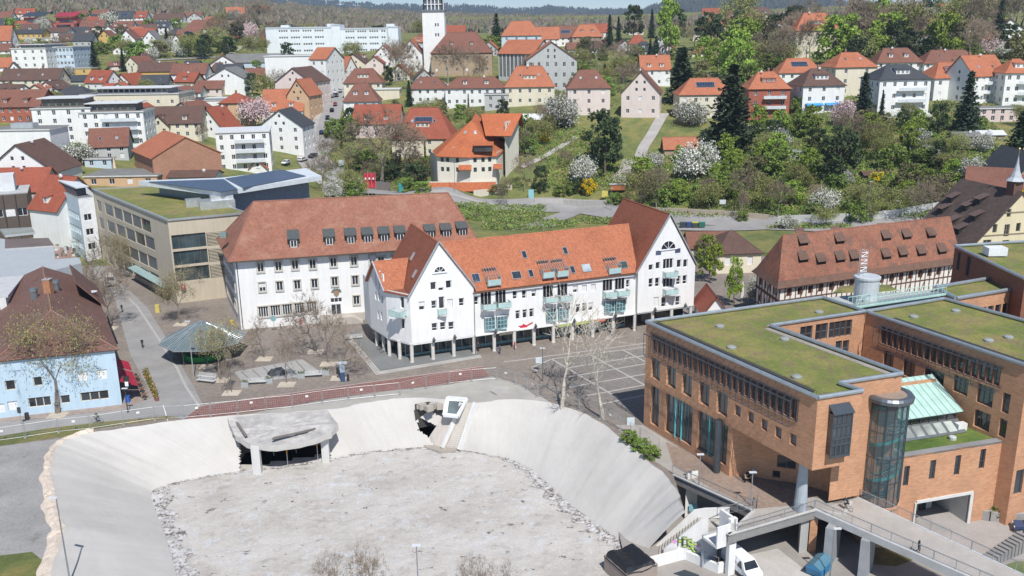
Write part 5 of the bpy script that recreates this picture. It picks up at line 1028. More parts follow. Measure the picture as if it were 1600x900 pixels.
def stair_tower():
 ZT=13.0;c=(P(1352,613,ZT)[:2]+P(1427,613,ZT)[:2])/2;r=L2(P(1352,613,ZT),P(1427,613,ZT))/2-.45;T=Thing('stair_tower','round glazed stair tower with flat dark rim and spiral stair inside','tower',(c[0],c[1],LOWZ+3));zb=-.4
 m=MB();n=16
 for k in range(n):
  t=2*math.pi*k/n;x,y=c[0]+r*math.cos(t),c[1]+r*math.sin(t);m.beam((x,y,zb),(x,y,ZT-.6),.08,.08,DKM)
 for z in(zb+.1,2.6,5.6,8.8,12.0):
  for k in range(n):t,t2=2*math.pi*k/n,2*math.pi*(k+1)/n;m.beam((c[0]+r*math.cos(t),c[1]+r*math.sin(t),z),(c[0]+r*math.cos(t2),c[1]+r*math.sin(t2),z),.07,.09,DKM)
 T.part('frame',m);gm,nn_,bb=_new('clear_glazing');bb.inputs['Base Color'].default_value=(.06,.13,.15,1);bb.inputs['Roughness'].default_value=.04;bb.inputs['Alpha'].default_value=.5
 m=MB()
 for k in range(n):t,t2=2*math.pi*k/n,2*math.pi*(k+1)/n;R_=r-.03;m.poly([(c[0]+R_*math.cos(t),c[1]+R_*math.sin(t),zb),(c[0]+R_*math.cos(t2),c[1]+R_*math.sin(t2),zb),(c[0]+R_*math.cos(t2),c[1]+R_*math.sin(t2),ZT-.6),(c[0]+R_*math.cos(t),c[1]+R_*math.sin(t),ZT-.6)],gm)
 T.part('pane',m);m=MB();m.lathe((c[0],c[1],ZT-.7),[(r-.2,0),(r+.45,.05),(r+.5,.45),(r+.3,.72),(r-.25,.7),(r-.3,.55)],M('metal',(.17,.19,.21)),28);m.lathe((c[0],c[1],ZT-.2),[(r-.3,0),(r-.3,.1)],M('gravel',(.32,.25,.2)),28);T.part('roof',m)
 m=MB();tc=M('plain',(.12,.5,.47),.5);N_=60;m.bar((c[0],c[1],zb),(c[0],c[1],ZT-.8),.18,M('metal',(.35,.3,.2)),n=8)
 for k in range(N_):
  t=k*.28;z=zb+.3+k*.2;x,y=math.cos(t),math.sin(t);x2,y2=math.cos(t+.28),math.sin(t+.28);ra,rb=.3,2.0
  m.slab([(c[0]+x*ra,c[1]+y*ra,z),(c[0]+x*rb,c[1]+y*rb,z),(c[0]+x2*rb,c[1]+y2*rb,z),(c[0]+x2*ra,c[1]+y2*ra,z)],.06,M('metal',(.4,.42,.42)));m.beam((c[0]+x*rb,c[1]+y*rb,z),(c[0]+x2*rb,c[1]+y2*rb,z+.2),.05,.35,tc);m.bar((c[0]+x*rb,c[1]+y*rb,z+.9),(c[0]+x2*rb,c[1]+y2*rb,z+1.1),.03,tc,n=4)
 T.part('spiral_stair',m);m=MB();m.lathe((c[0],c[1],LOWZ),[(r+.1,0),(r+.1,4.6),(r+.3,4.9),(r+.3,5.1)],BR,28);T.part('base',m)
 m=MB();q=P(1338,700,6)[:2]
 q0=P(1328,778)[:2];q1=(c[0]-r*.95,c[1]-.3);g=M('glass',(.05,.07,.08));m.poly([(*q0,0),(*q1,0),(*q1,12.4),(*q0,12.4)],g)
 for k in range(3):p=lerp(q0,q1,k/2);m.beam((*p,0),(*p,12.4),.18,.18,M('metal',(.3,.33,.36)))
 for z in(2.5,5,7.5,10):m.beam((*q0,z),(*q1,z),.1,.12,DKM)
 T.part('glass_link',m)
stair_tower()
MARKS+=[(1388,700,'glass stair tower')]
# ================================================================ footbridge, deck edges and yard
def rail_panel(th_name,label,cat,pts,h=1.1,group=None,mesh=True,col=(.36,.38,.40),step=2.1):
 """a railing along 3D points"""
 T=Thing(th_name,label,cat,pts[0],group);m=MB();g=MB();mm=M('metal',col)
 for i in range(len(pts)-1):
  p,q=np.array(pts[i],float),np.array(pts[i+1],float);L=np.linalg.norm(q-p);k=max(1,int(L/step));m.beam((*p[:2],p[2]+h),(*q[:2],q[2]+h),.07,.06,mm)
  for j in range(k+1):c=p+(q-p)*j/k;m.beam(c,(c[0],c[1],c[2]+h),.05,.05,mm)
  kk=int(L/.16)
  for j in range(kk):c=p+(q-p)*(j+.5)/kk;g.bar((c[0],c[1],c[2]+.1),(c[0],c[1],c[2]+h-.06),.011,mm,n=3,cap=False)
  g.beam((*p[:2],p[2]+.1),(*q[:2],q[2]+.1),.03,.04,mm)
 T.part('frame',m)
 if mesh:T.part('infill',g)
 return T
def footbridge():
 l0,l1=P(1272,797)[:2],P(1565,925)[:2];r0,r1=P(1340,778)[:2],P(1640,918)[:2];T=Thing('footbridge','grey concrete footbridge with railings leading down to the lower right corner','bridge',(*l0,0));m=MB();cm=M('asphalt',(.40,.37,.34))
 m.prism([l0,l1,r1,r0],-.02+.024,.03+.02,cm);m.prism([l0,l1,r1,r0],-.75,0,M('plain',(.45,.45,.44),.8));T.part('deck',m)
 for a_,b_,s in((l0,l1,.1),(r0,r1,-.1)):
  d_=(b_-a_)/np.linalg.norm(b_-a_);n_=np.array([-d_[1],d_[0]])*s;m=MB();mm=M('metal',(.40,.43,.45));L=L2(a_,b_);g=MB();m.beam((*(a_+n_),1.25),(*(b_+n_),1.25),.08,.07,mm);m.beam((*(a_+n_),.1),(*(b_+n_),.1),.12,.2,M('plain',(.72,.72,.72)))
  for k in range(int(L/2.3)+1):c=a_+n_+d_*k*2.3;m.beam((*c,.05),(*c,1.25),.07,.05,mm)
  for k in range(int(L/.15)):c=a_+n_+d_*(k+.5)*.15;g.bar((*c,.2),(*c,1.2),.014,mm,n=3,cap=False)
  r_=T.part('railing',m);T.part('infill',g,r_)
 for x,y in((1290,812),(1345,830)):
  m=MB();c=P(x,y)[:2];m.box((c[0]+1.2,c[1]+.6,LOWZ),(.9,3.2,-LOWZ-.75),M('plain',(.30,.31,.32),.8),RAD(-35));T.part('pier',m)
footbridge();MARKS+=[(1440,850,'footbridge')]
def deck_walls():
 m=MB();e=PP([(1052,742),(1178,799),(1138,836),(1275,797),(1318,806),(1330,785)]);cm=M('plaster',(.50,.49,.47));
 for i in range(len(e)-1):
  a,b=e[i],e[i+1];m.poly([(*a,-1.1),(*b,-1.1),(*b,.05),(*a,.05)],cm);m.poly([(*b,-1.1),(*a,-1.1),(*a,.05),(*b,.05)],cm)
  m.beam((*a,.08),(*b,.08),.35,.16,cm)
 m.poly([(*p,-1.05)for p in(e[2],e[3],e[4],e[5])]+[(*(e[0]+np.array([8,10.])),-1.05),(*e[0],-1.05),(*e[1],-1.05)],M('plain',(.3,.3,.3)))
 struct('deck',m)
 m=MB();dm=M('plaster',(.30,.30,.30))
 a,b,c=e[0]+np.array([1.5,4.]),e[3]+np.array([1,12.]),e[0];
 m.poly([(*(e[0]+np.array([-1.,.5])),LOWZ),(*(e[0]+np.array([3.,1.5])),LOWZ),(*(e[0]+np.array([3.,1.5])),-1.1),(*(e[0]+np.array([-1.,.5])),-1.1)],dm)
 m.poly([(*(e[0]+np.array([3.,1.5])),LOWZ),(*(e[0]+np.array([22.,2.5])),LOWZ),(*(e[0]+np.array([22.,2.5])),0),(*(e[0]+np.array([3.,1.5])),0)],dm);struct('retaining_wall',m)
 for x0,y0,x1,y1 in((1240,814,1252,812),):
  T=Thing('pier','grey concrete wall pier under the deck beside the blue skip','pier',(*P(1240,860,LOWZ)[:2],LOWZ));m=MB();a,b=e[3]+np.array([-1.6,-.1]),e[3]+np.array([-.55,.3]);m.prism([a,b,b+np.array([.5,2.]),a+np.array([.5,2.])],LOWZ,-1.1,M('plaster',(.42,.42,.41)));T.part('wall',m);m=MB();a,b=e[3]+np.array([-.45,.2]),e[3]+np.array([.35,.0]);m.prism([a,b,b+np.array([.9,3.6]),a+np.array([.9,3.6])],LOWZ,-1.1,BR);T.part('brick_face',m)
deck_walls()
rail_panel('railing','metal railing along the deck edge above the sunken yard','railing',[(*P(1050,741)[:2],.1),(*P(1177,798)[:2],.1)])
rail_panel('railing','metal railing between white stair block and footbridge','railing',[(*P(1152,832)[:2],.1),(*P(1272,797)[:2],.1)])
rail_panel('railing','short railing with mesh at the corner of the deck opening','railing',[(*P(1120,808)[:2],.1),(*P(1182,795)[:2],.1),(*P(1184,783)[:2],.1)])
# ================================================================ pit structures
def pit_slab():
 T=Thing('concrete_slab','broken concrete slab on two white columns over a dark hollow in the pit wall','slab',(*P(440,720,PITZ)[:2],PITZ));m=MB()
 top=[P(x,y,z)for x,y,z in((355,652,.08),(440,645,.08),(512,641,.08),(528,662,-.5),(518,676,-1.1),(480,689,-1.5),(430,696,-1.5),(392,693,-1.4),(367,680,-1.1),(360,665,-.6))]
 cm,n,b=_new('slab_concrete');p_=pos(n);o=noise(n,p_,.5,7,.75);o2=noise(n,p_,.22,5);n.links.new(mix(n,.6,ramp(n,o.outputs[0],[(.3,(.27,.26,.25)),(.55,(.42,.40,.38)),(.7,(.55,.53,.5))]),ramp(n,o2.outputs[0],[(.35,(.75,.75,.75)),(.6,(1.1,1.1,1.1))]),'MULTIPLY'),b.inputs['Base Color']);b.inputs['Roughness'].default_value=.9;bump(n,b,o.outputs[0],.6,.2)
 c=np.mean([t[:3] for t in top],0);rs=np.random.RandomState(2);k=len(top);den=[]
 for i in range(k):
  for j in range(4):q=np.array(top[i])*(1-j/4)+np.array(top[(i+1)%k])*j/4;q=q+np.array([*rs.uniform(-.07,.07,2),rs.uniform(-.04,.04)])if j else q;den.append(q)
 rings=[den]+[[c+(q-c)*s+np.array([0,0,rs.uniform(-.08,.12)])for q in den] for s in(.75,.5,.25)];n_=len(den);vs=[q for r in rings for q in r]+[c]
 fs=[(j*n_+i,j*n_+(i+1)%n_,(j+1)*n_+(i+1)%n_,(j+1)*n_+i)for j in range(3)for i in range(n_)]+[(3*n_+i,3*n_+(i+1)%n_,4*n_)for i in range(n_)]
 fs=[f[::-1] for f in fs];m.mesh(vs,fs,cm);low=[q+np.array([rs.uniform(-.1,.1),rs.uniform(-.05,.1),-.75-rs.uniform(0,.25)])for q in den]
 m.mesh(list(den)+low,[(i,(i+1)%n_,n_+(i+1)%n_,n_+i)[::-1] for i in range(n_)]+[(i,(i+1)%n_,n_+(i+1)%n_,n_+i)for i in range(n_)],m_slope);m.mesh(low,[tuple(range(n_))],cm);T.part('slab',m)
 for x,y,w_ in((403,739,1.15),(510,721,1.05)):m=MB();q=P(x,y,PITZ);m.prism([(q[0]-w_/2,q[1]-w_/3),(q[0]+w_/2,q[1]-w_/3),(q[0]+w_/2*.9,q[1]+w_/2),(q[0]-w_/2*.9,q[1]+w_/2)],PITZ-.1,-1.75,M('plaster',(.6,.59,.57)));T.part('column',m)
 for x,y,c1 in((450,729,1),(497,720,1),(428,712,0),(463,708,0)):m=MB();q=P(x,y,PITZ);m.bar((q[0],q[1],PITZ),(q[0],q[1],PITZ+2),.06,M('metal',(.5,.5,.5)));m.bar((q[0],q[1],PITZ+2),(q[0],q[1],-1.9),.08,M('plain',(.55,.28,.03)if c1 else(.3,.3,.3)));T.part('prop',m)
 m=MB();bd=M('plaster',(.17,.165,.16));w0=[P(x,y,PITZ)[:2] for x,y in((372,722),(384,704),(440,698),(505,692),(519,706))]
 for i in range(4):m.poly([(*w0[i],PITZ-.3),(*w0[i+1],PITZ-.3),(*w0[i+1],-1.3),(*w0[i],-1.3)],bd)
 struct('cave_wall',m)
 for pts in(((369,660),(385,683)),((425,684),(493,671)),((427,682),(480,675))):m=MB();a,b_=P(*pts[0],-.5),P(*pts[1],-.9);m.beam((*a[:2],-.35 if pts[0][0]<400 else-.7),(*b_[:2],-.75 if pts[0][0]<400 else-.75),.35,.12,M('plain',(.17,.15,.13),.9));single('plank',m,{369:'grey weathered plank lying at the left side of the concrete slab',425:'long grey plank along the front edge of the concrete slab',427:'shorter grey plank behind the long one on the concrete slab'}[pts[0][0]],'plank')
pit_slab();MARKS+=[(440,665,'concrete slab in the pit')]
def pit_stair():
 T=Thing('pit_staircase','pale concrete stair running down the pit slope beside a ramp with a glazed shaft','staircase',(*P(705,700,PITZ)[:2],PITZ));m=MB();cm=M('plaster',(.55,.51,.46));wm=M('plaster',(.70,.70,.69))
 t0,t1=P(726,632,.3),P(742,630,.3);b0,b1=P(696,702,PITZ),P(717,704,PITZ);N_=22
 for k in range(N_):
  a,b=k/N_,(k+1)/N_;z=.3+(PITZ-.3)*a;p0,p1=t0[:2]+(b0-t0)[:2]*a,t1[:2]+(b1-t1)[:2]*a;q0,q1=t0[:2]+(b0-t0)[:2]*b,t1[:2]+(b1-t1)[:2]*b;m.prism([p0,p1,q1,q0],z-.9,z,cm)
 T.part('steps',m);m=MB()
 for(s0,e0,h)in((t0-np.array([.25,0,0]),b0-np.array([.25,0,0]),.75),(t1+np.array([.2,0,0]),b1+np.array([.2,0,0]),.35)):m.beam((*s0[:2],s0[2]+h*.3),(*e0[:2],e0[2]+h*.3),.3,1.1,wm)
 T.part('stair_wall',m)
 m=MB();c0,c1,c2,c3=P(699,622,1.0),P(730,624,1.0),P(716,652,-.9),P(693,650,-.9);m.slab([c3,c2,c1,c0],.45,wm);gi=[c3*.84+c1*.16,c2*.84+c0*.16,c1*.84+c3*.16,c0*.84+c2*.16];g=MB();g.slab([q+np.array([0,0,.06])for q in gi],.04,M('glass',(.10,.12,.12)))
 for p,q in((c3,c0),(c2,c1),(c3,c2),(c0,c1)):m.beam(p+np.array([0,0,.1]),q+np.array([0,0,.1]),.3,.35,M('plain',(.72,.73,.74)))
 sh=T.part('shaft',m);T.part('glazing',g,sh)
 m=MB();r0,r1,r2,r3=P(695,646,-1.15),P(718,649,-1.15),P(694,702,PITZ+.15),P(664,692,PITZ+.15);m.slab([r3,r2,r1,r0],.6,M('plaster',(.55,.50,.45)));T.part('ramp',m)
 m=MB();b_=[P(x,y,PITZ)[:2] for x,y in((662,700),(686,708),(712,707),(715,702),(666,694))];m.prism(b_,PITZ,PITZ+.3,M('plaster',(.36,.32,.28)));T.part('landing',m)
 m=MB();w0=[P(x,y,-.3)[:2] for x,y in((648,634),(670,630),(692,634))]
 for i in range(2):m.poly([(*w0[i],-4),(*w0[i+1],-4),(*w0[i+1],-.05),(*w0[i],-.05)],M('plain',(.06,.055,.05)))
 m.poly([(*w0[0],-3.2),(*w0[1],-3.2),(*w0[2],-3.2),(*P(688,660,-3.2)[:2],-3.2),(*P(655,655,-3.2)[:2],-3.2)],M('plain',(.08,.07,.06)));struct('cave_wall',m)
 m=MB();st=M('plaster',(.42,.38,.33));rs=random.Random(4)
 for i in range(7):q=P(654+i*5.5,631+rs.uniform(-2,4),0);m.box((q[0],q[1],-.75),(rs.uniform(.6,1.1),rs.uniform(.5,.9),rs.uniform(.5,.9)),st,rs.uniform(0,3))
 single('rubble_blocks',m,'broken brown concrete blocks above the dark hollow left of the pit stair','rubble',kind='stuff')
 T2=Thing('outdoor_steps','small flight of grey steps near the tip of the red path','steps',(*P(788,612)[:2],0));m=MB()
 for k in range(4):m.prism([P(766+k*5.5,613+k*-2.2)[:2],P(776+k*5.5,618-k*2.6)[:2],P(792+k*2,616-k*3)[:2],P(776+k*4,606-k*.8)[:2]],.02+.0,.12+.14*(3-k)*.4+.003*k,M_CONC)
 T2.part('steps',m)
pit_stair();MARKS+=[(708,650,'glazed shaft in the pit')]
def stair_block():
 wm=M('plaster',(.74,.73,.71));T=Thing('stair_block','white concrete stair block with curved steps and green graffiti at the pit edge','staircase',(*P(1090,862,PITZ)[:2],PITZ));m=MB()
 a,b=P(1037,872,-5.6)[:2],P(1106,880,-5.6)[:2]
 g0=P(1043,858,-3.2);zb=PITZ;F=lambda px_,py_:UZ(a,b,px_,py_)
 q0,q1,q2=F(1037,858),F(1094,813),F(1107,809);m.slab([W3(a,b,u,z)for u,z in(F(1036,872),F(1106,884),q2,q1,q0)],.3,wm);T.part('graffiti_wall',m);WD=2.3
 gf=MB();gm=M('plain',(.45,.62,.16),.6);bk=M('plain',(.03,.04,.03),.6);pk=M('plain',(.7,.3,.55),.6);LT={'H':[((0,0),(0,2)),((.8,0),(.8,2)),((0,1),(.8,1))],'O':[((0,.2),(0,1.8)),((.8,.2),(.8,1.8)),((0,1.8),(.8,1.8)),((0,.2),(.8,.2))],'S':[((.8,1.8),(0,1.7)),((0,1.7),(.1,1.1)),((.1,1.1),(.8,.9)),((.8,.9),(.7,.2)),((.7,.2),(0,.2))],'C':[((.8,1.7),(.1,1.8)),((.1,1.8),(0,.3)),((0,.3),(.8,.1))]}
 for i,(c_,x,y)in enumerate((('H',1059,852),('O',1067,854),('S',1075,857),('C',1082,862))):
  u,z=F(x,y)
  for(a0,a1),(b0,b1)in LT[c_]:
   for mm,w_,o in((bk,.38,.03),(gm,.25,.06)):gf.beam(W3(a,b,u+a0*.55,z+a1*.62,o+i*.004),W3(a,b,u+b0*.55,z+b1*.62,o+i*.004),.05,w_,mm)
 for x,y in((1054,846),(1091,852)):u,z=F(x,y);gf.poly([W3(a,b,u+.3*dx,z+.35*dz,.025)for dx,dz in((-1,0),(0,-.9),(1,.1),(.2,1))],pk)
 T.part('graffiti',gf)
 st=MB();N_=16;u0,z0=q0[0]-1.2,q0[1]-.9
 for k in range(N_):
  t0,t1=k/N_,(k+1)/N_;ua,ub=u0+(q1[0]-u0)*t0,u0+(q1[0]-u0)*t1;z=z0-.9+(q1[1]-z0)*t1;st.prism([W3(a,b,ua,0,-.32)[:2],W3(a,b,ub,0,-.32)[:2],W3(a,b,ub,0,-WD)[:2],W3(a,b,ua,0,-WD)[:2]],z-.8,z,M('plaster',(.42,.39,.35)))
 st.prism([W3(a,b,q1[0],0,-.32)[:2],W3(a,b,q2[0]+2.2,0,-.32)[:2],W3(a,b,q2[0]+2.2,0,-WD)[:2],W3(a,b,q1[0],0,-WD)[:2]],q1[1]-1.7,q1[1]-.92,M('plaster',(.42,.39,.35)));T.part('steps',st)
 pw=MB();l=[(u0-1.6,z0-1.5),(u0,z0-.3),(q1[0]-.8,q1[1]-.1),(q1[0]+.4,q1[1]+.25),(q2[0]+2.3,q2[1]+.25)]
 for i in range(4):(ua,za_),(ub,zb_)=l[i],l[i+1];pw.slab([W3(a,b,ua,za_-1.3,-WD),W3(a,b,ub,zb_-1.3,-WD),W3(a,b,ub,zb_,-WD),W3(a,b,ua,za_,-WD)],.2,wm)
 T.part('parapet',pw)
 bx=MB();q=[P(1121,833,.9)[:2],P(1148,824,.9)[:2],P(1150,816,.9)[:2],P(1124,816,.9)[:2]];A_,B_=P(1121,838,0)[:2],P(1149,829,0)[:2];e=(B_-A_)/L2(A_,B_);n=np.array([-e[1],e[0]])
 bx.prism([A_,B_,B_+n*2.4,A_+n*2.4],-1.6,-1.3,wm);bx.prism([A_,B_,B_+n*.2,A_+n*.2],-1.3,1.0,wm);bx.prism([B_-e*.25,B_+e*.05,B_+e*.05+n*2.4,B_-e*.25+n*2.4],-1.6,1.5,wm);bx.prism([B_-e*.7,B_+e*.25,B_+e*.25+n*.5,B_-e*.7+n*.5],-7,1.45,wm);bx.prism([A_+e*.3+n*2.6,B_-e*.2+n*2.6,B_-e*.2+n*2.9,A_+e*.3+n*2.9],-7,-1.4,M('plaster',(.4,.42,.45)));T.part('landing',bx)
 tw=MB();q=P(1079,800,PITZ+1)[:2];tw.prism([P(1070,806,PITZ+1)[:2],P(1088,803,PITZ+1)[:2],P(1088,798,PITZ+1)[:2],P(1072,800,PITZ+1)[:2]],PITZ,.55,M('plaster',(.68,.66,.62)));u=P(1079,797,-2.5);T.part('pillar',tw)
 m=MB();wx,wz=P(1075.5,806,PITZ+1)[:2],0;m.box((wx[0]+.5,wx[1]-.25,-4.2),(1.0,.1,.9),M('plain',(.2,.42,.48),.4));T.part('blue_panel',m)
stair_block();MARKS+=[(1075,840,'white stair block with graffiti')]
def front_block():
 wm=M('plaster',(.76,.755,.74));T=Thing('ramp_wall','white parapet walls of the ramp below the graffiti stair','wall',(*P(1040,900,-5)[:2],-8));m=MB()
 a,b,c,d=P(980,892,-5)[:2],P(1070,868,-5)[:2],P(1122,890,-5)[:2],P(1150,884,-5)[:2]
 for p,q,t in((a,b,-4.2),(b,c,-4.4),(c,d,-4.3)):
  e=(q-p)/L2(p,q);n=np.array([-e[1],e[0]]);m.prism([p,q,q+n*.35,p+n*.35],-12,t,wm)
 T.part('wall',m);m=MB();p,q=P(1030,903,-5)[:2],P(1067,892,-5)[:2];m.prism([a,b,c,c+np.array([0,-9.]),a+np.array([0,-9.])],-12,-6.4,M('plaster',(.5,.48,.46)));T.part('floor',m)
 m=MB();dk_=M('metal',(.08,.1,.12));m.slab([P(1032,902,-5.6),P(1100,912,-5.6),P(1092,898,-5.4),P(1070,890,-5.4)],.15,dk_);T.part('skylight',m)
 rail_panel('railing','thin handrail on the white ramp wall below the graffiti','railing',[(*b,-4.4),(*c,-4.4)],.9,mesh=False)
 T=Thing('tarp_box','concrete box covered by a creased black tarpaulin at the bottom edge','box',(*P(985,895,-6)[:2],-7));m=MB();tz=-3.6;q=[P(943,862,tz),P(988,846,tz),P(1029,877,tz-.1),P(978,893,tz)]
 m.prism([p[:2]*.97+np.mean([r[:2] for r in q],0)*.03 for p in q],-8,tz-.4,M('plaster',(.33,.27,.23)));T.part('wall',m);m=MB();rs=np.random.RandomState(6);N_=12;vs=[]
 for i in range(N_+1):
  for j in range(N_+1):s,t=i/N_,j/N_;p=(q[0]*(1-s)+q[1]*s)*(1-t)+(q[3]*(1-s)+q[2]*s)*t;ed=i in(0,N_)or j in(0,N_);vs.append((p[0],p[1],p[2]+.12*math.sin(s*9)+rs.uniform(-.05,.05)-(.6 if ed else 0)))
 tm=M('plain',(.012,.013,.016),.5);m.mesh(vs,[(i*(N_+1)+j,(i+1)*(N_+1)+j,(i+1)*(N_+1)+j+1,i*(N_+1)+j+1)[::-1] for i in range(N_)for j in range(N_)],tm);T.part('tarpaulin',m)
front_block();MARKS+=[(985,870,'black tarpaulin box')]
mb=MB()
for l,w_ in(([(1478,822),(1520,832),(1595,838)],.35),([(1463,840),(1510,853),(1560,866)],.3),([(1594,838),(1588,853)],.5),([(1452,808),(1460,812)],.3)):strip(l,w_,M_WPAINT,LOWZ+.012,mb)
for q in mb.v:pass
mb.v=[(*P(*[pr((v[0],v[1],0))[0],pr((v[0],v[1],0))[1]],LOWZ+.012)[:2],LOWZ+.012)for v in mb.v];struct('road_markings',mb)
def lowsheet(name,px,m,dz):
 mb=MB();tess([[P(x,y,LOWZ+dz)[:2] for x,y in px]],LOWZ+dz,mb,m);struct(name,mb)
lowsheet('road',[(1440,830),(1430,800),(1514,803),(1700,810),(1700,880),(1570,872),(1545,875),(1470,846)],M('asphalt',(.36,.33,.31)),.006)
lowsheet('grass',[(1355,862),(1380,850),(1420,856),(1440,870),(1400,885),(1345,880)],M('grass',(.13,.13,.05)),.008)
lowsheet('grass',[(1565,885),(1590,876),(1620,880),(1620,930),(1560,900)],M('grass',(.12,.17,.04)),.01)
lowsheet('road',[(1170,900),(1165,868),(1215,857),(1245,880),(1300,930),(1150,960)],M('asphalt',(.46,.43,.40)),.006)
# ================================================================ houses of the town, each its own thing
WC={'w':(.80,.80,.78),'c':(.72,.66,.52),'k':(.72,.62,.57),'y':(.62,.42,.14),'g':(.48,.49,.48),'b':(.52,.62,.70),'o':(.6,.4,.24),'p':(.68,.55,.52),'r':(.38,.12,.075),'d':(.16,.14,.12),'t':(.42,.32,.22)}
RC={'o':(.43,.15,.075),'r':(.32,.085,.045),'b':(.125,.07,.053),'d':(.055,.06,.068),'m':(.21,.09,.06),'g':(.20,.20,.19),'w':(.6,.61,.62),'R':(.33,.04,.05)}
HN=[0]
def house(px,py,wpx,ev,rd,label,t='hip',wc='w',rc='o',dep=None,yaw=0,fl=None,cols=None,ex='',cat='house',name='house',wst='v',sh=False,mark=None,win=True,wsz=(1.2,1.55),side=True,d=None):
 """px, py = foot of the front, wpx = its width, ev / rd = picture rows of eave and ridge"""
 g=G(px,py);
 if d:g=D(px,py,d)
 rs=random.Random(HN[0]);HN[0]+=1;dist=pr(g)[2];W_=wpx*dist/FPX/max(.5,math.cos(RAD(yaw))*.97);base=g[2];dep=dep or min(W_*.85,13)if t != 'gf' else(dep or W_*1.15)
 ce,se=math.cos(RAD(yaw)),math.sin(RAD(yaw));e=np.array([ce,se]);n=np.array([-se,ce]);o=g[:2]
 ze=zsolve(o[0],o[1],ev);hgt=ze-base
 c=[o-e*W_/2,o+e*W_/2,o+e*W_/2+n*dep,o-e*W_/2+n*dep];mid=o+n*dep/2
 FOOT.append((mid[0],mid[1],math.hypot(W_,dep)/2+1));T=Thing(name,label,cat,(*mid,base));wl=MB();wm=M('plaster',WC[wc])if wc not in('r','t')else M('brick',WC[wc]);rm=M('roof',RC[rc],'worn' if 'W' in ex else None)if rc != 'w' and t != 'flat' else M('plain',RC[rc]);zb=base-3.5
 near=dist<420;fl=fl if fl is not None else max(1,int((hgt+.3)//3));fh=hgt/fl;ww,wh=wsz;cols=cols or max(1,int(W_//3.1));cs=max(1,int(dep//3.6))
 def rows(L,k,st,zl=None):
  if not win or k<1:return[]
  return[(L*(i+.5)/k-ww/2,base+fh*j+fh*.5-wh*.42,ww,wh,st if rs.random()>.12 else 'C')for i in range(k)for j in range(fl)]
 stl=wst+('H' if sh else '');ovh=.5
 def rz(v):
  q=o+n*v;return zsolve(q[0],q[1],rd)
 roof=MB();chim=None
 if t=='gf':
  za=rz(0);sl=(za-ze)/(W_/2);rows_=rows(W_,cols,stl)
  for kk in range(max(1,int((za-ze)/2.9))):
   zz=ze+.35+kk*2.7;half=(za-zz-wh)/sl*.9
   if half>ww*.6:
    for u in([W_/2-ww/2] if half<2.2 else[W_/2-1.9-ww/2+.4,W_/2+1.9-ww/2-.4]):rows_.append((u,zz,ww*.8,wh*.8,'s'))
  wall(T,wl,c[0],c[1],[(0,zb),(W_,zb),(W_,ze),(W_/2,za),(0,ze)],rows_,wm);wall(T,wl,c[1],c[2],(zb,ze),rows(dep,cs,stl)if side else[],wm);wall(T,wl,c[2],c[3],[(0,zb),(W_,zb),(W_,ze),(W_/2,za),(0,ze)],[],wm);wall(T,wl,c[3],c[0],(zb,ze),rows(dep,cs,stl)if side else[],wm)
  a,b=o-n*ovh,o+n*(dep+ovh);dz=ovh*sl;x=W_/2+ovh
  R1=[(*(a+e*x),ze-dz),(*(b+e*x),ze-dz),(*b,za+.12),(*a,za+.12)];R2=[(*(b-e*x),ze-dz),(*(a-e*x),ze-dz),(*a,za+.12),(*b,za+.12)];roof.slab(R1,.22,rm,M('plain',dk(RC[rc],.5)));roof.slab(R2,.22,rm,M('plain',dk(RC[rc],.5)));faces=[R1,R2];ridge=(np.array([*a,za]),np.array([*b,za]))
 elif t=='gp':
  za=rz(dep/2);sl=(za-ze)/(dep/2);prf=[(0,zb),(dep,zb),(dep,ze),(dep/2,za),(0,ze)]
  wall(T,wl,c[0],c[1],(zb,ze),rows(W_,cols,stl),wm);sd=rows(dep,cs,stl)+([(dep/2-.5,ze+.5,1,1.2,'s')] if za-ze>2.6 else[]);wall(T,wl,c[1],c[2],prf,sd,wm);wall(T,wl,c[2],c[3],(zb,ze),[],wm);wall(T,wl,c[3],c[0],prf,sd,wm)
  a,b=o-e*(W_/2+ovh)+n*dep/2,o+e*(W_/2+ovh)+n*dep/2;dz=ovh*sl;y=dep/2+ovh
  R1=[(*(a-n*y),ze-dz),(*(b-n*y),ze-dz),(*b,za+.12),(*a,za+.12)];R2=[(*(b+n*y),ze-dz),(*(a+n*y),ze-dz),(*a,za+.12),(*b,za+.12)];roof.slab(R1,.22,rm,M('plain',dk(RC[rc],.5)));roof.slab(R2,.22,rm,M('plain',dk(RC[rc],.5)));faces=[R1,R2];ridge=(np.array([*a,za]),np.array([*b,za]))
 elif t=='hip':
  za=rz(dep/2);rl=max(.4,W_/2-dep/2*(.75 if W_>dep*1.2 else .8));
  for i in range(4):L=L2(c[i],c[(i+1)%4]);wall(T,wl,c[i],c[(i+1)%4],(zb,ze),rows(L,cols if i==0 else cs,stl)if i != 2 else[],wm)
  ov=.6;k=[(*(o-e*(W_/2+ov)-n*ov),ze-.25),(*(o+e*(W_/2+ov)-n*ov),ze-.25),(*(o+e*(W_/2+ov)+n*(dep+ov)),ze-.25),(*(o-e*(W_/2+ov)+n*(dep+ov)),ze-.25)];a,b=mid-e*rl,mid+e*rl;ra,rb=(*a,za),(*b,za)
  kick=lambda p,r:(p[0]+(r[0]-p[0])*.22,p[1]+(r[1]-p[1])*.22,p[2]+(r[2]-p[2])*.22-.18)
  k2=[kick(k[0],ra),kick(k[1],rb),kick(k[2],rb),kick(k[3],ra)]
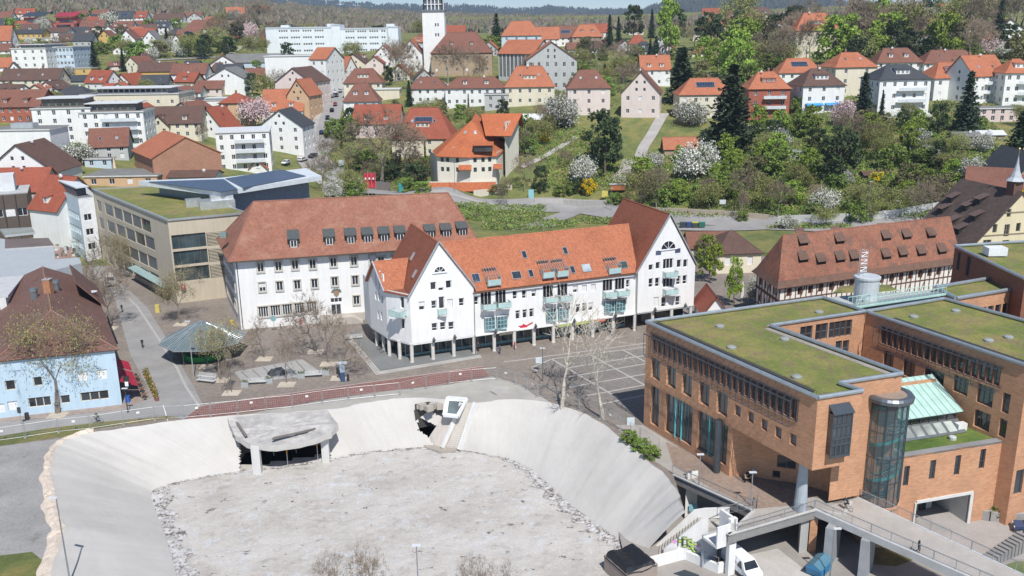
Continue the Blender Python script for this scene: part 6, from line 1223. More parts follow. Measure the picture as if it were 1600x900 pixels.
  for f in([k[0],k[1],k2[1],k2[0]],[k2[0],k2[1],rb,ra],[k[1],k[2],k2[2],k2[1]],[k2[1],k2[2],rb],[k[2],k[3],k2[3],k2[2]],[k2[2],k2[3],ra,rb],[k[3],k[0],k2[0],k2[3]],[k2[3],k2[0],ra]):roof.slab(f,.16,rm,M('plain',dk(RC[rc],.5)))
  faces=[[k2[0],k2[1],rb,ra]];ridge=(np.array(ra),np.array(rb))
  for p_,q_ in((ra,k2[0]),(rb,k2[1]),(ra,rb)):roof.bar(p_,q_,.12,M('plain',dk(RC[rc],.8)),n=4)
 else:
  za=ze
  for i in range(4):L=L2(c[i],c[(i+1)%4]);wall(T,wl,c[i],c[(i+1)%4],(zb,ze),rows(L,cols if i==0 else cs,stl)if i != 2 else[],wm)
  ov=.35;q=[o-e*(W_/2+ov)-n*ov,o+e*(W_/2+ov)-n*ov,o+e*(W_/2+ov)+n*(dep+ov),o-e*(W_/2+ov)+n*(dep+ov)];roof.prism(q,ze,ze+.35,M('plain',(.62,.62,.6)),M('gravel',RC[rc])if rc != 'w' else M('plain',(.62,.63,.64)));faces=[];ridge=None
  if 'A' in ex:
   q=[mid+e*sx*W_*.36+n*sy*dep*.33 for sx,sy in((-1,-1),(1,-1),(1,1),(-1,1))];zt=zsolve(*(mid-n*dep*.33),rd);m=MB();m.prism(q,ze+.3,zt,M('plaster',WC['d' if 'R' in ex else 'g']));q=[mid+e*sx*W_*.42+n*sy*dep*.4 for sx,sy in((-1,-1),(1,-1),(1,1),(-1,1))];m.prism(q,zt,zt+.3,M('plain',(.62,.63,.64)))
   p0_,p1_=mid+e*-W_*.36-n*(dep*.33+.02),mid+e*W_*.36-n*(dep*.33+.02);kk=int(W_*.72/2.2)
   for i in range(kk):a_,b_=lerp(p0_,p1_,(i+.12)/kk),lerp(p0_,p1_,(i+.88)/kk);m.poly([(*a_,ze+.8),(*b_,ze+.8),(*b_,zt-.4),(*a_,zt-.4)],M('glass',GLD))
   T.part('top_floor',m)
 T.part('wall',wl);rf=T.part('roof',roof)
 if 'c' in ex:
  k=ridge[0]*.7+ridge[1]*.3 if rs.random()<.5 else ridge[0]*.35+ridge[1]*.65;chimney(T,rf,k[0]+n[0]*.5,k[1]+n[1]*.5,k[2]-1.2,k[2]+1.1,s=.7)
 if faces:
  F=faces[0]
  if 'S' in ex:
   for u in([.3,.7] if W_>9 else[.5]):skylight(T,rf,*F,u,.45,.9,1.2,(.3,.33,.36)if rs.random()<.5 else GLD)
  if 'P' in ex:skylight(T,rf,*F,.5,.5,min(7,W_*.42),2.8,'solar','solar_panel')
  if 'D' in ex or 'E' in ex:
   a,b,c_,d_=[np.array(q)for q in F];big='E' in ex
   for u in([.5] if big or W_<11 else[.3,.7]):
    p=(a+(b-a)*u);up=((d_+(c_-d_)*u)-p);w2=min(W_*.34,5.0)if big else 1.6;q0_=p+up*.22;zf=q0_[2]-.1;hh=1.7;dd=hh/up[2]*np.linalg.norm(up[:2])*.95+.3;m=MB();fx=[q0_[:2]-e*w2/2,q0_[:2]+e*w2/2,q0_[:2]+e*w2/2+n*dd,q0_[:2]-e*w2/2+n*dd];m.prism(fx,zf,zf+hh,wm)
    m.slab([(*(fx[0]-e*.2-n*.3),zf+hh+.02),(*(fx[1]+e*.2-n*.3),zf+hh+.02),(*(fx[2]+e*.2+n*.8),zf+hh+.5),(*(fx[3]-e*.2+n*.8),zf+hh+.5)],.14,rm);do=T.part('dormer',m,rf)
    kk=max(1,int(w2//1.5))
    for i in range(kk):f_,g_,one=winmesh(1.0,1.1,'v',(.78,.78,.77),GLD);q=fx[0]+e*(w2*(i+.5)/kk-.5)-n*.05;T.inst('window',one,(q[0]-T.loc[0],q[1]-T.loc[1],zf+.35-T.loc[2]),RAD(yaw),do)
 if ridge is not None and dist<470 and rs.random()<.45:
  k=ridge[0]*.5+ridge[1]*.5+np.array([*(e*W_*rs.uniform(-.25,.25)),0]);m=MB();m.bar((k[0],k[1]-1.2,k[2]-1.6),(k[0],k[1]-1.2,k[2]+.3),.04,M('metal',(.4,.4,.4)),n=4);m.lathe((0,0,0),[(.5,0),(.35,.1),(.05,.14)],M('plain',(.6,.6,.6)),10);m.v[-30:]=[(k[0]+x,k[1]-1.3-z,k[2]+.1+y)for x,y,z in m.v[-30:]];T.part('satellite_dish',m,rf)
 if 'B' in ex:
  for j in range(1,fl):
   z=base+fh*j;m=MB();w2=W_*.55;p=o+e*W_*.12-n*.75;m.box((p[0],p[1],z-.15),(w2,1.5,.18),M('plain',(.66,.66,.64)),RAD(yaw));q=o+e*W_*.12-n*1.48;m.box((q[0],q[1],z),(w2,.06,1.0),M('plain',(.62,.66,.68),.4),RAD(yaw))
   T.part('balcony',m)
 if 'N' in ex:
  for s in(-.22,.24):m=MB();a_=o+e*W_*s-n*.05;b_=a_-n*1.6;w2=W_*.2;z=base+fh*1.0+.2;m.slab([(*(b_-e*w2),z-.7),(*(b_+e*w2),z-.7),(*(a_+e*w2),z),(*(a_-e*w2),z)],.05,M('plain',(.03,.28,.62)));T.part('awning',m)
 if 'M' in ex:m=MB();q=mid-n*dep*.1;m.box((q[0],q[1],ze+.35),(W_*.35,dep*.3,1.5),M('metal',(.6,.62,.64)));T.part('roof_plant',m)
 if mark:MARKS.append((px,(py+ev)/2,mark))
 return T
H=house
H(828,165,74,135,103,'cream villa with tall orange hipped roof and dark red shutters',wc='c',ex='EcS',sh=True,dep=13,fl=2,cols=5,mark='villa with dark red shutters')
H(920,180,64,137,109,'pink villa with a brown hipped roof and a terrace at its right',wc='k',rc='m',ex='S',dep=13,fl=3,cols=3,mark='pink villa with brown hipped roof')
H(1000,184,56,144,111,'pale pink house with a steep gable, brown roof and blue tarp below','gf','k','m',yaw=-12,ex='c',dep=15,fl=2,cols=3,mark='pale pink gabled house')
H(1024,135,44,108,86,'white house with orange roof and pale blue corner turret','gp','w','o',ex='Dc',fl=2,mark='white house with blue turret')
H(1103,185,82,147,122,'cream house with orange roof covered by solar panels',wc='c',ex='Pc',dep=13,fl=2,cols=5,mark='cream house with solar panels')
H(1200,185,62,138,112,'red brick villa with white balcony and orange dormer roof',wc='r',ex='EBc',dep=12,fl=3,cols=3,mark='red brick villa')
H(1250,140,66,113,91,'long white house with orange roof and four solar panels','hip','w','o',ex='P',dep=12,fl=2,cols=5,mark='white house with orange solar roof')
H(1285,176,66,133,107,'white house with a dark roof and two bright blue awnings',wc='w',rc='b',ex='NEc',dep=14,fl=3,cols=3,yaw=8,mark='house with blue awnings')
H(1335,150,66,104,82,'tall cream house with an orange hipped roof and chimney',wc='c',ex='Sc',dep=14,fl=3,cols=2,yaw=8,mark='tall cream house')
H(1404,120,68,97,75,'white house with a brown hipped roof and one small dormer',wc='w',rc='m',ex='D',dep=12,fl=2,mark='brown hipped house')
H(1410,177,80,123,101,'large white villa with grey roof, stacked balconies and white scaffolding',wc='w',rc='d',ex='EBP',dep=15,fl=3,cols=5,yaw=5,mark='white villa with balconies')
H(1275,90,66,47,20,'stately cream mansion with orange mansard roof and arched dormer',wc='c',ex='DcE',dep=15,fl=3,cols=5,mark='cream mansion')
H(1446,72,28,51,31,'small white house with dark red roof between bare trees',wc='w',rc='r',ex='E',fl=2,mark='small dark red roofed house')
H(1488,118,88,98,78,'wide house with a brown hipped roof and a broad chimney',wc='w',rc='m',ex='cS',dep=14,fl=2,mark='wide brown hipped house')
H(1494,155,76,121,97,'white house with orange roof and dark solar strips',wc='w',rc='o',ex='DcP',dep=13,fl=2,cols=4,yaw=8,mark='house with solar strips')
H(1543,160,62,117,86,'white house with large orange gable roof and glass balconies','gp','w','o',ex='cSB',yaw=22,dep=14,fl=3,mark='orange gabled white house')
H(1592,165,52,113,92,'white house with an orange roof and lilac terrace block at right edge','hip','w','o',ex='EB',dep=12,fl=3,mark='house at the right edge')
H(1565,190,70,170,166,'lilac flat garage block with terraces below the right hand houses','flat','p','g',dep=8,fl=2)
H(997,84,28,68,55,'tiny white house with a red hipped roof among conifers',wc='w',rc='r',ex='c',fl=2,mark='tiny red roofed white house')
H(1117,58,32,40,26,'cream house with a round looking orange pyramid roof',wc='c',ex='',fl=2,mark='orange pyramid roofed house')
H(918,74,46,57,38,'timber clad house with a steep orange tent roof',wc='t',ex='Dc',fl=2,mark='timber house with tent roof')
H(884,72,34,58,40,'white house with brown roof and blue solar panels','gp','w','m',ex='P',fl=2,mark='brown house with solar panels')
H(856,74,34,60,42,'white house with a bright orange gable roof','gp','w','o',ex='c',fl=2)
H(938,60,30,50,37,'white gabled house with a red roof behind the tent roof','gp','w','r',fl=1)
H(1180,45,30,32,22,'pale long house far behind on the wooded ridge','gp','w','m',fl=2,d=620)
H(1160,62,44,50,36,'grey gabled house hidden behind bare trees','gf','g','g',fl=2)
H(1230,45,40,36,24,'small white house with a brown roof left of the mansion','gp','w','m',fl=2)
H(1380,65,44,54,42,'low house with pale roof half hidden by trees','gp','g','b',fl=1)
H(1450,40,52,24,12,'long yellow hall with a pale green roof on the ridge','gp','y','g',fl=2)
H(1480,34,26,20,6,'orange roofed house on the ridge at upper right','gp','c','o',fl=1)
H(1575,66,40,44,30,'white house with tall windows at upper right corner','gf','w','b',fl=2,mark='white house in the upper right corner')
H(1345,40,30,24,16,'blue grey house behind the tall bare trees','gp','b','d',fl=2)
def church_tower():
 g=G(680,112);T=Thing('church_tower','tall white square church tower with an open slatted belfry','tower',g);m=MB();s=34*pr(g)[2]/FPX/1.0;w_=M('plaster',(.82,.82,.80));zt=zsolve(g[0],g[1],18);q=[(g[0]-s/2,g[1]),(g[0]+s/2,g[1]),(g[0]+s/2,g[1]+s),(g[0]-s/2,g[1]+s)]
 wl=MB();X=HP(q[0],q[1],[(681,37,1.0,1.8,'s'),(684,37,1.0,1.8,'s'),(681,51,1.0,1.6,'s'),(684,51,1.0,1.6,'s')])
 X=[(s*.55,z,.9,1.7,'s')for z in(zt-7.5,zt-12.5)]+[(s*.55+1.3,z,.9,1.7,'s')for z in(zt-7.5,zt-12.5)]
 for i in range(4):wall(T,wl,q[i],q[(i+1)%4],(g[2]-4,zt),X if i==0 else[],w_)
 T.part('wall',wl);m.prism([(x+(.5 if x>g[0] else-.5),y+(.5 if y>g[1]+1 else-.5))for x,y in q],zt,zt+.8,M('plain',(.16,.17,.19)));T.part('ledge',m)
 m=MB();i_=.9;m.prism([(g[0]-s/2+1.6,g[1]+1.6),(g[0]+s/2-1.6,g[1]+1.6),(g[0]+s/2-1.6,g[1]+s-1.6),(g[0]-s/2+1.6,g[1]+s-1.6)],zt+.8,zt+10,M('plain',(.1,.12,.15)))
 for k in range(6):
  x=g[0]-s/2+i_+(s-2*i_)*k/5
  for y in(g[1]+i_,g[1]+s-i_):m.beam((x,y,zt+.8),(x,y,zt+11),.45,.5,w_)
  y=g[1]+i_+(s-2*i_)*k/5
  for x2 in(g[0]-s/2+i_,g[0]+s/2-i_):m.beam((x2,y,zt+.8),(x2,y,zt+11),.45,.5,w_)
 for z in(zt+3.4,zt+6.2,zt+9):m.prism([(g[0]-s/2+i_+.1,g[1]+i_+.1),(g[0]+s/2-i_-.1,g[1]+i_+.1),(g[0]+s/2-i_-.1,g[1]+s-i_-.1),(g[0]-s/2+i_+.1,g[1]+s-i_-.1)],z,z+.35,w_)
 m.prism([(g[0]-s/2+.3,g[1]+.3),(g[0]+s/2-.3,g[1]+.3),(g[0]+s/2-.3,g[1]+s-.3),(g[0]-s/2+.3,g[1]+s-.3)],zt+11,zt+11.8,w_);T.part('belfry',m)
church_tower();MARKS.append((680,60,'white church tower'))
H(722,118,92,82,50,'large stone parish hall with a sweeping brown roof',wc='t',rc='m',ex='D',dep=22,fl=2,cols=6,cat='hall',name='parish_hall',mark='parish hall with brown roof')
H(742,116,50,81,76,'white parish annex with tall windows beneath the brown roof','flat','w','m',dep=6,fl=2,cols=4,wsz=(1.2,2.2))
H(815,90,60,55,33,'white block with blue shaded wall and orange pyramid roof',wc='b',rc='o',dep=16,fl=3,cols=4,cat='school',name='school_building',mark='orange pyramid roofed school block')  # white block; the blue of its walls is shade put into the colour
H(806,128,52,83,62,'grey glass fronted school wing with an orange roof','gp','g','o',dep=18,fl=1,cols=9,wsz=(1.6,11),yaw=-35,cat='school',name='school_building',mark='glass fronted school wing')
H(862,142,76,93,65,'classical grey school front with white pilasters and a triangular gable','gf','g','o',dep=26,fl=3,cols=6,wsz=(1.3,2.0),cat='school',name='school_building',mark='classical school front')
H(669,162,58,138,120,'white row house block with a brown hipped roof, left one of the pair',wc='w',rc='m',ex='S',dep=12,fl=2,cols=5,mark='left white row house block')
H(744,166,92,137,120,'long white row house block with a brown and orange hipped roof',wc='w',rc='m',ex='SDc',dep=13,fl=2,cols=8,mark='long white row house block')
H(776,172,36,148,145,'pale grey flat extension with a glazed porch in front of the row houses','flat','g','g',dep=6,fl=2,cols=2)
H(660,244,92,216,168,'yellow stone house with a large bright red hipped roof, solar panels and shutters',wc='c',rc='r',ex='EcPS',sh=True,dep=16,fl=2,cols=4,yaw=-6,mark='yellow stone house with bright red roof')
H(588,215,70,192,163,'house with red roof, pink dormer wall and white gable','gp','p','r',ex='D',dep=13,fl=2,yaw=-4,mark='red roof with pink dormer')
H(565,186,52,158,130,'house with pagoda shaped dark brown roof and orange peak',wc='w',rc='m',ex='Dc',dep=12,fl=2,mark='pagoda shaped roof')
H(568,153,58,129,107,'house with brown mansard roof and a wide white dormer',wc='c',rc='m',ex='E',dep=12,fl=2,mark='brown mansard house')
H(605,156,38,140,138,'plain pale yellow flat wall building beside the lawn','flat','c','w',dep=8,win=False)
H(553,114,40,100,84,'cream gabled house with a grey brown roof','gf','c','b',dep=14,fl=1,cols=2,mark='cream gabled house')
H(586,118,26,98,88,'narrow pale pink house with a red roof','gf','k','r',fl=2,cols=1)
H(600,105,34,88,70,'white house with arched gable and red roof','gf','w','r',fl=2,cols=2,dep=18)
H(643,112,36,84,62,'white gabled house with orange roof beside the church tower','gf','w','o',fl=2,cols=2,dep=20,mark='orange roof beside the tower')
H(455,146,72,88,86,'tall plain white block with a blank side wall along the street','flat','w','w',dep=16,win=False,mark='blank white block')
H(500,150,26,92,74,'white street front with windows under an orange roof','gp','w','o',dep=18,fl=4,cols=2,yaw=-18,mark='white street front')
H(522,126,36,110,88,'white house with long sloping orange roof','gp','w','o',yaw=-25,dep=12,fl=2)
H(462,174,58,128,106,'pale gabled house with a brown roof along the street','gf','k','b',yaw=-12,dep=20,fl=3,cols=1,mark='pale gabled street house')
H(468,188,34,148,124,'cream gabled house with orange verge on the street','gf','o','o',yaw=-12,dep=14,fl=3,cols=1)
H(442,190,62,172,139,'house with a large plain orange roof and two white dormers','gp','w','o',ex='D',dep=15,fl=1,mark='large plain orange roof')
H(441,238,68,197,172,'white house with a black edged gable and a recessed balcony','gf','w','d',dep=14,fl=3,cols=3,ex='',yaw=-6,mark='white house with black edged gable')
H(384,268,76,207,202,'white modern flats with rounded balconies and glazed stairwell','flat','w','w',dep=16,fl=4,cols=5,ex='B',cat='apartment house',name='apartment_house',yaw=12,mark='white modern flats')
H(404,272,26,262,249,'small house with orange gable roof at the road junction','gf','w','o',fl=1,cols=1)
def barn():
 a,b=P(180,250,0),P(245,262,0);g=G(243,290);zt=[zsolve(g[0],g[1],y)for y in(246,)][0];o=g[:2];e=np.array([math.cos(RAD(34)),math.sin(RAD(34))]);n=np.array([-e[1],e[0]]);W_=20.0;T=Thing('brick_barn','long brick barn with an orange tile roof and a bare brick gable','barn',g);wl=MB();bm=M('brick',(.42,.22,.14));ze=zt;za=ze+5.2;L_=24
 c0=o;c1=o+e*W_;c2=c1+n*L_;c3=o+n*L_;wall(T,wl,c0,c1,[(0,g[2]-4),(W_,g[2]-4),(W_,ze),(W_/2,za),(0,ze)],[],bm);wall(T,wl,c3,c0,(g[2]-4,ze),[(L_-2.5-k*3,ze-3.4,.9,1.1,'s')for k in range(5)],bm);wall(T,wl,c1,c2,(g[2]-4,ze),[],bm);wall(T,wl,c2,c3,[(0,g[2]-4),(W_,g[2]-4),(W_,ze),(W_/2,za),(0,ze)],[],bm);T.part('wall',wl)
 m=MB();R=M('roof',RC['o']);A1=o+e*W_/2-n*.3;B1=A1+n*(L_+.6);m.slab([(*(B1-e*(W_/2+.7)),ze-.3),(*(A1-e*(W_/2+.7)),ze-.3),(*A1,za+.15),(*B1,za+.15)],.25,R);m.slab([(*(A1+e*(W_/2+.5)),ze-.3),(*(B1+e*(W_/2+.5)),ze-.3),(*B1,za+.15),(*A1,za+.15)],.25,R);T.part('roof',m)
barn();MARKS.append((250,250,'brick barn'))
H(172,250,52,228,200,'brown roofed house with skylights beside the brick barn','gp','g','m',ex='S',dep=13,fl=2,yaw=15,mark='brown house beside the barn')
H(196,224,50,206,190,'low brown roof with three dark solar panels','gp','w','b',ex='P',dep=11,fl=2,yaw=6)
H(272,216,82,192,166,'long brown roofed house with cream gables','gp','c','b',ex='SDc',dep=15,fl=2,yaw=4,mark='brown roof with cream gables')
H(250,214,30,196,180,'small cream gable in front of the long brown roof','gf','c','b',dep=8,fl=1,cols=2)
H(326,214,58,206,168,'white steep gable house with a bright red roof','gf','w','r',dep=13,fl=1,cols=2,ex='',yaw=-14,mark='steep white gable with red roof')
H(368,198,44,160,146,'cream house with shutters and a clipped red roof','hip','o','r',ex='c',dep=12,fl=3,cols=2,mark='cream house with clipped red roof')
H(205,172,148,148,138,'long low beige building with a flat roof and grey top storey','flat','c','g',dep=20,fl=1,cols=7,ex='A',cat='office',name='office_building',mark='long beige flat building')
H(330,172,96,157,150,'flat hall with solar panels and a white rim','flat','w','d',dep=18,fl=1,cols=0,ex='',cat='hall',name='flat_hall',win=False)
H(102,222,84,170,154,'white flats with a set-back top floor and wide grey roof','flat','w','g',dep=16,fl=4,cols=4,ex='AR',cat='apartment house',name='apartment_house',yaw=6,mark='white flats with a set-back top floor')
H(180,228,92,176,162,'white flats with orange balcony frames','flat','w','g',dep=14,fl=4,cols=6,ex='ARB',cat='apartment house',name='apartment_house',yaw=6,mark='white flats with orange balcony frames')
H(26,192,74,166,140,'building with an orange hung tile wall and brown roof','gp','r','m',ex='SD',dep=16,fl=2,cols=6,mark='orange tile hung building')
H(70,216,70,196,172,'house with a dark brown hipped roof and white gable front','hip','w','b',ex='Dc',dep=14,fl=1,mark='dark brown hipped roof')
H(36,262,96,204,196,'white flat roofed block with faded mural paint on its side','flat','w','g',dep=12,fl=2,win=False,ex='M',mark='white block with mural')
H(36,300,108,268,226,'big plain white gable with a dark verge at the left edge','gf','w','b',dep=16,win=False,mark='big plain white gable')
H(24,322,90,298,262,'low building with a curved dark red roof at the left edge','gp','g','r',ex='',dep=12,fl=1,win=False)
H(76,388,56,326,274,'white plastered house with long red roof and two shed dormers','gp','w','r',ex='D',dep=14,fl=2,cols=3,yaw=-28,win=False,mark='red roof with shed dormers')
def banded_office():
 p0=G(92,385)[:2];T=Thing('office_building','pale blue panelled office with white window bands and flat roof','office',(*p0,0));g2=P(160,402,1.5)[:2];a=D(82,282,240);zt=15.5;a=P(80,293,zt)[:2];b=P(122,312,zt)[:2];c=P(146,309,zt)[:2];n=(c-b)/L2(b,c);wl=MB();pm=M('plain',(.52,.63,.68),.6)
 Lab,Lbc=L2(a,b),L2(b,c);hs=[(1+k*1.6,z,1.2,1.7,'v')for z in(3.0,6.6,10.2)for k in range(int((Lab-2)/1.6))];wall(T,wl,a,b,(0,zt),hs,pm,fc=(.75,.75,.74));wall(T,wl,b,c,(0,zt),[(.8,z,Lbc*.5,1.6,'v')for z in(3,6.6,10.2)],M('plain',(.74,.75,.76),.6));bk=c+(a-b);wall(T,wl,c,bk,(0,zt),[],pm);wall(T,wl,bk,a,(0,zt),[],pm);T.part('wall',wl);m=MB();m.prism([a,b,c,bk],zt,zt+.3,M('plain',(.6,.63,.65)),M('gravel',RC['g']));rf=T.part('roof',m)
 m=MB();q=(a+b+c+bk)/4;m.prism([q+(p-q)*.7 for p in(a,b,c,bk)],zt+.3,zt+2.4,M('plain',(.1,.1,.12)));m.prism([q+(p-q)*.85 for p in(a,b,c,bk)],zt+2.4,zt+2.7,M('plain',(.6,.64,.66)));T.part('roof_shelter',m,rf)
banded_office();MARKS.append((120,345,'pale blue panelled office'))
def brown_office():
 zt=12;a,b=P(-60,366,6.0)[:2],P(52,356,6.0)[:2];zt=zsolve(*b,302);T=Thing('office_building','brown metal clad office with grey windows at left edge','office',(*b,0));wl=MB();bm=M('plain',(.11,.085,.07),.5);L=L2(a,b);e=(b-a)/L;n=np.array([-e[1],e[0]]);hs=[(L-2.9-k*2.75,(zt+6.0)/2-1.1,2.2,2.0,'vC' if k%2 else 'v')for k in range(5)];wall(T,wl,a,b,(0,zt),hs,bm);wall(T,wl,b,b+n*14,(0,zt),[],bm);T.part('wall',wl);m=MB();m.prism([a,b,b+n*14,a+n*14],zt,zt+.25,M('plain',(.3,.3,.3)),M('gravel',(.45,.45,.44)));m.box((*(a+e*(L-7)+n*8),zt+.2),(8,6,4),M('plain',(.62,.63,.64)),math.atan2(e[1],e[0]));T.part('roof',m)
 for k in range(6):m=MB();u=L-.2-k*2.75;m.beam(W3(a,b,u,.5,.1),W3(a,b,u,zt,.1),.15,.2,M('plain',(.05,.045,.04)));T.part('fin',m)
 z1=10.2;T=Thing('annex_building','grey rendered building with a flat gravel roof and a planted terrace','building',(*P(60,440,5)[:2],0));a,b,c,d=P(-40,456,z1)[:2],P(127,411,z1)[:2],P(118,389,z1)[:2],P(-40,360,z1)[:2];d=P(-60,364,z1)[:2];wl=MB();gm=M('plaster',(.40,.43,.45))
 for p,q in((a,b),(b,c),(c,d),(d,a)):wall(T,wl,p,q,(0,z1),[],gm)
 T.part('wall',wl);m=MB();tess([[a,b,c,d]],z1,m,M('plaster',(.38,.41,.43)));m.prism([P(8,391,z1)[:2],P(85,386,z1)[:2],P(76,374,z1)[:2],P(8,376,z1)[:2]],z1+.01,z1+.35,M('plain',(.45,.45,.44)),M('gravel',(.15,.12,.11)));m.prism([P(8,371,z1)[:2],P(55,366,z1)[:2],P(50,358,z1)[:2],P(0,361,z1)[:2]],z1+.01,z1+.5,M('plain',(.45,.47,.46)),M('gravel',(.25,.27,.25)));rf=T.part('roof',m)
 m=MB();rs=random.Random(5)
 q=[P(86,405,z1)[:2],P(124,402,z1)[:2],P(112,386,z1)[:2],P(84,388,z1)[:2]];m.prism(q,z1-.02+.04,z1+.06,M('plain',(.33,.22,.17)))
 for i in range(26):s,t=rs.random(),rs.random();p=q[0]*(1-s)*(1-t)+q[1]*s*(1-t)+q[2]*s*t+q[3]*(1-s)*t;m.box((*p,z1+.07),(rs.uniform(.3,.7),rs.uniform(.3,.6),rs.uniform(.3,.8)),M('plain',rs.choice([(.6,.6,.58),(.3,.2,.15),(.5,.45,.4),(.1,.12,.1)])),rs.random()*3)
 T.part('roof_terrace',m,rf)
 p0,p1=P(-60,540,4)[:2],P(20,532,4)[:2];T=Thing('house','narrow white house with loggias squeezed left of the blue corner house','house',(*p1,0));wl=MB();zt=11.5;e=(p1-p0)/L2(p0,p1);n=np.array([-e[1],e[0]]);wall(T,wl,p0,p1,(0,zt),[(L2(p0,p1)-3.6,z,2.6,2.1,'v')for z in(1.2,4.4,7.8)],M('plaster',(.72,.72,.7)));wall(T,wl,p1,p1+n*14,(0,zt),[],M('plaster',(.72,.72,.7)));T.part('wall',wl);m=MB();m.prism([p0,p1+e*.4,p1+e*.4+n*14,p0+n*14],zt,zt+.3,M('plain',(.5,.5,.5)));T.part('roof',m)
brown_office();MARKS+=[(20,340,'brown metal office'),(70,400,'grey building with roof terrace')]
H(190,292,110,276,262,'low orange rendered building with a mossy flat roof behind the beige office','flat','o','g',dep=14,fl=1,cols=4,ex='',name='flat_building',cat='building',wsz=(1.6,1.6),mark='mossy flat roof')
H(154,262,40,249,247,'pale grey site container on the mossy flat roof','flat','b','g',dep=3,fl=1,cols=2,name='site_container',cat='container')
H(300,292,70,276,266,'low shed with a brown roof beside the brick barn','gp','w','b',dep=8,fl=1,win=False)
H(50,118,52,76,70,'large white office block with a blue glass side and flat roof','flat','w','g',dep=30,fl=4,cols=4,ex='A',cat='office',name='office_block',mark='large white office block')
H(96,114,44,74,70,'blue grey glazed side wing of the white office block','flat','b','g',dep=24,fl=4,cols=8,cat='office',name='office_block')
H(72,64,66,60,57,'long low white building above the office block','flat','w','g',dep=10,fl=1,cols=8)
for px,l in((45,'red stepped terrace block with black shaded windows and dark top'),(96,'red stepped terrace block with a crimson roof')):
 g=G(px,52);T=Thing('terrace_house',l,'apartment house',g);wl=MB();d_=pr(g)[2];w_=32*d_/FPX;rm=M('plaster',(.42,.13,.10))
 for k in range(3):m=MB();y0=g[1]+k*5;z0=g[2]-2+k*3.2;m.box((g[0],y0+4,z0),(w_,8,5.4+(k==2)*1),rm);m.box((g[0],y0-.05,z0+3.0),(w_*.7,.2,1.7),M('glass',(.05,.05,.07)));m.box((g[0],y0-1.0,z0+1.6),(w_,.15,1),M('plain',(.3,.08,.07)if k else(.1,.1,.12)));T.part('storey',m)
 m=MB();m.slab([(g[0]-w_/2-.5,g[1]+8,g[2]+11.5),(g[0]+w_/2+.5,g[1]+8,g[2]+11.5),(g[0]+w_/2+.5,g[1]+19,g[2]+14.5),(g[0]-w_/2-.5,g[1]+19,g[2]+14.5)],.4,M('plain',(.33,.03,.05)if px>60 else(.04,.05,.07)));T.part('roof',m)
MARKS+=[(45,40,'red stepped block with dark top'),(96,40,'crimson roofed stepped block')]
H(165,72,23,59,47,'bright yellow gabled house on the slope','gf','y','m',fl=1,cols=2,mark='bright yellow house')
H(200,76,24,60,47,'white gabled house with timber framed windows right of the yellow one','gf','w','m',fl=1,cols=2,mark='white gabled house by the yellow one')
H(222,66,34,56,45,'white house with a dark red roof behind the white gables','gp','w','r',fl=1)
H(236,80,24,62,48,'taller white gabled house with few windows','gf','w','g',fl=1,cols=2,mark='taller white gabled house')
H(277,79,20,66,54,'small white gabled house among bushes','gf','w','m',fl=1,cols=1,mark='small white gabled house')
H(294,70,34,56,46,'turquoise house with brown roof and solar panels','gp','b','m',ex='P',fl=2,mark='turquoise house')
H(144,54,36,42,31,'cream house with wide brown roof above the yellow house','gp','c','m',ex='S',fl=2,mark='cream house above the yellow one')
H(120,58,30,52,42,'grey house with an anthracite roof','gp','g','d',fl=1)
H(130,76,28,63,52,'grey flat garage house with dark roof beside the spruces','gp','g','d',fl=1)
H(188,50,34,42,33,'brown roofed house with two dormers','gp','w','m',ex='D',fl=1)
H(222,46,26,40,32,'small brown roofed house in the second row','gp','w','m',fl=1)
H(252,54,24,42,33,'white house with a blue black roof','gp','w','d',ex='D',fl=2,mark='blue black roof')
H(215,36,26,27,18,'white house with a bright red roof near the forest','gp','w','r',ex='D',fl=2)
H(194,36,26,28,17,'white house with a dark solar roof near the forest','gp','w','d',ex='P',fl=2)
H(156,30,24,24,15,'red brown roofed house near the forest','gp','w','m',fl=1)
H(124,30,22,25,16,'cream house with reddish roof near the forest','gp','c','m',fl=1)
H(262,36,44,30,21,'long grey brown roof near the forest edge','gp','w','b',fl=1)
H(300,34,26,28,19,'orange brown roofed house near the forest edge','gp','w','m',fl=1,mark='orange brown roof near the forest')
H(334,42,28,36,26,'cream house with vivid orange roof','gp','c','o',fl=2,mark='vivid orange roof')
H(312,56,44,45,31,'big brown hipped roof with white wall below','hip','w','m',fl=2,mark='big brown hipped roof on the slope')
H(4,38,26,28,18,'brown roofed house in the upper left corner','gp','w','m',fl=2)
H(4,80,28,62,40,'house with orange roof at the left edge of the slope','gp','w','o',fl=2,mark='orange roof at the left edge')
H(45,62,40,52,46,'cream house with an anthracite roof and a lit dormer','gp','y','d',fl=1)
H(88,60,34,50,43,'brown grey roof beside the crimson block','gp','w','b',fl=1)
H(10,112,34,104,90,'orange roofed house below the office block','gp','w','o',fl=1)
H(24,118,22,110,97,'dark roofed house with a white gable by the office block','gf','w','d',fl=1,cols=1)
H(48,145,88,124,107,'brown roofed row with brick and cream walls','gp','c','b',ex='cS',dep=12,fl=2,mark='brown roofed row')
H(20,142,30,128,118,'small brick house with an orange roof','gp','r','o',fl=1)
H(120,118,46,107,105,'pale yellow flat building beside the spruces','flat','y','g',dep=10,fl=1,cols=2,mark='pale yellow flat building')
H(142,132,78,126,117,'long dark grey shingled roof','gp','g','d',dep=12,fl=1,win=False)
H(112,158,50,148,134,'house with a black hipped roof','hip','w','d',dep=12,fl=1,mark='black hipped roof')
H(192,134,34,132,115,'white gable with orange red roof to its right','gf','w','r',yaw=-16,dep=14,fl=1,cols=1,mark='white gable with orange red roof')
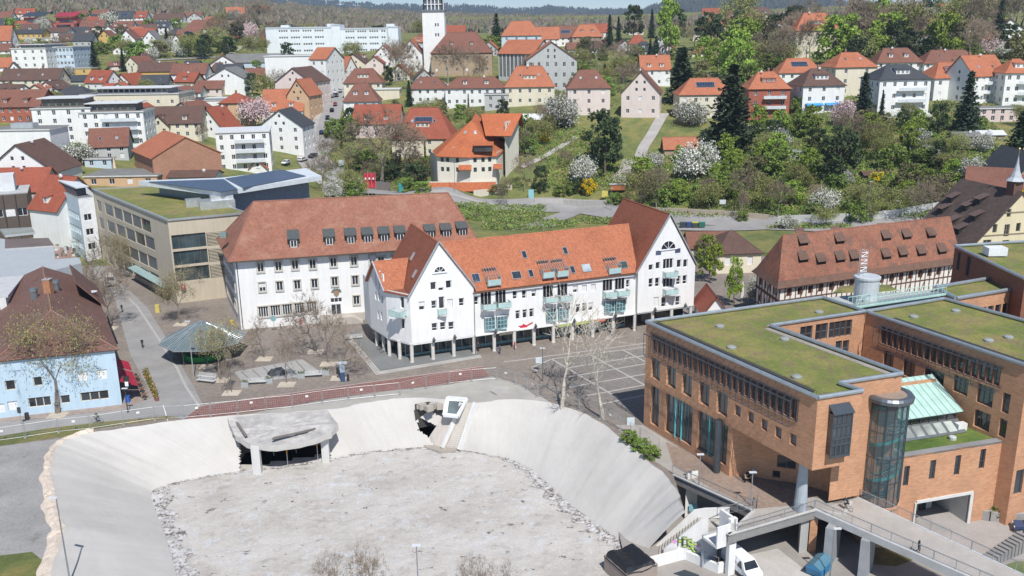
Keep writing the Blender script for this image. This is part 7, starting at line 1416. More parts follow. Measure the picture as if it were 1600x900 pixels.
H(178,144,34,137,130,'low red tiled roof','gp','c','r',dep=8,fl=1,win=False)
H(244,128,52,111,97,'long house with dull brown roof above yellow wall','gp','y','b',dep=13,fl=1,mark='dull brown roof above yellow wall')
H(295,132,52,115,99,'white balconied house with a red brown roof and skylights','gp','w','m',ex='SB',dep=13,fl=2,cols=6,mark='white balconied house')
H(355,148,56,122,106,'big white blank gable with a grey curved roof','gf','w','g',dep=20,win=False,mark='white blank gable with grey roof')
H(326,150,40,138,126,'brown roofed cottages in front of the white blank gable','gp','k','m',dep=10,fl=1)
H(290,156,46,144,134,'dark red roof with small windows','gp','w','m',ex='S',dep=10,fl=1)
H(240,138,40,130,117,'black roof with three skylights','gp','g','d',ex='S',dep=10,fl=1)
H(392,106,82,97,84,'wide grey metal roofed hall','gp','b','g',dep=18,fl=1,win=False,cat='hall',name='metal_hall',mark='grey metal roofed hall')
H(404,132,40,117,106,'cream house with a brown and red roof','gp','o','m',dep=12,fl=2,mark='cream house with brown and red roof')
H(345,170,44,154,150,'low white wall building behind the cream house','flat','w','w',dep=6,win=False)
def school():
 g=G(520,84);T=Thing('school_building','long white four storey school with strip windows on the hill','school',g);d_=pr(g)[2];wl=MB()
 for x0,x1,yt,yb,dy in((418,520,44,82,0),(520,534,39,82,-1),(534,612,45,82,0),(608,624,42,80,-2)):
  a,b=D(x0,yb,d_)[:2],D(x1,yb,d_)[:2];a=np.array([a[0],g[1]+dy]);b=np.array([b[0],g[1]+dy]);zt=zsolve(*a,yt);L=L2(a,b);fh=(zt-g[2])/4;hs=[]
  if L>12:
   for j in range(4):
    k=0;u=8 if x0==418 else 3
    while u+1.2<L-2:
     hs.append((u,g[2]+fh*j+fh*.38,1.15,1.2,'s'));u+=1.45 if(k+1)%4 else 3.0;k+=1
  wall(T,wl,a,b,(g[2]-6,zt),hs,M('plaster',(.74,.79,.82)),rec=.1);n=np.array([0,16.]);wall(T,wl,b,b+n,(g[2]-6,zt),[],M('plaster',(.7,.74,.78)));wall(T,wl,a+n,a,(g[2]-6,zt),[],M('plaster',(.7,.74,.78)));m=MB();m.prism([a,b,b+n,a+n],zt,zt+.4,M('plain',(.5,.53,.55)));m.prism([a+np.array([0,-.2]),b+np.array([0,-.2]),b,a],zt-.5,zt,M('plain',(.45,.5,.55)));T.part('roof',m)
 T.part('wall',wl);m=MB()
 for x,w_,h_ in((445,5,2.2),(516,4,3),(610,5,3)):p=D(x,44,d_);m=MB();m.box((p[0],g[1]+7,zsolve(p[0],g[1],45)),(w_,5,h_),M('plain',(.6,.66,.7)));T.part('roof_box',m)
school();MARKS.append((520,62,'long white school'))
H(414,66,12,54,46,'small red brick house left of the long white school','gf','r','m',fl=2,cols=1)
def terraced_house():
 g=G(738,296);d_=pr(g)[2];s=d_/FPX;T=Thing('terraced_house','cream apartment house with tent like orange roofs, solar panels and orange tiled balconies','house',g);R=M('roof',(.47,.135,.05));wm=M('plaster',(.72,.68,.58));wl=MB();x0,x1=g[0]-54*s,g[0]+48*s
 def X(px):return g[0]+(px-738)*s
 y=g[1];z=lambda py,yy=y:zsolve(g[0],yy,py)
 a,b,c=(X(684),y+2),(X(735),y-1.5),(X(776),y+.5);ze=z(243)
 for p,q,k in((a,b,[(.15,.1),(.32,.1),(.62,.1)]),(b,c,[(.2,.1),(.5,.1),(.75,.1)])):
  L=L2(p,q);wall(T,wl,p,q,(g[2]-3,ze),[(L*t-.5,zz,1.15,1.5,'v')for t,_ in k for zz in(ze-2.2,ze-5.4)],wm,fc=(.1,.1,.1))
 wall(T,wl,c,(X(790),y+12),(g[2]-3,ze+1),[],wm);wall(T,wl,(X(668),y+14),a,(g[2]-3,ze),[],wm)
 wall(T,wl,(X(790),y+6),(X(812),y+16),(g[2]-3,z(190,y+8)),[(2,z(215),1.1,4,'s')],wm);T.part('wall',wl);m=MB();ap=(X(738),y+8,z(188,y+8));rr=[(X(682),y+1,ze-.2),(X(716),y-1.6,ze-.3),(X(735),y-2.2,ze-.4),(X(778),y-.3,ze-.3),(X(788),y+9,ze+.4)]
 for i in range(4):m.slab([rr[i],rr[i+1],ap],.25,R)
 m.slab([(X(672),y+14,ze),rr[0],ap],.25,R);m.slab([ap,(X(788),y+9,ze+.4),(X(790),y+22,ze+3),(X(742),y+24,ap[2]+1)],.25,R)
 rf=T.part('roof',m);m=MB();zr=z(178,y+14);m.slab([(X(760),y+3,z(214)),(X(800),y+5,z(216)),(X(818),y+14,zr),(X(752),y+14,zr)],.25,R);m.slab([(X(820),y+22,zr-5),(X(752),y+24,zr-5),(X(752),y+14,zr),(X(818),y+14,zr)],.25,R);T.part('roof',m)
 F=(rr[0],rr[2],ap,ap);skylight(T,rf,(X(684),y+.9,ze-.2),(X(735),y-2.2,ze-.4),ap,ap,.62,.28,2.6,3.8,'solar','solar_panel')
 skylight(T,rf,(X(684),y+.9,ze-.2),(X(735),y-2.2,ze-.4),ap,ap,.7,.66,1,1.2,(.3,.33,.35));skylight(T,rf,rr[2],rr[3],ap,ap,.35,.66,.9,1.5,(.4,.43,.45))
 m=MB();p=(X(757),y-1.0);m.box((p[0],p[1],z(236)),(6.2,1.8,2.0),M('glass',(.05,.05,.05)));m.slab([(p[0]-3.4,p[1]-1.4,z(226)),(p[0]+3.4,p[1]-1.4,z(226)),(p[0]+3.4,p[1]+2,z(222)),(p[0]-3.4,p[1]+2,z(222))],.2,R);T.part('dormer',m,rf)
 for x_0,x_1,yt,yb,dy in((670,775,283,296,-2.8),(718,738,256,263,-2.6),(772,785,256,263,-1)):
  m=MB();zt,zb_=z(yt),z(yb);w_=(x_1-x_0)*s;m.slab([(X(x_0),y+dy-1,zb_),(X(x_1),y+dy-1,zb_),(X(x_1),y+dy+.6,zt),(X(x_0),y+dy+.6,zt)],.2,R);m.prism([(X(x_0),y+dy+.55),(X(x_1),y+dy+.55),(X(x_1),y+1.5),(X(x_0),y+1.5)],zb_,zt-.15,M('plaster',(.5,.46,.4)));T.part('balcony',m)
terraced_house();MARKS.append((745,240,'orange tent roofed house'))
H(1152,452,68,394,360,'pale yellow plastered villa with a grey brown hipped roof behind the arcade building','hip','c','b',dep=13,fl=2,cols=2,yaw=4,wst='x',wsz=(1.2,2.0),mark='pale yellow villa',d=205)
H(1108,420,60,386,362,'low wing with a brown roof right of the white gable','gp','c','m',dep=9,fl=1,win=False,d=222)
H(1118,487,36,486,463,'small white annex with a red ribbed roof at the foot of the right gable','gf','w','r',dep=8,win=False,d=163)
MARKS.append((1118,478,'small white annex'))
def timber_barn():
 ze=9.0;a=P(1219,444,ze)[:2];b=P(1498,406,ze)[:2];e=(b-a)/L2(a,b);n=np.array([-e[1],e[0]]);L=L2(a,b);T=Thing('half_timbered_barn','long half timbered building with a blotchy orange tile roof and two rows of hatch dormers','building',(*(a+b)/2,0));wl=MB();wm=M('plaster',(.78,.76,.70));tb=M('plain',(.14,.07,.045),.8)
 d=P(1184,421,ze)[:2];dp=L2(a,d);n=(d-a)/dp;c=b+n*dp;hs=[(1.6+k*2.35,ze-2.5,1.1,1.45,'xv')for k in range(int((L-3)/2.35))];fc=(.22,.09,.05)
 wall(T,wl,a,b,(0,ze),hs,wm,fc=fc,rec=.1);wall(T,wl,d,a,(0,ze),[(1.3+k*2.2,z,1.0,1.4,'v')for k in range(5)for z in(ze-2.6,ze-5.8)],wm,fc=(.6,.58,.55),rec=.1);wall(T,wl,b,c,(0,ze),[],wm);wall(T,wl,c,d,(0,ze),[],wm);T.part('wall',wl);m=MB()
 def tim(p,q,Lx,zr):
  for z in zr:m.beam(W3(p,q,0,z,.03),W3(p,q,Lx,z,.03),.1,.22,tb)
  k=int(Lx/1.17)
  for i in range(k+1):
   u=Lx*i/k;m.beam(W3(p,q,u,0,.03),W3(p,q,u,ze,.03),.18,.1,tb)
   if i%3==1 and i<k:m.beam(W3(p,q,u,ze-2.9,.035),W3(p,q,u+1.1,ze-.3,.035),.14,.1,tb);m.beam(W3(p,q,u,ze-6,.035),W3(p,q,u+1.1,ze-3.4,.035),.14,.1,tb)
 tim(a,b,L,(ze-.2,ze-3.1,ze-6.1));tim(d,a,dp,(ze-.2,ze-3.1,ze-3.4,ze-6.3));T.part('timber_frame',m)
 R=M('roof',(.31,.125,.075),'old');m=MB();zr=16.6;ov=1.0;zl=ze-.5;A_,B_,C_,D_=(*(a-e*ov-n*ov),zl),(*(b+e*.6-n*ov),zl),(*(c+e*.6+n*ov),zl),(*(d-e*ov+n*ov),zl);ra=(*(a+e*2.6+n*dp/2),zr);rb=(*(b+e*.6+n*dp/2),zr)
 def fl(p,r):return tuple(p[i]+(r[i]-p[i])*.18-(.45 if i==2 else 0)for i in range(3))
 A2,B2,C2,D2=fl(A_,ra),fl(B_,rb),fl(C_,rb),fl(D_,ra);old=M('roof',(.17,.09,.06),'old')
 m.slab([A_,B_,B2,A2],.2,old);m.slab([A2,B2,rb,ra],.2,R);m.slab([C_,D_,D2,C2],.2,old);m.slab([C2,D2,ra,rb],.2,R);m.slab([D_,A_,A2,D2],.2,old);m.slab([D2,A2,ra],.2,R);rf=T.part('roof',m)
 m=MB();m.poly([(*b,ze),(*c,ze),(*(b+n*dp/2),zr-.3)],wm);T.part('gable',m)
 A2,B2,ra,rb=[np.array(v)for v in(A2,B2,ra,rb)]
 for px,py in((1256,384),(1313,381),(1386,376),(1418,374),(1456,372),(1256,410),(1284,413),(1314,410),(1336,408),(1386,405),(1412,402),(1441,400),(1473,397)):
  nrm=np.cross(B2-A2,ra-A2);r=ray(px,py);t=(nrm@(A2-CO))/(nrm@r);p=CO+r*t;g=MB();w_=1.75;sl_=(zr-ze)/(dp/2);zf=p[2]-.15;dd=2.8
  g.prism([p[:2]-e*w_/2,p[:2]+e*w_/2,p[:2]+e*w_/2+n*1.1,p[:2]-e*w_/2+n*1.1],zf,zf+.95,M('plain',(.03,.025,.02)));g.slab([(*(p[:2]-e*(w_/2+.2)-n*.5),zf+.8),(*(p[:2]+e*(w_/2+.2)-n*.5),zf+.8),(*(p[:2]+e*(w_/2+.1)+n*dd),zf+3.0),(*(p[:2]-e*(w_/2+.1)+n*dd),zf+3.0)],.1,M('roof',(.16,.09,.065),'old'))
  for s in(-1,1):g.poly([(*(p[:2]+e*s*w_/2-n*.1),zf),(*(p[:2]+e*s*w_/2-n*.1),zf+.8),(*(p[:2]+e*s*w_/2+n*dd),zf+2.9)],M('plain',(.05,.035,.03)))
  T.part('hatch_dormer',g,rf)
timber_barn();MARKS+=[(1340,400,'half timbered barn')]
def chapel():
 za=23.0;ze=10.5;ap=P(1585,301,za);o=P(1503,384,ze+1.2)[:2];o2=P(1668,372,ze+1.2)[:2];ap=(o+o2)/2;e=(o2-o)/L2(o,o2);n=np.array([-e[1],e[0]]);W_=L2(o,o2);za=zsolve(*ap,301);ze=za-12;T=Thing('chapel','yellow gabled chapel with a dark steep roof and a little pointed ridge turret','chapel',(*ap,0));wl=MB();wm=M('plaster',(.68,.60,.40))
 a,b=ap-e*W_/2,ap+e*W_/2;sl=12/(W_/2);hs=HP(a,b,[(1576.5,333,.9,1.6,'s'),(1554.5,357,1.0,1.7,'s'),(1591,355,1.0,1.7,'s'),(1573,360,1.2,2.4,'xv'),(1542,381,1.8,1.6,'v'),(1571,381,1.5,1.5,'v')]);wall(T,wl,a,b,[(0,0),(W_,0),(W_,ze),(W_/2,za),(0,ze)],hs,wm,far=False,fc=(.25,.2,.13))
 L_=min(range(6,34),key=lambda q:abs(pr((*(ap+n*q),za))[0]-1503));c,d=b+n*L_,a+n*L_;wall(T,wl,d,a,(0,ze),[],wm);wall(T,wl,b,c,(0,ze),[],wm);wall(T,wl,c,d,[(0,0),(W_,0),(W_,ze),(W_/2,za),(0,ze)],[],wm);T.part('wall',wl)
 m=MB()
 for z in(ze-.2,ze+3.9,ze+8.2):w_=(W_/2)*(1-max(0,z-ze)/12);m.beam((*(ap-e*w_-n*.05),z),(*(ap+e*w_-n*.05),z),.1,.22,M('plain',(.25,.2,.14)))
 T.part('cornice',m)
 R=M('roof',(.085,.06,.052),'old');m=MB();x=W_/2+.8;A1=ap-n*.3;B1=ap+n*(L_+.3);zd=ze-.8*sl;m.slab([(*(B1-e*x),zd),(*(A1-e*x),zd),(*A1,za+.2),(*B1,za+.2)],.3,R);m.slab([(*(A1+e*x),zd),(*(B1+e*x),zd),(*B1,za+.2),(*A1,za+.2)],.3,R);rf=T.part('roof',m)
 for t,v in((L_*.25,.52),(L_*.3,.30),(L_*.5,.62),(L_*.5,.38),(L_*.8,.5),(L_*.82,.68),(L_*.4,.75)):
  z=ze+12*v;q=ap-e*(W_/2)*(1-v)+n*t;m=MB();m.prism([q-e*.6,q+n*1.3-e*.6,q+n*1.3+e*.8,q+e*.8],z-.3,z+.75,M('plain',(.02,.02,.02)),M('roof',(.12,.08,.07)));m.slab([(*(q-e*1.0-n*.3),z+.75),(*(q+e*1.6-n*.3),z+1.7),(*(q+e*1.6+n*1.7),z+1.7),(*(q-e*1.0+n*1.7),z+.75)][::-1][::-1],.1,M('roof',(.12,.08,.07)));T.part('hatch_dormer',m,rf)
 q=ap+n*2.2;m=MB();m.box((*q,za-1.6),(2.0,2.0,3.6),M('plain',(.14,.07,.055),.8),math.atan2(e[1],e[0]));tu=T.part('turret',m,rf);m=MB();cm=M('plain',(.42,.45,.48),.45);m.lathe((*q,za+2.0),[(1.75,0),(1.1,.7),(.62,1.9),(.3,3.2),(.05,4.8)],cm,8);m.bar((*q,za+6.6),(*q,za+8.0),.04,M('metal',(.6,.5,.2)));T.part('spire',m,tu);m=MB();m.lathe((*q,za+8),[(.05,0),(.25,.2),(.05,.45)],M('metal',(.7,.5,.15)),8);T.part('ball',m,tu)
chapel();MARKS+=[(1560,340,'yellow chapel')]
H(1548,325,66,290,262,'brown roofed farm building behind the chapel turret','gp','c','m',dep=11,fl=1,yaw=-28,win=False,mark='farm building behind the chapel')
H(1612,320,60,276,240,'grey gabled hall with a large blue solar roof at right edge','gf','t','d',dep=18,fl=1,win=False,ex='P',mark='hall with a blue solar roof')
H(1064,240,50,231,214,'garden shed with a faded orange tile roof','gp','t','o',dep=6,fl=1,win=False,name='garden_shed',cat='shed',ex='W',mark='garden shed with orange roof')
H(1367,277,30,273,268,'low brown garden hut on the green slope','gp','d','b',dep=4,fl=1,win=False,name='garden_hut',cat='hut',mark='brown garden hut')
H(1430,284,16,279,276,'small pale garden hut among bushes','gp','c','g',dep=3,fl=1,win=False,name='garden_hut',cat='hut',mark='small pale garden hut')
H(1512,222,38,212,206,'long timber allotment shed with a beige roof','gp','t','g',dep=5,fl=1,win=False,name='garden_shed',cat='shed',mark='allotment shed')
H(1550,218,38,210,204,'open allotment shelter with pale metal roof','gp','t','w',dep=5,fl=1,win=False,name='garden_shed',cat='shed')
H(832,190,30,186,178,'pale pink garden roof under the blossom trees','gp','k','w',dep=5,fl=1,win=False,name='garden_shed',cat='shed')
# ================================================================ wooded ridges, haze, plants
def ridge(name,pts,col,depth0,z0=-40,seed=1,tex=.02,bumpy=0):
 """rolling hill: pts = (px, py skyline, distance)"""
 mb=MB();rs=np.random.RandomState(seed);cols=[];c=smooth([np.array([x,y,d],float)for x,y,d in pts],8);rows=14
 for k,(x,y,d)in enumerate(c):
  top=D(x,y,d);f=D(x,y,depth0);zf=float(hg(f[0],f[1]))-6 if depth0<900 else z0
  for j in range(rows+1):
   t=j/rows;q=f*(1-t)+top*t;cols.append((q[0],q[1],zf+(top[2]-zf)*(t**.85)+(rs.uniform(-1,1)*bumpy if 0<j<rows else 0)))
 n=rows+1;fs=[(i*n+j,(i+1)*n+j,(i+1)*n+j+1,i*n+j+1)for i in range(len(c)-1)for j in range(rows)]
 back=[(q[0]*1.25,q[1]*1.25,z0)for q in cols[rows::n]];b0=len(cols);cols+=back;fs+=[(i*n+rows,(i+1)*n+rows,b0+i+1,b0+i)for i in range(len(c)-1)]
 mb.mesh(cols,fs,col);mb.smooth=True;return struct(name,mb),np.array(cols[:b0]).reshape(-1,n,3)
m_wood=M('plain',(.115,.095,.075),.95);
_r,GR=ridge('wooded_hill',[(-500,-15,1500),(-200,-12,1500),(0,-4,1500),(200,2,1500),(330,8,1550),(420,15,1600),(520,22,1700),(620,28,1750),(700,31,1800),(800,33,1850),(900,34,1900),(1000,35,1900),(1150,34,1800),(1300,32,1700),(1600,26,1600),(2000,22,1600)],m_wood,800,bumpy=3)
_r,GF=ridge('far_hill',[(-900,-30,5000),(0,-20,5200),(400,-2,5500),(520,7,5600),(620,12,5700),(700,13,5800),(770,17,5800),(830,19,5800),(860,16,5700),(900,19,5600),(960,21,5500),(1000,21,5000),(1030,16,4300),(1060,9,4000),(1110,2,3900),(1200,-2,3800),(1290,4,3900),(1330,13,4200),(1400,15,4600),(1500,15,5000),(1600,17,5200),(2300,14,5200)],M('grass',(.055,.07,.045)),2100,z0=-60,bumpy=8)
def woods(GR,count,kinds,seed,name,label,jmin=0,jmax=14,size=(9,15),c0=0,c1=None):
 """one mass of small tree shapes over a hill (nobody could count them)"""
 rs=np.random.RandomState(seed);n,r,_=GR.shape;c1=c1 or n-1;vs=[];fs=[];ms=[];mats=[M('leaf',c)for c in kinds]
 for k in range(count):
  i=rs.uniform(c0,c1-.01);j=rs.uniform(jmin,jmax-.01);a,b=int(i),int(j);u,v=i-a,j-b;p=GR[a,b]*(1-u)*(1-v)+GR[a+1,b]*u*(1-v)+GR[a,b+1]*(1-u)*v+GR[a+1,b+1]*u*v;s=rs.uniform(*size);mi=rs.randint(len(mats));con=mi==len(mats)-1
  for q in range(7):
   an=rs.uniform(0,6.28,3);R_=s*.2;c=p+np.array([rs.normal()*s*.16,rs.normal()*s*.16,s*(.3+.14*q if con else rs.uniform(.35,.8))]);w_=R_*(1-.17*q)if con else R_*rs.uniform(.5,.9)
   b0=len(vs);x=np.array([math.cos(an[0]),math.sin(an[0])*.5,rs.uniform(-.25,.25)])*w_;y=np.array([rs.uniform(-.2,.2),rs.uniform(.3,.9),rs.uniform(.8,1.2)])*w_*1.5;vs+=[c-x*.9,c-y,c+x,c+y*1.1];fs.append((b0,b0+1,b0+2,b0+3));ms.append(mi)
 mb=MB();mb.nouv=True;mb.v=[tuple(q)for q in vs];mb.f=fs;mb.mats=mats;mb.m=ms;return single(name,mb,label,'wood',kind='stuff',loc=(0,0,0))
woods(GR,26000,[(.125,.10,.08),(.145,.12,.095),(.11,.093,.07),(.115,.11,.065),(.05,.062,.04)],1,'bare_wood','grey brown leafless wood covering the hill behind the town',size=(10,16))
woods(GF,9000,[(.06,.072,.05),(.07,.08,.055),(.05,.062,.045)],2,'far_wood','dark blue wooded hills on the horizon',jmin=7,size=(22,40))
hz=bpy.data.materials.new('haze');hz.use_nodes=True;n=hz.node_tree;n.nodes.clear();o_=n.nodes.new('ShaderNodeOutputMaterial');pv=n.nodes.new('ShaderNodeVolumePrincipled');pv.inputs['Color'].default_value=(.62,.78,1.0,1);pv.inputs['Density'].default_value=.00011;pv.inputs['Anisotropy'].default_value=.2;n.links.new(pv.outputs[0],o_.inputs['Volume'])
mb=MB();mb.prism([(-9000,-150),(9000,-150),(9000,9000),(-9000,9000)],-70,420,hz);single('haze',mb,'thin blue haze over the far hills','haze',kind='stuff',loc=(0,0,-70))
# ---- undergrowth on the garden slopes: one mass
def undergrowth(name,label,regions,seed,cols,count,size):
 rs=random.Random(seed);mb=MB();mb.nouv=True;mats=[M('leaf',c)for c in cols];tot=sum(abs((a[2]-a[0])*(a[3]-a[1]))for a in regions)
 for(x0,y0,x1,y1)in regions:
  for _ in range(int(count*abs((x1-x0)*(y1-y0))/tot)):
   px,py=rs.uniform(x0,x1),rs.uniform(y0,y1);g=G(px,py);m=rs.choice(mats);s=rs.uniform(*size);
   for _ in range(16):
    a=rs.uniform(0,6.28);r=s*math.sqrt(rs.random());leafq(mb,(g[0]+math.cos(a)*r,g[1]+math.sin(a)*r,g[2]+rs.uniform(.05,.75)*s*(1.1-r/s*.6)),rs.uniform(.16,.38),rs,m)
 return single(name,mb,label,'undergrowth',kind='stuff',loc=(0,0,0))
undergrowth('undergrowth','wild green and brown shrubs covering the garden slope',[(880,250,1000,300),(1000,240,1500,340),(1130,190,1480,250),(1440,190,1560,300),(840,200,960,290)],1,[(.15,.23,.05),(.19,.22,.06),(.21,.18,.10),(.13,.2,.04),(.19,.29,.05)],5200,(.9,2.1))
undergrowth('undergrowth','green shrubs on the embankment behind the arcade building',[(758,322,850,360),(850,345,900,356),(700,318,760,345),(900,342,990,350),(1200,352,1330,358)],2,[(.15,.23,.05),(.2,.24,.07),(.18,.19,.08)],1150,(.8,1.6))
undergrowth('undergrowth','mixed hedges and bushes between the houses of the old town',[(500,225,660,300),(620,180,840,215),(440,60,680,80),(0,60,400,105),(380,120,430,180),(1080,40,1600,115),(850,95,970,170),(1180,150,1600,190),(80,20,380,62)],3,[(.13,.19,.05),(.19,.19,.08),(.21,.175,.12),(.16,.24,.05)],4600,(.9,2.3))
# ---- single trees, (kind, px foot, py foot, height in px, width factor)
TL=[('dark',945,272,96,.9),('conifer',1140,232,122,1.5),('conifer',1065,160,80,1.6),('spruce',1348,182,64,1.25),('spruce',1508,206,88,1.2),('spruce',1376,190,46,.6),('conifer',1590,250,72,1.5),('dark',1310,285,84,.95),
 ('spruce',952,78,50,.8),('spruce',966,76,46,.7),('dark',990,62,50,.8),('spruce',1018,60,42,.8),('leafy',1045,88,84,.55),('leafy',1150,130,78,.9),('leafy',1120,120,56,.9),('dark',1155,55,36,1.1),('spruce',1050,30,30,.8),
 ('dark',918,100,34,.9),('bare',935,108,44,.9),('bare',958,110,40,.9),('budding',905,112,34,1),('bush',940,150,30,1.1),('budding',950,140,34,1.0),('bush',975,118,26,1.1),('bare',985,105,36,.9),
 ('blossom',872,200,56,.95),('blossom',915,284,44,.95),('bare',845,205,44,.8),('olive',858,210,30,1.1),('blossom',1075,195,40,1.3),('blossom',1088,280,64,1.0),('leafy',1062,255,28,.8),
 ('blossom',1218,240,42,1.0),('blossom',1025,262,26,1.1),('blossom',1436,235,36,1.1),('blossom',1515,282,40,1.0),('pink',1318,196,44,.9),('blossom',1292,330,38,1.2),('blossom',1320,290,26,1),
 ('bush',1250,210,32,1.3),('leafy',1270,202,36,1.1),('bush',1248,178,28,.9),('dark',1410,208,36,.8),('leafy',1435,206,34,.9),('dark',1465,208,44,1.0),('olive',1380,208,30,1.2),('bare',1330,232,56,1.0),('olive',1350,222,48,1.1),('budding',1370,232,40,1.0),
 ('bare',1160,330,66,.8),('bare',1215,340,60,.9),('budding',1195,325,50,1.0),('budding',1240,300,44,1.0),('bush',1280,335,24,1.4),('budding',1000,322,52,1.1),('bare',1025,325,58,1.0),('bush',1045,320,30,1.2),('budding',1110,330,44,1.1),('bush',1130,305,34,1.3),('leafy',1120,290,34,1),('olive',1180,290,44,1.2),('bush',1215,275,40,1.3),
 ('bare',1430,346,60,1.0),('budding',1400,338,44,1.1),('bare',1455,330,54,1.0),('olive',1470,318,48,1.3),('olive',1420,300,44,1.3),('budding',1370,338,40,1.1),('bush',1340,345,30,1.2),('bush',1395,262,34,1.2),('bush',1440,262,30,1.4),('budding',1480,275,36,1.1),('olive',1300,270,40,1),
 ('yellow',1370,290,20,1),('yellow',918,302,22,1),('yellow',995,290,12,1),('yellow',852,222,14,.9),('yellow',1596,320,26,1),('yellow',520,306,12,1),('dark',845,302,42,.8),('dark',905,304,26,1.1),('bush',880,304,16,1.6),('bare',820,300,60,.7),('bare',792,322,44,.8),('bush',780,302,14,1.8),('bush',825,240,34,.9),('bush',818,215,34,.9),
 ('bare',600,290,112,1.15),('bare',632,280,92,1.0),('dark',650,292,36,1.5),('dark',612,282,30,1.6),('bush',572,262,26,1.4),('thuja',534,232,32,.9),('bush',520,215,28,1),('bush',545,218,36,.8),('dark',548,210,40,.7),('thuja',665,262,46,.6),('bush',668,262,16,1.3),('bare',515,268,56,.8),('bare',505,300,60,.9),('budding',545,308,44,1),('blossom',520,310,34,1),('blossom',545,302,26,1.2),('bush',555,310,26,1),('bush',635,300,22,1.4),('bush',660,302,18,1.4),
 ('dark',608,134,30,.8),('bare',618,130,62,.9),('bare',632,118,52,.9),('bare',645,140,44,.9),('bare',700,130,62,1.0),('bare',725,128,54,1.0),('bare',750,118,34,.9),('conifer',640,166,38,.8),('thuja',732,172,24,.9),('bush',720,184,20,1.1),('olive',690,180,24,1.1),('bush',745,200,18,1.6),('bush',680,200,26,1.2),('conifer',776,78,52,1.0),('bush',768,82,24,1.2),('bare',830,140,50,.7),('bare',880,138,56,.6),
 ('pink',400,202,54,.95),('blossom',388,198,40,.9),('blossom',120,258,38,1.3),('dark',92,262,30,.7),('bare',318,222,30,.8),('bush',278,204,20,1.2),('dark',395,150,34,.8),('budding',412,158,40,1),('thuja',424,150,26,1),('bare',438,150,40,.8),('spruce',150,114,46,.95),('dark',127,106,30,.9),('spruce',194,112,34,.9),('dark',170,118,12,1.4),('spruce',262,74,28,1),('bush',218,92,26,1.2),('bush',185,76,20,1.2),('bush',160,84,18,1.4),('bush',20,60,30,.7),('leafy',18,58,26,.6),
 ('bare',345,76,48,.9),('bare',365,70,44,1.0),('bare',385,68,46,.9),('pink',392,70,38,.8),('budding',330,86,40,1),('budding',300,90,34,1.2),('bare',408,58,56,1.0),('dark',402,32,22,1.3),('bush',355,82,24,1.3),('blossom',172,48,30,1),('bush',235,46,16,1.2),('blossom',238,34,14,1),('bush',275,48,18,1),('bush',290,88,20,1.4),('olive',250,90,24,1.4),('bush',128,44,22,1),('blossom',68,52,26,.9),('blossom',108,122,20,1.1),('olive',190,60,20,1),
 ('bare',1240,88,66,1.0),('bare',1225,96,58,1.0),('bare',1265,92,62,.9),('bare',1330,82,92,.9),('bare',1350,84,84,1.0),('leafy',1368,82,90,.6),('bare',1400,84,82,1.0),('budding',1420,86,78,1.0),('bare',1385,90,66,1),('dark',1360,96,28,1.3),('leafy',1352,96,26,1),('dark',1470,80,46,1.0),('dark',1500,84,60,.9),('bare',1525,76,84,.9),('spruce',1558,70,76,.7),('bare',1580,62,78,.9),('budding',1490,60,62,1.0),('budding',1510,92,40,1.2),('pink',1545,90,34,1.2),('blossom',1570,92,28,1.3),('blossom',1590,94,24,1.2),('bush',1450,96,22,1.4),('bush',1520,92,20,1.4),('spruce',1425,30,34,.8),('spruce',1440,42,26,.7),('bare',1200,84,52,1),('bare',1175,92,44,1),('budding',1190,110,44,1.1),('leafy',1100,100,40,.9),('bare',1085,78,40,1),('bush',1170,130,30,1.2),('bush',1205,112,26,1.3),('olive',1095,130,34,1.1),('bare',1310,102,50,.9),('budding',1220,108,40,1.2),('bare',1150,84,40,1),('budding',1430,100,30,1.2),
 ('leafy',1108,440,72,.7),('leafy',1146,478,76,.45),('blossom',1185,476,46,.9),('blossom',1142,420,34,.5),('budding',1100,400,34,.7),('bush',1160,345,16,1.2),('bare',1160,345,50,.5),('bush',1100,320,20,1.6),('bare',1475,352,30,1),('blossom',1230,356,22,1.3),('budding',1290,352,28,1.5),('bare',985,312,46,.9),('bush',960,318,16,1.6)]
for t in TL:tree(t[0],t[1],t[2],t[3],t[4])
def more(seed,n_,reg,kinds,h0,h1):
 rs=random.Random(seed);k=t=0
 while k<n_ and t<n_*14:
  t+=1;px,py=rs.uniform(reg[0],reg[2]),rs.uniform(reg[1],reg[3]);g=G(px,py)
  if any((g[0]-x)**2+(g[1]-y)**2<r*r for x,y,r in FOOT):continue
  kd=rs.choice(kinds);tree(kd,px,py,rs.uniform(h0,h1)*(.5 if kd in('bush',)else .75 if kd in('blossom','olive')else 1),rs.uniform(.85,1.15),p=g);FOOT.append((g[0],g[1],2.2));k+=1
def filler(seed,n_,reg,w0,w1):
 rs=random.Random(seed);k=t=0
 while k<n_ and t<n_*25:
  t+=1;px,py=rs.uniform(reg[0],reg[2]),rs.uniform(reg[1],reg[3]);g=G(px,py);r0=6.5
  if any((g[0]-x)**2+(g[1]-y)**2<(r+r0)**2*.72 for x,y,r in FOOT):continue
  wp=rs.uniform(w0,w1);wc,wn=rs.choice([('w','white'),('w','white'),('c','cream'),('k','pale pink'),('g','grey'),('t','tan brick')]);rc,rn=rs.choice([('m','brown'),('m','brown'),('b','dark brown'),('o','orange'),('r','red'),('d','slate grey')]);ty,tn=rs.choice([('gp','saddle'),('gf','front gabled'),('hip','hipped')])
  T=house(px,py,wp,py-wp*rs.uniform(.26,.4),py-wp*rs.uniform(.62,.8),None,ty,wc,rc,yaw=rs.uniform(-22,22),ex=rs.choice(['','c','S','D','Dc']),cols=2 if wp<26 else 3,fl=1 if wp<22 else 2);TREEQ.append((T.o,f'{wn} house, {rn} {tn} roof,',px,py,wp));k+=1
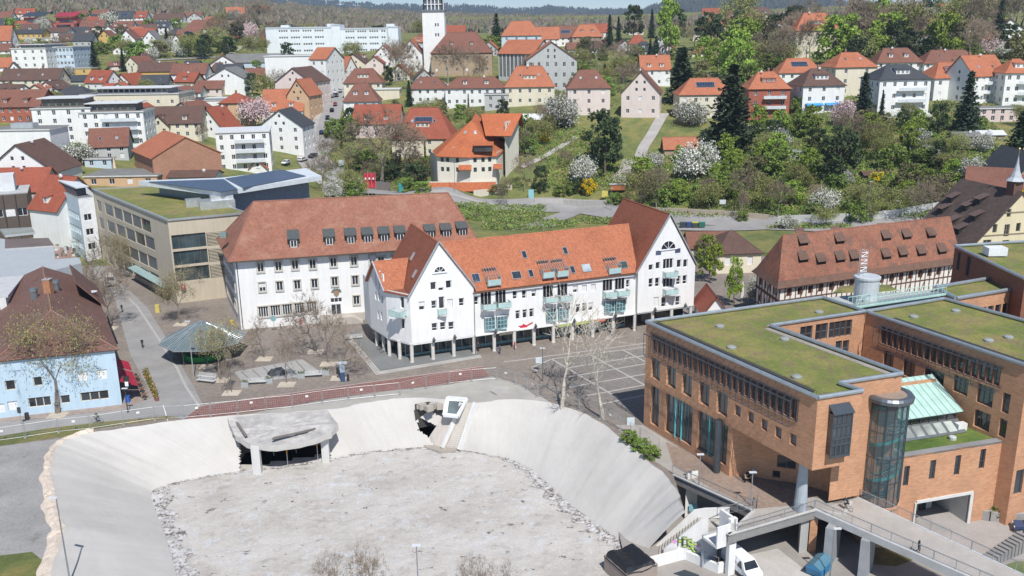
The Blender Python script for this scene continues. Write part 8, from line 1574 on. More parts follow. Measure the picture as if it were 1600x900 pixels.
filler(1,30,(0,28,420,112),20,27);filler(2,8,(400,62,680,150),26,34);filler(3,10,(800,52,1110,90),22,30);filler(4,9,(1090,30,1300,78),24,32);filler(5,16,(0,112,360,190),30,42);filler(6,7,(1330,30,1600,84),28,38);filler(7,8,(640,50,860,110),24,34)
more(1,26,(1150,88,1600,116),('bare','bare','budding','leafy','olive','dark'),46,80)
more(2,16,(1040,45,1420,84),('bare','bare','budding','dark'),40,62)
more(3,16,(860,84,1060,150),('bare','budding','bush','olive','spruce'),30,46)
more(4,30,(1130,205,1500,300),('bush','budding','leafy','leafy','bare','bush','dark'),34,50)
more(5,18,(1000,290,1440,335),('budding','leafy','bush','bush','bare'),34,52)
more(6,22,(0,60,400,100),('bush','bare','budding','dark','olive','blossom'),22,34)
more(7,14,(380,60,660,150),('bare','budding','bush','dark'),26,40)
more(8,22,(500,180,900,290),('bush','budding','leafy','olive','bare','dark'),26,44)
more(9,12,(80,22,420,50),('bare','bush','budding','dark'),16,26)
more(10,10,(20,130,380,240),('bush','budding','bare'),20,30)
more(11,16,(1420,190,1600,270),('bush','dark','budding','blossom','olive'),26,44)
more(12,12,(1440,20,1600,60),('bare','budding','dark','spruce'),36,56)
NT=[('plane',878,636,160,1.0,'tall pale plane tree with cut limbs left of centre on the gridded square'),('plane',943,655,155,.9,'tall pale plane tree with cut limbs nearest the brick office'),
 ('budtwig',90,645,165,.95,'large budding tree standing in front of the blue corner house'),('budtwig',345,592,92,1.15,'budding tree with twisted limbs in front of the glass pavilion'),('budtwig',283,505,87,1.05,'budding tree beside the beige office entrance'),('twiggy',413,558,66,.8,'slim bare tree nearest the white office corner'),
 ('twiggy',448,598,77,.55,'slim bare tree rising at the pale paved fountain terrace'),('twiggy',493,548,92,1.1,'broad bare tree in front of the white office door'),('twiggy',513,566,87,1.0,'bare tree just right of the broad one by the white office door'),('twiggy',530,590,77,1.1,'bare tree beside the blue information pillar'),
 ('twiggy',362,612,70,.45,'thin young tree in the sand square beside the red path'),('twiggy',172,512,99,.9,'bare street tree beside the alley, closest to the blue house'),('twiggy',148,468,99,.9,'bare street tree in the alley between brown roofs and beige office'),('budtwig',188,434,70,.9,'budding street tree beside the parked patterned van')]
for k,x,y,h,w_,l in NT:tree(k,x,y,h,w_,l,p=P(x,y,0))
for x,y,h,l in((519,950,96,'bare tree top at the bottom edge, leftmost of four'),(583,960,112,'bare tree top at the bottom edge, second from left'),(742,955,92,'yellowish bare tree top at the bottom edge, third from left'),(781,955,88,'bare tree top at the bottom edge, rightmost of four')):tree('twiggy',x,y,h,.8,l,p=P(x,y,PITZ))
for x,y,h,k,l in((1418,812,78,'budtwig','young slim tree with yellow green shoots beside the garage opening'),(1392,818,62,'twiggy','small reddish bare tree at the foot of the low brick wing'),(1560,792,76,'twiggy','reddish bare tree in front of the brick corner at right'),(1590,790,60,'twiggy','second reddish bare tree at the right edge')):tree(k,x,y,h,.6 if x<1500 else 1.0,l,p=P(x,y,LOWZ))
for x,y,s,l in((1545,800,26,'rounded green hedge bush right of the garage opening'),(1562,802,24,'second green bush in the raised stone bed')):tree('bush',x,y,s,1.9,l,p=P(x,y,LOWZ))
for x,y,l in((985,692,'low green shrub at the pit edge, upper one'),(1002,704,'low green shrub at the pit edge, middle one'),(1018,716,'low green shrub at the pit edge, lower one')):tree('bush',x,y,20,1.2,l,p=P(x,y,0))
label_trees()
# ================================================================ vehicles
def car_meshes(kind,col):
 """body, glass, wheel, headlight, rear light; x forward, centred"""
 key=('car',kind,col)
 if key in WL:return WL[key]
 L,Wd,Hh={'hatch':(4.1,1.78,1.48),'estate':(4.6,1.82,1.5),'van':(5.2,2.0,2.15)}[kind];pm=M('plain',col,.28);b=MB();g=MB()
 if kind=='van':sec=[(-.5,.32,.98,.9),(-.48,.3,.99,1.0),(.28,.3,.99,1.0),(.40,.3,.92,.93),(.46,.34,.5,.62)] and None
 pr_={'hatch':[(-.5,.35),(-.5,.62),(-.47,.92),(-.36,.98),(-.30,1.0),(.0,1.0),(.08,.97),(.24,.66),(.44,.58),(.49,.5),(.5,.35)],'estate':[(-.5,.33),(-.5,.62),(-.48,.92),(-.42,.98),(-.38,1.0),(.02,1.0),(.09,.97),(.24,.66),(.44,.58),(.49,.5),(.5,.33)],
   'van':[(-.5,.25),(-.5,.55),(-.5,.97),(-.49,1.0),(-.45,1.0),(.18,1.0),(.24,.97),(.36,.62),(.46,.52),(.5,.42),(.5,.25)]}[kind]
 belt=.62 if kind != 'van' else .58;lo=[(x*L,.22,Wd/2*.96)for x,z in pr_];n=len(pr_);vs=[]
 for x,z in pr_:
  zz=z*Hh;w_=Wd/2*(1 if z<=belt+.02 else 1-.22*(z-belt)/(1-belt))*(.93 if abs(x)>.46 else 1);vs+=[(x*L,-w_,zz),(x*L,w_,zz)]
 for i in range(n-1):b.mesh([vs[2*i],vs[2*i+1],vs[2*i+3],vs[2*i+2]],[(0,1,2,3)],pm)
 b.mesh([vs[0],vs[1],vs[-1],vs[-2]],[(0,1,2,3)],M('plain',(.03,.03,.03)))
 for s in(0,1):ring=[vs[2*i+s] for i in range(n)];b.poly(ring if s==0 else ring[::-1],pm)
 zb=.22*Hh
 for s in(-1,1):
  b.poly([(-.49*L,s*Wd*.48,.2),(.49*L,s*Wd*.48,.2),(.49*L,s*Wd*.485,pr_[0][1]*Hh),(-.49*L,s*Wd*.485,pr_[0][1]*Hh)],M('plain',(.05,.05,.05)))
  z0,z1=belt*Hh+.05,Hh*.93;x0,x1=(-.42*L,.17*L)if kind != 'van' else(.08*L,.27*L);w0=Wd/2*.985+.012;w1=Wd/2*(1-.22*(.93-belt)/(1-belt))+.012;g.poly([(x0,s*w0,z0),(x1+.1*L*0,s*w0,z0),(x1-.08*L,s*w1,z1),(x0+.06*L,s*w1,z1)],M('glass',(.02,.022,.025)))
 fi=6 if True else 0;a,c=pr_[6],pr_[7];off=.02
 def pl(a,c,e0=.06,e1=.94,sg=1):
  q=[];
  for t,s in((e0,-1),(e0,1),(e1,1),(e1,-1)):x=(a[0]+(c[0]-a[0])*t)*L+off*sg;z=(a[1]+(c[1]-a[1])*t)*Hh+off;w_=Wd/2*(1-.22*(max(belt,z/Hh)-belt)/(1-belt))*.9;q.append((x,s*w_,z))
  g.poly(q if sg>0 else q[::-1],M('glass',(.02,.022,.025)))
 pl(a,c);pl(pr_[2],pr_[1],.08,.8,-1)
 w=MB();w.lathe((0,0,0),[(.33,-.11),(.34,-.06),(.34,.06),(.33,.11)],M('plain',(.02,.02,.02),.8),12);w.lathe((0,0,0),[(.2,-.12),(.2,.12)],M('metal',(.45,.45,.46)),8);w.v=[(x,z,y)for x,y,z in w.v]
 h=MB();h.box((0,0,0),(.12,.34,.14),M('plain',(.75,.76,.75),.2));r=MB();r.box((0,0,0),(.08,.22,.2),M('plain',(.35,.01,.01),.3))
 WL[key]=(b.data('body'),g.data('windows'),w.data('wheel'),h.data('headlight'),r.data('rear_light'),L,Wd,Hh);return WL[key]
def car(p,rz,kind,col,label,group=None,name='parked_car',cat='car',sc=1):
 b,g,w,h,r,L,Wd,Hh=car_meshes(kind,col);T=Thing(name,label,cat,p,group);T.o.rotation_euler=(0,0,rz);T.o.scale=(sc,)*3
 def add(n_,me,q,par=None):o=bpy.data.objects.new(n_,me);COL.objects.link(o);o.parent=par or T.o;o.location=q;return o
 bo=add('body',b,(0,0,0));add('glazing',g,(0,0,0),bo)
 for x in(-.31,.31):
  for y in(-1,1):add('wheel',w,(x*L,y*(Wd/2-.1),.34))
 for y in(-1,1):add('headlight',h,(L*.485,y*Wd*.34,Hh*.42));add('rear_light',r,(-L*.495,y*Wd*.4,Hh*.5))
 return T
CW,CB,CR,CS,CBL=(.72,.73,.74),(.02,.022,.028),(.28,.03,.03),(.35,.37,.39),(.03,.07,.16)
GC='cars parked and driving along the hill street'
for x,y,k,c,l in((515,160,'hatch',CW,'white car turning out of the side road on the hill street'),(524,166,'hatch',CR,'dark red car parked on the right of the hill street'),(519,175,'estate',CB,'black car on the hill street below the dark red one'),(512,187,'hatch',CB,'black car just uphill of the white car on the hill street'),(513,199,'hatch',CW,'white car directly between two dark cars on the hill street'),(503,210,'estate',CBL,'dark blue car driving lowest on the straight of the hill street'),(519,153,'estate',CS,'grey car in the parking group at the top of the hill street'),(526,152,'hatch',CB,'black car in the parking group at the top of the hill street'),(524,147,'hatch',CW,'white car behind the parking group at the top of the hill street'),(532,145,'hatch',CS,'silver car farthest up the hill street'),(473,253,'estate',CW,'white car at the junction beside the modern flats'),(489,247,'hatch',CB,'black car waiting behind the white one at the junction'),(447,258,'hatch',CW,'white car half hidden behind the solar roof')):
 g=G(x,y);g2=G(x+(10 if y>240 else 3),y-(4 if y>240 else 12));rz=math.atan2(g2[1]-g[1],g2[0]-g[0])+(math.pi if k=='hatch' else 0);car((g[0],g[1],g[2]+.35),rz,k,c,l,GC)
for x,y,k,c,l,r in((318,91,'hatch',CBL,'dark blue car on the road above the grey hall',0),(940,172,'van',CW,'white van parked beside the pale pink gabled house',1.2),(697,136,'hatch',CW,'white car parked below the church tower',.3)):g=G(x,y);car((g[0],g[1],g[2]+.35),r,k,c,l)
car((*P(173,445)[:2],.02),RAD(-62),'van',(.45,.44,.43),'grey van with pale patterned sides parked in the alley by the beige office',name='parked_van',cat='van')
car((*P(1158,893,LOWZ)[:2],LOWZ+.02),RAD(-68),'van',(.80,.81,.82),'white delivery van parked in the sunken yard beside the white stair block',name='parked_van',cat='van')
car((*P(1612,832,LOWZ)[:2],LOWZ+.02),RAD(160),'hatch',CBL,'dark blue car just entering at the right edge of the lower road')
T=Thing('waste_skip','blue closed waste skip standing against the pier under the footbridge','skip',(*P(1279,893,LOWZ)[:2],LOWZ));c=T.loc;bm=M('plain',(.04,.20,.36),.5);rz=RAD(48);cr,sr=math.cos(rz),math.sin(rz)
def Q(x,y,z):x,y,z=x*.7,y*.75,z*.78;return(c[0]+x*cr-y*sr,c[1]+x*sr+y*cr,c[2]+z)
m=MB();sec=[(-1.9,.2),(1.9,.2),(2.3,1.3),(2.3,1.5),(-2.3,1.5),(-2.3,1.3)];vs=[Q(x,-1.15,z)for x,z in sec]+[Q(x,1.15,z)for x,z in sec];m.mesh(vs,[tuple(range(6)),tuple(range(11,5,-1))]+[(i,i+6,(i+1)%6+6,(i+1)%6)for i in range(6)],bm);T.part('body',m)
m=MB();lm=M('plain',(.09,.2,.27),.5);m.slab([Q(-2.3,-1.18,1.52),Q(2.3,-1.18,1.52),Q(2.3,0,2.15),Q(-2.3,0,2.15)],.05,lm);m.slab([Q(2.3,1.18,1.52),Q(-2.3,1.18,1.52),Q(-2.3,0,2.15),Q(2.3,0,2.15)],.05,lm)
for x in(-2.28,2.28):m.poly([Q(x,-1.15,1.5),Q(x,1.15,1.5),Q(x,0,2.12)],bm)
T.part('lid',m);m=MB()
for x in(-1.7,-.85,0,.85,1.7):m.beam(Q(x,-1.2,.2),Q(x,-1.2,1.5),.12,.1,bm);m.beam(Q(x,1.2,.2),Q(x,1.2,1.5),.12,.1,bm)
m.beam(Q(-2.3,-1.2,1.45),Q(2.3,-1.2,1.45),.1,.12,bm);T.part('ribs',m)
# ================================================================ people and cycles
def figure(T,c,rz,h=1.75,pose='walk',top=(.03,.035,.05),legs=(.02,.02,.03),hair=(.06,.04,.03),skin=(.55,.35,.26),bend=0.0):
 """one continuous skinned body: joints as connected edges with a radius each"""
 s=h/1.75;fwd=.0
 if pose=='walk':J={'hip':(0,0,.93),'ch':(.03,0,1.30),'nk':(.05,0,1.48),'hd':(.08,0,1.62),'kl':(.16,.09,.50),'al':(.02,.09,.08),'tl':(.14,.09,.04),'kr':(.06,-.09,.50),'ar':(-.30,-.09,.14),'tr':(-.20,-.09,.04),'el':(-.14,.24,1.14),'wl':(-.10,.25,.88),'er':(.10,-.24,1.14),'wr':(.28,-.22,.95)}
 elif pose=='ride':J={'hip':(-.16,0,.98),'ch':(.08,0,1.32),'nk':(.17,0,1.46),'hd':(.23,0,1.60),'kl':(.24,.10,.78),'al':(.06,.10,.36),'tl':(.18,.10,.30),'kr':(.18,-.10,.62),'ar':(.0,-.10,.18),'tr':(.12,-.10,.14),'el':(.22,.22,1.16),'wl':(.42,.24,1.04),'er':(.22,-.22,1.16),'wr':(.42,-.24,1.04)}
 else:J={'hip':(0,0,.93),'ch':(.02,0,1.30),'nk':(.03,0,1.48),'hd':(.05,0,1.62),'kl':(.03,.09,.50),'al':(0,.09,.08),'tl':(.14,.09,.04),'kr':(.03,-.09,.50),'ar':(-.02,-.09,.08),'tr':(.12,-.09,.04),'el':(.06,.24,1.14),'wl':(.30,.20,1.02),'er':(.06,-.24,1.14),'wr':(.30,-.20,1.02)}
 R_={'hip':.15,'ch':.155,'nk':.055,'hd':.10,'kl':.068,'al':.045,'tl':.04,'kr':.068,'ar':.045,'tr':.04,'el':.042,'wl':.032,'er':.042,'wr':.032};J['sl']=(J['ch'][0],.17,J['ch'][2]+.10);J['sr']=(J['ch'][0],-.17,J['ch'][2]+.10);R_['sl']=R_['sr']=.06;J['pl']=(J['hip'][0],.09,J['hip'][2]-.1);J['pr']=(J['hip'][0],-.09,J['hip'][2]-.1);R_['pl']=R_['pr']=.09
 E_=[('hip','ch'),('ch','nk'),('nk','hd'),('hip','pl'),('pl','kl'),('kl','al'),('al','tl'),('hip','pr'),('pr','kr'),('kr','ar'),('ar','tr'),('ch','sl'),('sl','el'),('el','wl'),('ch','sr'),('sr','er'),('er','wr')]
 ks=list(J);me=bpy.data.meshes.new('body');me.from_pydata([tuple(v*s for v in J[k])for k in ks],[(ks.index(a),ks.index(b))for a,b in E_],[]);ob=bpy.data.objects.new('tmp',me);COL.objects.link(ob);md=ob.modifiers.new('s','SKIN');sd=me.skin_vertices[0].data
 for i,k in enumerate(ks):sd[i].radius=(R_[k]*s*.9,R_[k]*s*.9)
 sd[ks.index('hip')].use_root=True;sb=ob.modifiers.new('u','SUBSURF');sb.levels=1;dg=bpy.context.evaluated_depsgraph_get();m2=bpy.data.meshes.new_from_object(ob.evaluated_get(dg));bpy.data.objects.remove(ob)
 m2.name='body';m2.materials.clear()
 for c_ in(legs,top,skin,hair):m2.materials.append(M('plain',c_,.8))
 for p in m2.polygons:z=p.center.z/s;x=p.center.x/s;r=math.hypot(p.center.x/s-J['wl'][0],0);p.material_index=(3 if z>J['hd'][2]+.03 or(z>J['hd'][2]-.06 and x<J['hd'][0]-.03)else 2)if z>J['nk'][2]+.02 else 0 if(z<J['hip'][2]-.02 and abs(p.center.y/s)<.19)else 2 if((p.center-Vector(J['wl'])*s).length<.07*s or(p.center-Vector(J['wr'])*s).length<.07*s)else 1;p.use_smooth=True
 o=bpy.data.objects.new('body',m2);COL.objects.link(o);o.parent=T.o;return o
def person(p,rz,label,pose='walk',**k):
 T=Thing('person',label,'person',p);figure(T,p,rz,pose=pose,**k);T.o.rotation_euler=(0,0,rz);return T
def bicycle(p,rz,label,col=(.03,.03,.035)):
 T=Thing('bicycle',label,'bicycle',p);T.o.rotation_euler=(0,0,rz);fm=M('plain',col,.4)
 def add(n_,m,par=None):o=bpy.data.objects.new(n_,m.data(n_));COL.objects.link(o);o.parent=par or T.o;return o
 for x in(-.52,.54):
  m=MB();k=18
  for i in range(k):a,b=6.283*i/k,6.283*(i+1)/k;m.bar((x+.33*math.cos(a),0,.34+.33*math.sin(a)),(x+.33*math.cos(b),0,.34+.33*math.sin(b)),.022,M('plain',(.02,.02,.02)),n=4,cap=False)
  for i in range(6):a=3.14*i/6;m.bar((x+.32*math.cos(a),0,.34+.32*math.sin(a)),(x-.32*math.cos(a),0,.34-.32*math.sin(a)),.005,M('metal',(.5,.5,.5)),n=3)
  add('wheel',m)
 m=MB();B_,S_,H_,R_,F_=(-.08,0,.3),(-.22,0,.85),(.36,0,.85),(-.52,0,.34),(.54,0,.34)
 for a,b in((B_,S_),(B_,H_),(S_,H_),(R_,B_),(R_,S_),(H_,F_)):m.bar(a,b,.02,fm,n=5)
 add('frame',m);m=MB();m.bar((.36,0,.85),(.33,0,1.02),.015,fm);m.bar((.36,-.28,1.03),(.36,.28,1.03),.015,fm);add('handlebar',m);m=MB();m.box((-.24,0,.88),(.26,.14,.06),M('plain',(.03,.03,.03)));add('saddle',m);return T
person((*P(191,488)[:2],0),RAD(70),'person in dark clothes walking up the alley beside the bare trees',top=(.02,.02,.025),h=1.8)
person((*P(1434,865)[:2],.06),RAD(-40),'person in black walking on the footbridge',top=(.02,.02,.025),h=1.8)
for(x,y,rz,l1,l2,tp)in((223,543,-65,'bicycle ridden down the alley past the pavilion','cyclist in a dark jacket riding down the alley',(.03,.03,.05)),(153,661,178,'bicycle ridden on the road below the blue house','cyclist in dark green clothes riding below the blue house',(.04,.07,.05)),(1322,797,125,'bicycle ridden onto the start of the footbridge','cyclist with blue-grey backpack entering the footbridge',(.03,.035,.045))):
 p=(*P(x,y)[:2],.03);bicycle(p,RAD(rz),l1);person(p,RAD(rz),l2,'ride',top=tp)
person((*P(1176,750)[:2],0),RAD(20),'person in pale blue shirt pushing a pram along the brick office','stand',top=(.25,.38,.55),legs=(.05,.08,.15))
T=Thing('pram','dark pram with beige bags pushed along the brick office','pram',(*P(1168,752)[:2],0));c=T.loc;m=MB();m.box((c[0],c[1],.5),(.8,.5,.35),M('plain',(.3,.24,.16)));m.bar((c[0],c[1]-.25,.85),(c[0],c[1]+.25,.85),.28,M('plain',(.03,.03,.04)));T.part('basket',m);m=MB()
for x in(-.35,.35):
 for y in(-.25,.25):m.lathe((0,0,0),[(.13,-.03),(.13,.03)],M('plain',(.02,.02,.02)),10);k=len(m.v)-20;m.v[k:]=[(c[0]+x+a,c[1]+y+cc,.13+b)for a,b,cc in m.v[k:]]
T.part('wheels',m);m=MB();m.bar((c[0]-.4,c[1],.5),(c[0]+.35,c[1],1.05),.02,M('metal',(.3,.3,.3)));T.part('handle',m)
person((*A(14.9,-1.6)[:2],0),RAD(160),'person in blue jeans and jacket bending beside a pram under the arcade','stand',top=(.05,.08,.2),legs=(.04,.06,.14));person((*A(18.0,-.6)[:2],0),RAD(20),'person in a red coat by the shop column','stand',top=(.5,.03,.06),legs=(.4,.03,.05));person((*A(12.0,1.2)[:2],0),RAD(-90),'person in black standing inside the arcade','stand')
for i,(x,y,rz,l)in enumerate(((597,548,20,'dark bicycle parked under the left end of the arcade'),(601,552,30,'second dark bicycle parked under the left end of the arcade'),(775,549,170,'light bicycle parked by the arcade column'),(962,523,20,'dark bicycle under the right part of the arcade'))):bicycle((*P(x,y)[:2],.2 if x<620 else 0),RAD(rz),l)
# ================================================================ street furniture
def lamp(px,py,hpx,label,z=0.0,arm=.0,two=False,p=None,col=(.30,.33,.35)):
 p=P(px,py,z)if p is None else p;h=zsolve(p[0],p[1],py-hpx)-p[2];T=Thing('street_lamp',label,'street lamp',p);m=MB();mm=M('metal',col);m.bar((p[0],p[1],p[2]),(p[0],p[1],p[2]+h),.09,mm,.05,8)
 T.part('pole',m);m=MB();x=p[0]+arm;m.slab([(x-.42,p[1]-.17,p[2]+h+.06),(x+.42,p[1]-.17,p[2]+h+.06),(x+.42,p[1]+.17,p[2]+h+.06),(x-.42,p[1]+.17,p[2]+h+.06)],.1,M('plain',(.6,.62,.63),.4));T.part('lamp_head',m);return T
lamp(108,900,122,'tall grey lamp post standing on the left berm of the pit',arm=-.3);lamp(658,1010,158,'thin grey lamp post in front of the pit floor, bottom centre',z=PITZ);lamp(1296,910,84,'grey lamp post with wide head beside the blue skip',z=LOWZ,arm=.3)
lamp(362,610,48,'slim lamp post in front of the twisted tree',col=(.25,.25,.26));lamp(200,645,38,'small lamp post'+' at the corner of the blue house',col=(.1,.1,.1));lamp(848,596,52,'lamp post left of the pale plane tree on the square',col=(.2,.22,.22));lamp(303,590,88,'pale flag pole beside the glass pavilion',col=(.55,.56,.56));lamp(1092,760,50,'thin lamp post on the passage by the brick office',col=(.45,.46,.47));lamp(1173,790,52,'thin lamp post at the corner of the deck opening',col=(.45,.46,.47));lamp(100,590,60,'grey lamp post hidden in the budding tree',col=(.3,.3,.3))if False else None
for x,y,h,l in((955,330,36,'street lamp on the ring road left of the gable'),(1355,350,66,'street lamp by the pale retaining wall'),(1400,348,34,'shorter street lamp by the pale retaining wall'),(711,300,70,'street lamp before the tent roofed house'),(830,300,70,'street lamp beside the garden path')):g=G(x,y);lamp(x,y,h,l,p=g)
FP=[(-30,694),(40,684),(92,676),(142,671),(193,663),(242,656),(288,654),(330,650),(372,646),(416,641),(457,637),(504,630),(545,625),(586,621),(625,617),(666,607),(702,600),(737,596),(776,593),(805,600),(824,609),(840,620),(870,625),(905,640),(938,655),(969,672),(1000,690),(1030,708)]
fp=[P(x,y)[:2] for x,y in FP];FT=None
for i in range(len(fp)-1):
 a,b=fp[i],fp[i+1];L=L2(a,b);lab='construction fence panel of thin mesh standing along the pit edge, beside the red path' if 287<FP[i][0]<760 else 'construction fence panel of thin mesh on the grass strip left of the red path' if FP[i][0]<290 else 'construction fence panel of thin mesh between the pit and the square'
 T=Thing('fence_panel',lab,'fence panel',(*a,0),'construction fence panels'+(' beside the red path' if 287<FP[i][0]<760 else ' on the grass strip' if FP[i][0]<290 else ' by the square'));m=MB();mm=M('metal',(.5,.52,.53));e=(b-a)/L;q0,q1=a+e*.08,b-e*.08
 for q in(q0,q1):m.bar((*q,.1),(*q,2.05),.03,mm,n=5)
 for z in(.2,2.0):m.bar((*q0,z),(*q1,z),.025,mm,n=4)
 T.part('frame',m);m=MB();k=int(L/.3)
 for j in range(k):q=q0+(q1-q0)*(j+.5)/k;m.bar((*q,.2),(*q,2.0),.007,mm,n=3,cap=False)
 for z in(.55,.9,1.25,1.6):m.bar((*q0,z),(*q1,z),.007,mm,n=3,cap=False)
 T.part('mesh',m);m=MB();m.box((*b,0),(.7,.25,.13),M('plain',(.3,.3,.3),.9),math.atan2(e[1],e[0])+1.57);T.part('foot',m)
 if i%2==0:m=MB();q=(a+b)/2;m.box((q[0],q[1]-.05,1.35),(.4,.03,.28),M('plain',(.8,.8,.75)),math.atan2(e[1],e[0]));T.part('notice',m)
def pavilion():
 c=P(320,556)[:2];T=Thing('pavilion','glass tent roofed pavilion with a green counter under it on the square','pavilion',(*c,0));R_=7.2;zr=3.1;za=6.4;n=8;pts=[(c[0]+R_*math.cos(a),c[1]+R_*.95*math.sin(a))for a in[math.pi/8+i*math.pi/4 for i in range(n)]];gm=M('plain',(.13,.17,.175),.12);m=MB();ap=(c[0],c[1],za);mf=M('metal',(.5,.54,.56))
 for i in range(n):a,b=pts[i],pts[(i+1)%n];m.slab([(*a,zr),(*b,zr),ap],.06,gm)
 rf=T.part('roof',m);m=MB()
 for i in range(n):
  a,b=np.array(pts[i]),np.array(pts[(i+1)%n]);m.beam((*a,zr+.05),ap,.1,.1,mf);m.beam((*a,zr),(*b,zr),.12,.15,mf)
  for k in range(1,7):q=a+(b-a)*k/7;t=(abs(k-3.5)/3.5)*.0+.85;e_=np.array([q[0],q[1],zr+.06]);f_=e_+(np.array(ap)-e_)*(1-abs(k-3.5)/3.9);m.bar(e_,f_,.025,mf,n=4)
 T.part('rafters',m,rf)
 for i in range(n):m=MB();q=(c[0]+(pts[i][0]-c[0])*.72,c[1]+(pts[i][1]-c[1])*.72);m.bar((*q,0),(*q,zr+.8),.09,M('metal',(.15,.16,.17)));T.part('post',m)
 m=MB();m.lathe((*c,0),[(3.6,.05),(3.6,.95),(3.4,1.0)],M('plain',(.02,.28,.06),.5),14);m.lathe((*c,.2),[(2.9,.8),(2.9,2.6)],M('glass',(.03,.04,.04)),12);T.part('counter',m)
pavilion();MARKS.append((320,530,'glass pavilion'))
for x,y,l in((413,561,'pale sand square around the slim bare tree'),(448,601,'pale sand square at the fountain terrace'),(493,550,'pale sand square under the broad bare tree'),(513,569,''),(530,591,''),(362,614,''),(345,594,''),(283,507,''),(172,513,''),(148,469,''),(90,649,''),(325,573,'')):
 q=P(x,y)[:2];mb=MB();r=1.3;mb.poly([(q[0]-r,q[1]-r*.9,.02),(q[0]+r,q[1]-r*.9,.02),(q[0]+r,q[1]+r*.9,.02),(q[0]-r,q[1]+r*.9,.02)],M('gravel',(.52,.45,.36)));struct('sand_square',mb)
mb=MB();q=P(433,584);rs=random.Random(2);ring=[(q[0]+1.7*math.cos(t)*(1+.15*math.sin(3*t)),q[1]+1.3*math.sin(t))for t in np.linspace(0,6.283,9)[:-1]];top=[(q[0]+.9*math.cos(t),q[1]+.6*math.sin(t)+.1,.85+.15*math.sin(2*t))for t in np.linspace(0,6.283,9)[:-1]]
mb.mesh([(*p,.02)for p in ring]+top,[(i,(i+1)%8,8+(i+1)%8,8+i)for i in range(8)]+[tuple(range(8,16))],M('plain',(.05,.055,.06),.5));single('boulder',mb,'dark flat topped boulder on the pale paved fountain terrace','boulder')
def bench(x,y,rz,label):
 q=P(x,y)[:2];T=Thing('bench',label,'bench',(*q,0));wd=M('plain',(.50,.50,.49),.6);dx,dy=math.cos(rz),math.sin(rz);m=MB()
 def at(u,v,z):return(q[0]+dx*u-dy*v,q[1]+dy*u+dx*v,z)
 for v in(-.25,0,.25):m.beam(at(-1.6,v,.45),at(1.6,v,.45),.18,.06,wd)
 T.part('seat',m);m=MB()
 for z in(.62,.85):m.beam(at(-1.6,.38,z),at(1.6,.38,z),.05,.14,wd)
 T.part('backrest',m)
 for u in(-1.2,1.2):m=MB();m.beam(at(u,-.3,.2),at(u,.35,.2),.1,.4,M('metal',(.2,.2,.2)));m.beam(at(u,.36,.2),at(u,.38,.95),.06,.06,M('metal',(.2,.2,.2)));T.part('leg',m)
for x,y,r,l in((402,600,.1,'pale slatted bench between two planters in front of the fountain terrace'),(488,589,.15,'pale slatted bench with a bag, right of the boulder terrace'),(323,592,-.3,'dark slatted bench by the twisted tree'),(322,598,-.3,'second dark slatted bench by the twisted tree'),(553,531,.3,'pale bench beside the terrace steps')):bench(x,y,r,l)
for x,y,l in((383,604,'square grey planter left of the front bench'),(421,598,'square grey planter right of the front bench'),(471,590,'square grey planter left of the bench with a bag'),(509,585,'square grey planter right of the bench with a bag')):
 q=P(x,y)[:2];T=Thing('planter',l,'planter',(*q,0));m=MB();m.box((*q,0),(1.1,.8,.75),M('plain',(.35,.37,.37)),.15);T.part('box',m);m=MB();rs=random.Random(x)
 for _ in range(60):leafq(m,(q[0]+rs.uniform(-.5,.5),q[1]+rs.uniform(-.35,.35),.75+rs.uniform(0,.35)),.1,rs,M('leaf',(.1,.15,.04)))
 T.part('foliage',m)
def box_thing(name,label,cat,x,y,parts,z=0.0,g=None):
 q=P(x,y,z)if g is None else g;T=Thing(name,label,cat,q)
 for n_,off,sz,c_,rz in parts:m=MB();m.box((q[0]+off[0],q[1]+off[1],q[2]+off[2]),sz,M('plain',c_,.5),rz);T.part(n_,m)
box_thing('information_pillar','dark blue and white information pillar on the square beside the cycle path','information pillar',536,596,[('base',(0,0,0),(.7,.4,1.6),(.04,.08,.16),.2),('panel',(0,0,1.6),(.75,.42,1.4),(.3,.38,.45),.2),('cap',(0,0,3.0),(1.5,.6,.25),(.6,.65,.7),.2)])
box_thing('litter_bin','slim dark litter bin right of the information pillar','bin',544,595,[('body',(0,0,0),(.4,.4,1.1),(.03,.03,.035),.2)]);box_thing('litter_bin','dark litter bin left of the information pillar','bin',528,584,[('body',(0,0,0),(.45,.45,1.1),(.03,.03,.035),.2)]);box_thing('litter_bin','black litter bin in front of the blue house','bin',43,656,[('body',(0,0,0),(.45,.45,1.1),(.03,.03,.035),.1)])
box_thing('recycling_bin','blue wheeled bin at the end of the beer garden','bin',200,628,[('body',(0,0,0),(.6,.6,.9),(.02,.12,.45),.1),('lid',(0,0,.9),(.66,.66,.08),(.02,.1,.38),.1)]);box_thing('post_box','small red box in front of the white office entrance','box',471,514,[('post',(0,0,0),(.1,.1,1),(.2,.2,.2),0),('box',(0,0,1.0),(.5,.4,.9),(.5,.02,.03),0)]);box_thing('yellow_box','yellow post box at the corner of the white office','box',364,514,[('post',(0,0,0),(.15,.15,.8),(.2,.2,.2),0),('box',(0,0,.8),(.6,.5,.9),(.65,.45,.05),0)]);box_thing('yellow_box','yellow cabinet beside the beige office entrance','box',247,488,[('body',(0,0,0),(.8,.5,1.6),(.6,.5,.15),0)])
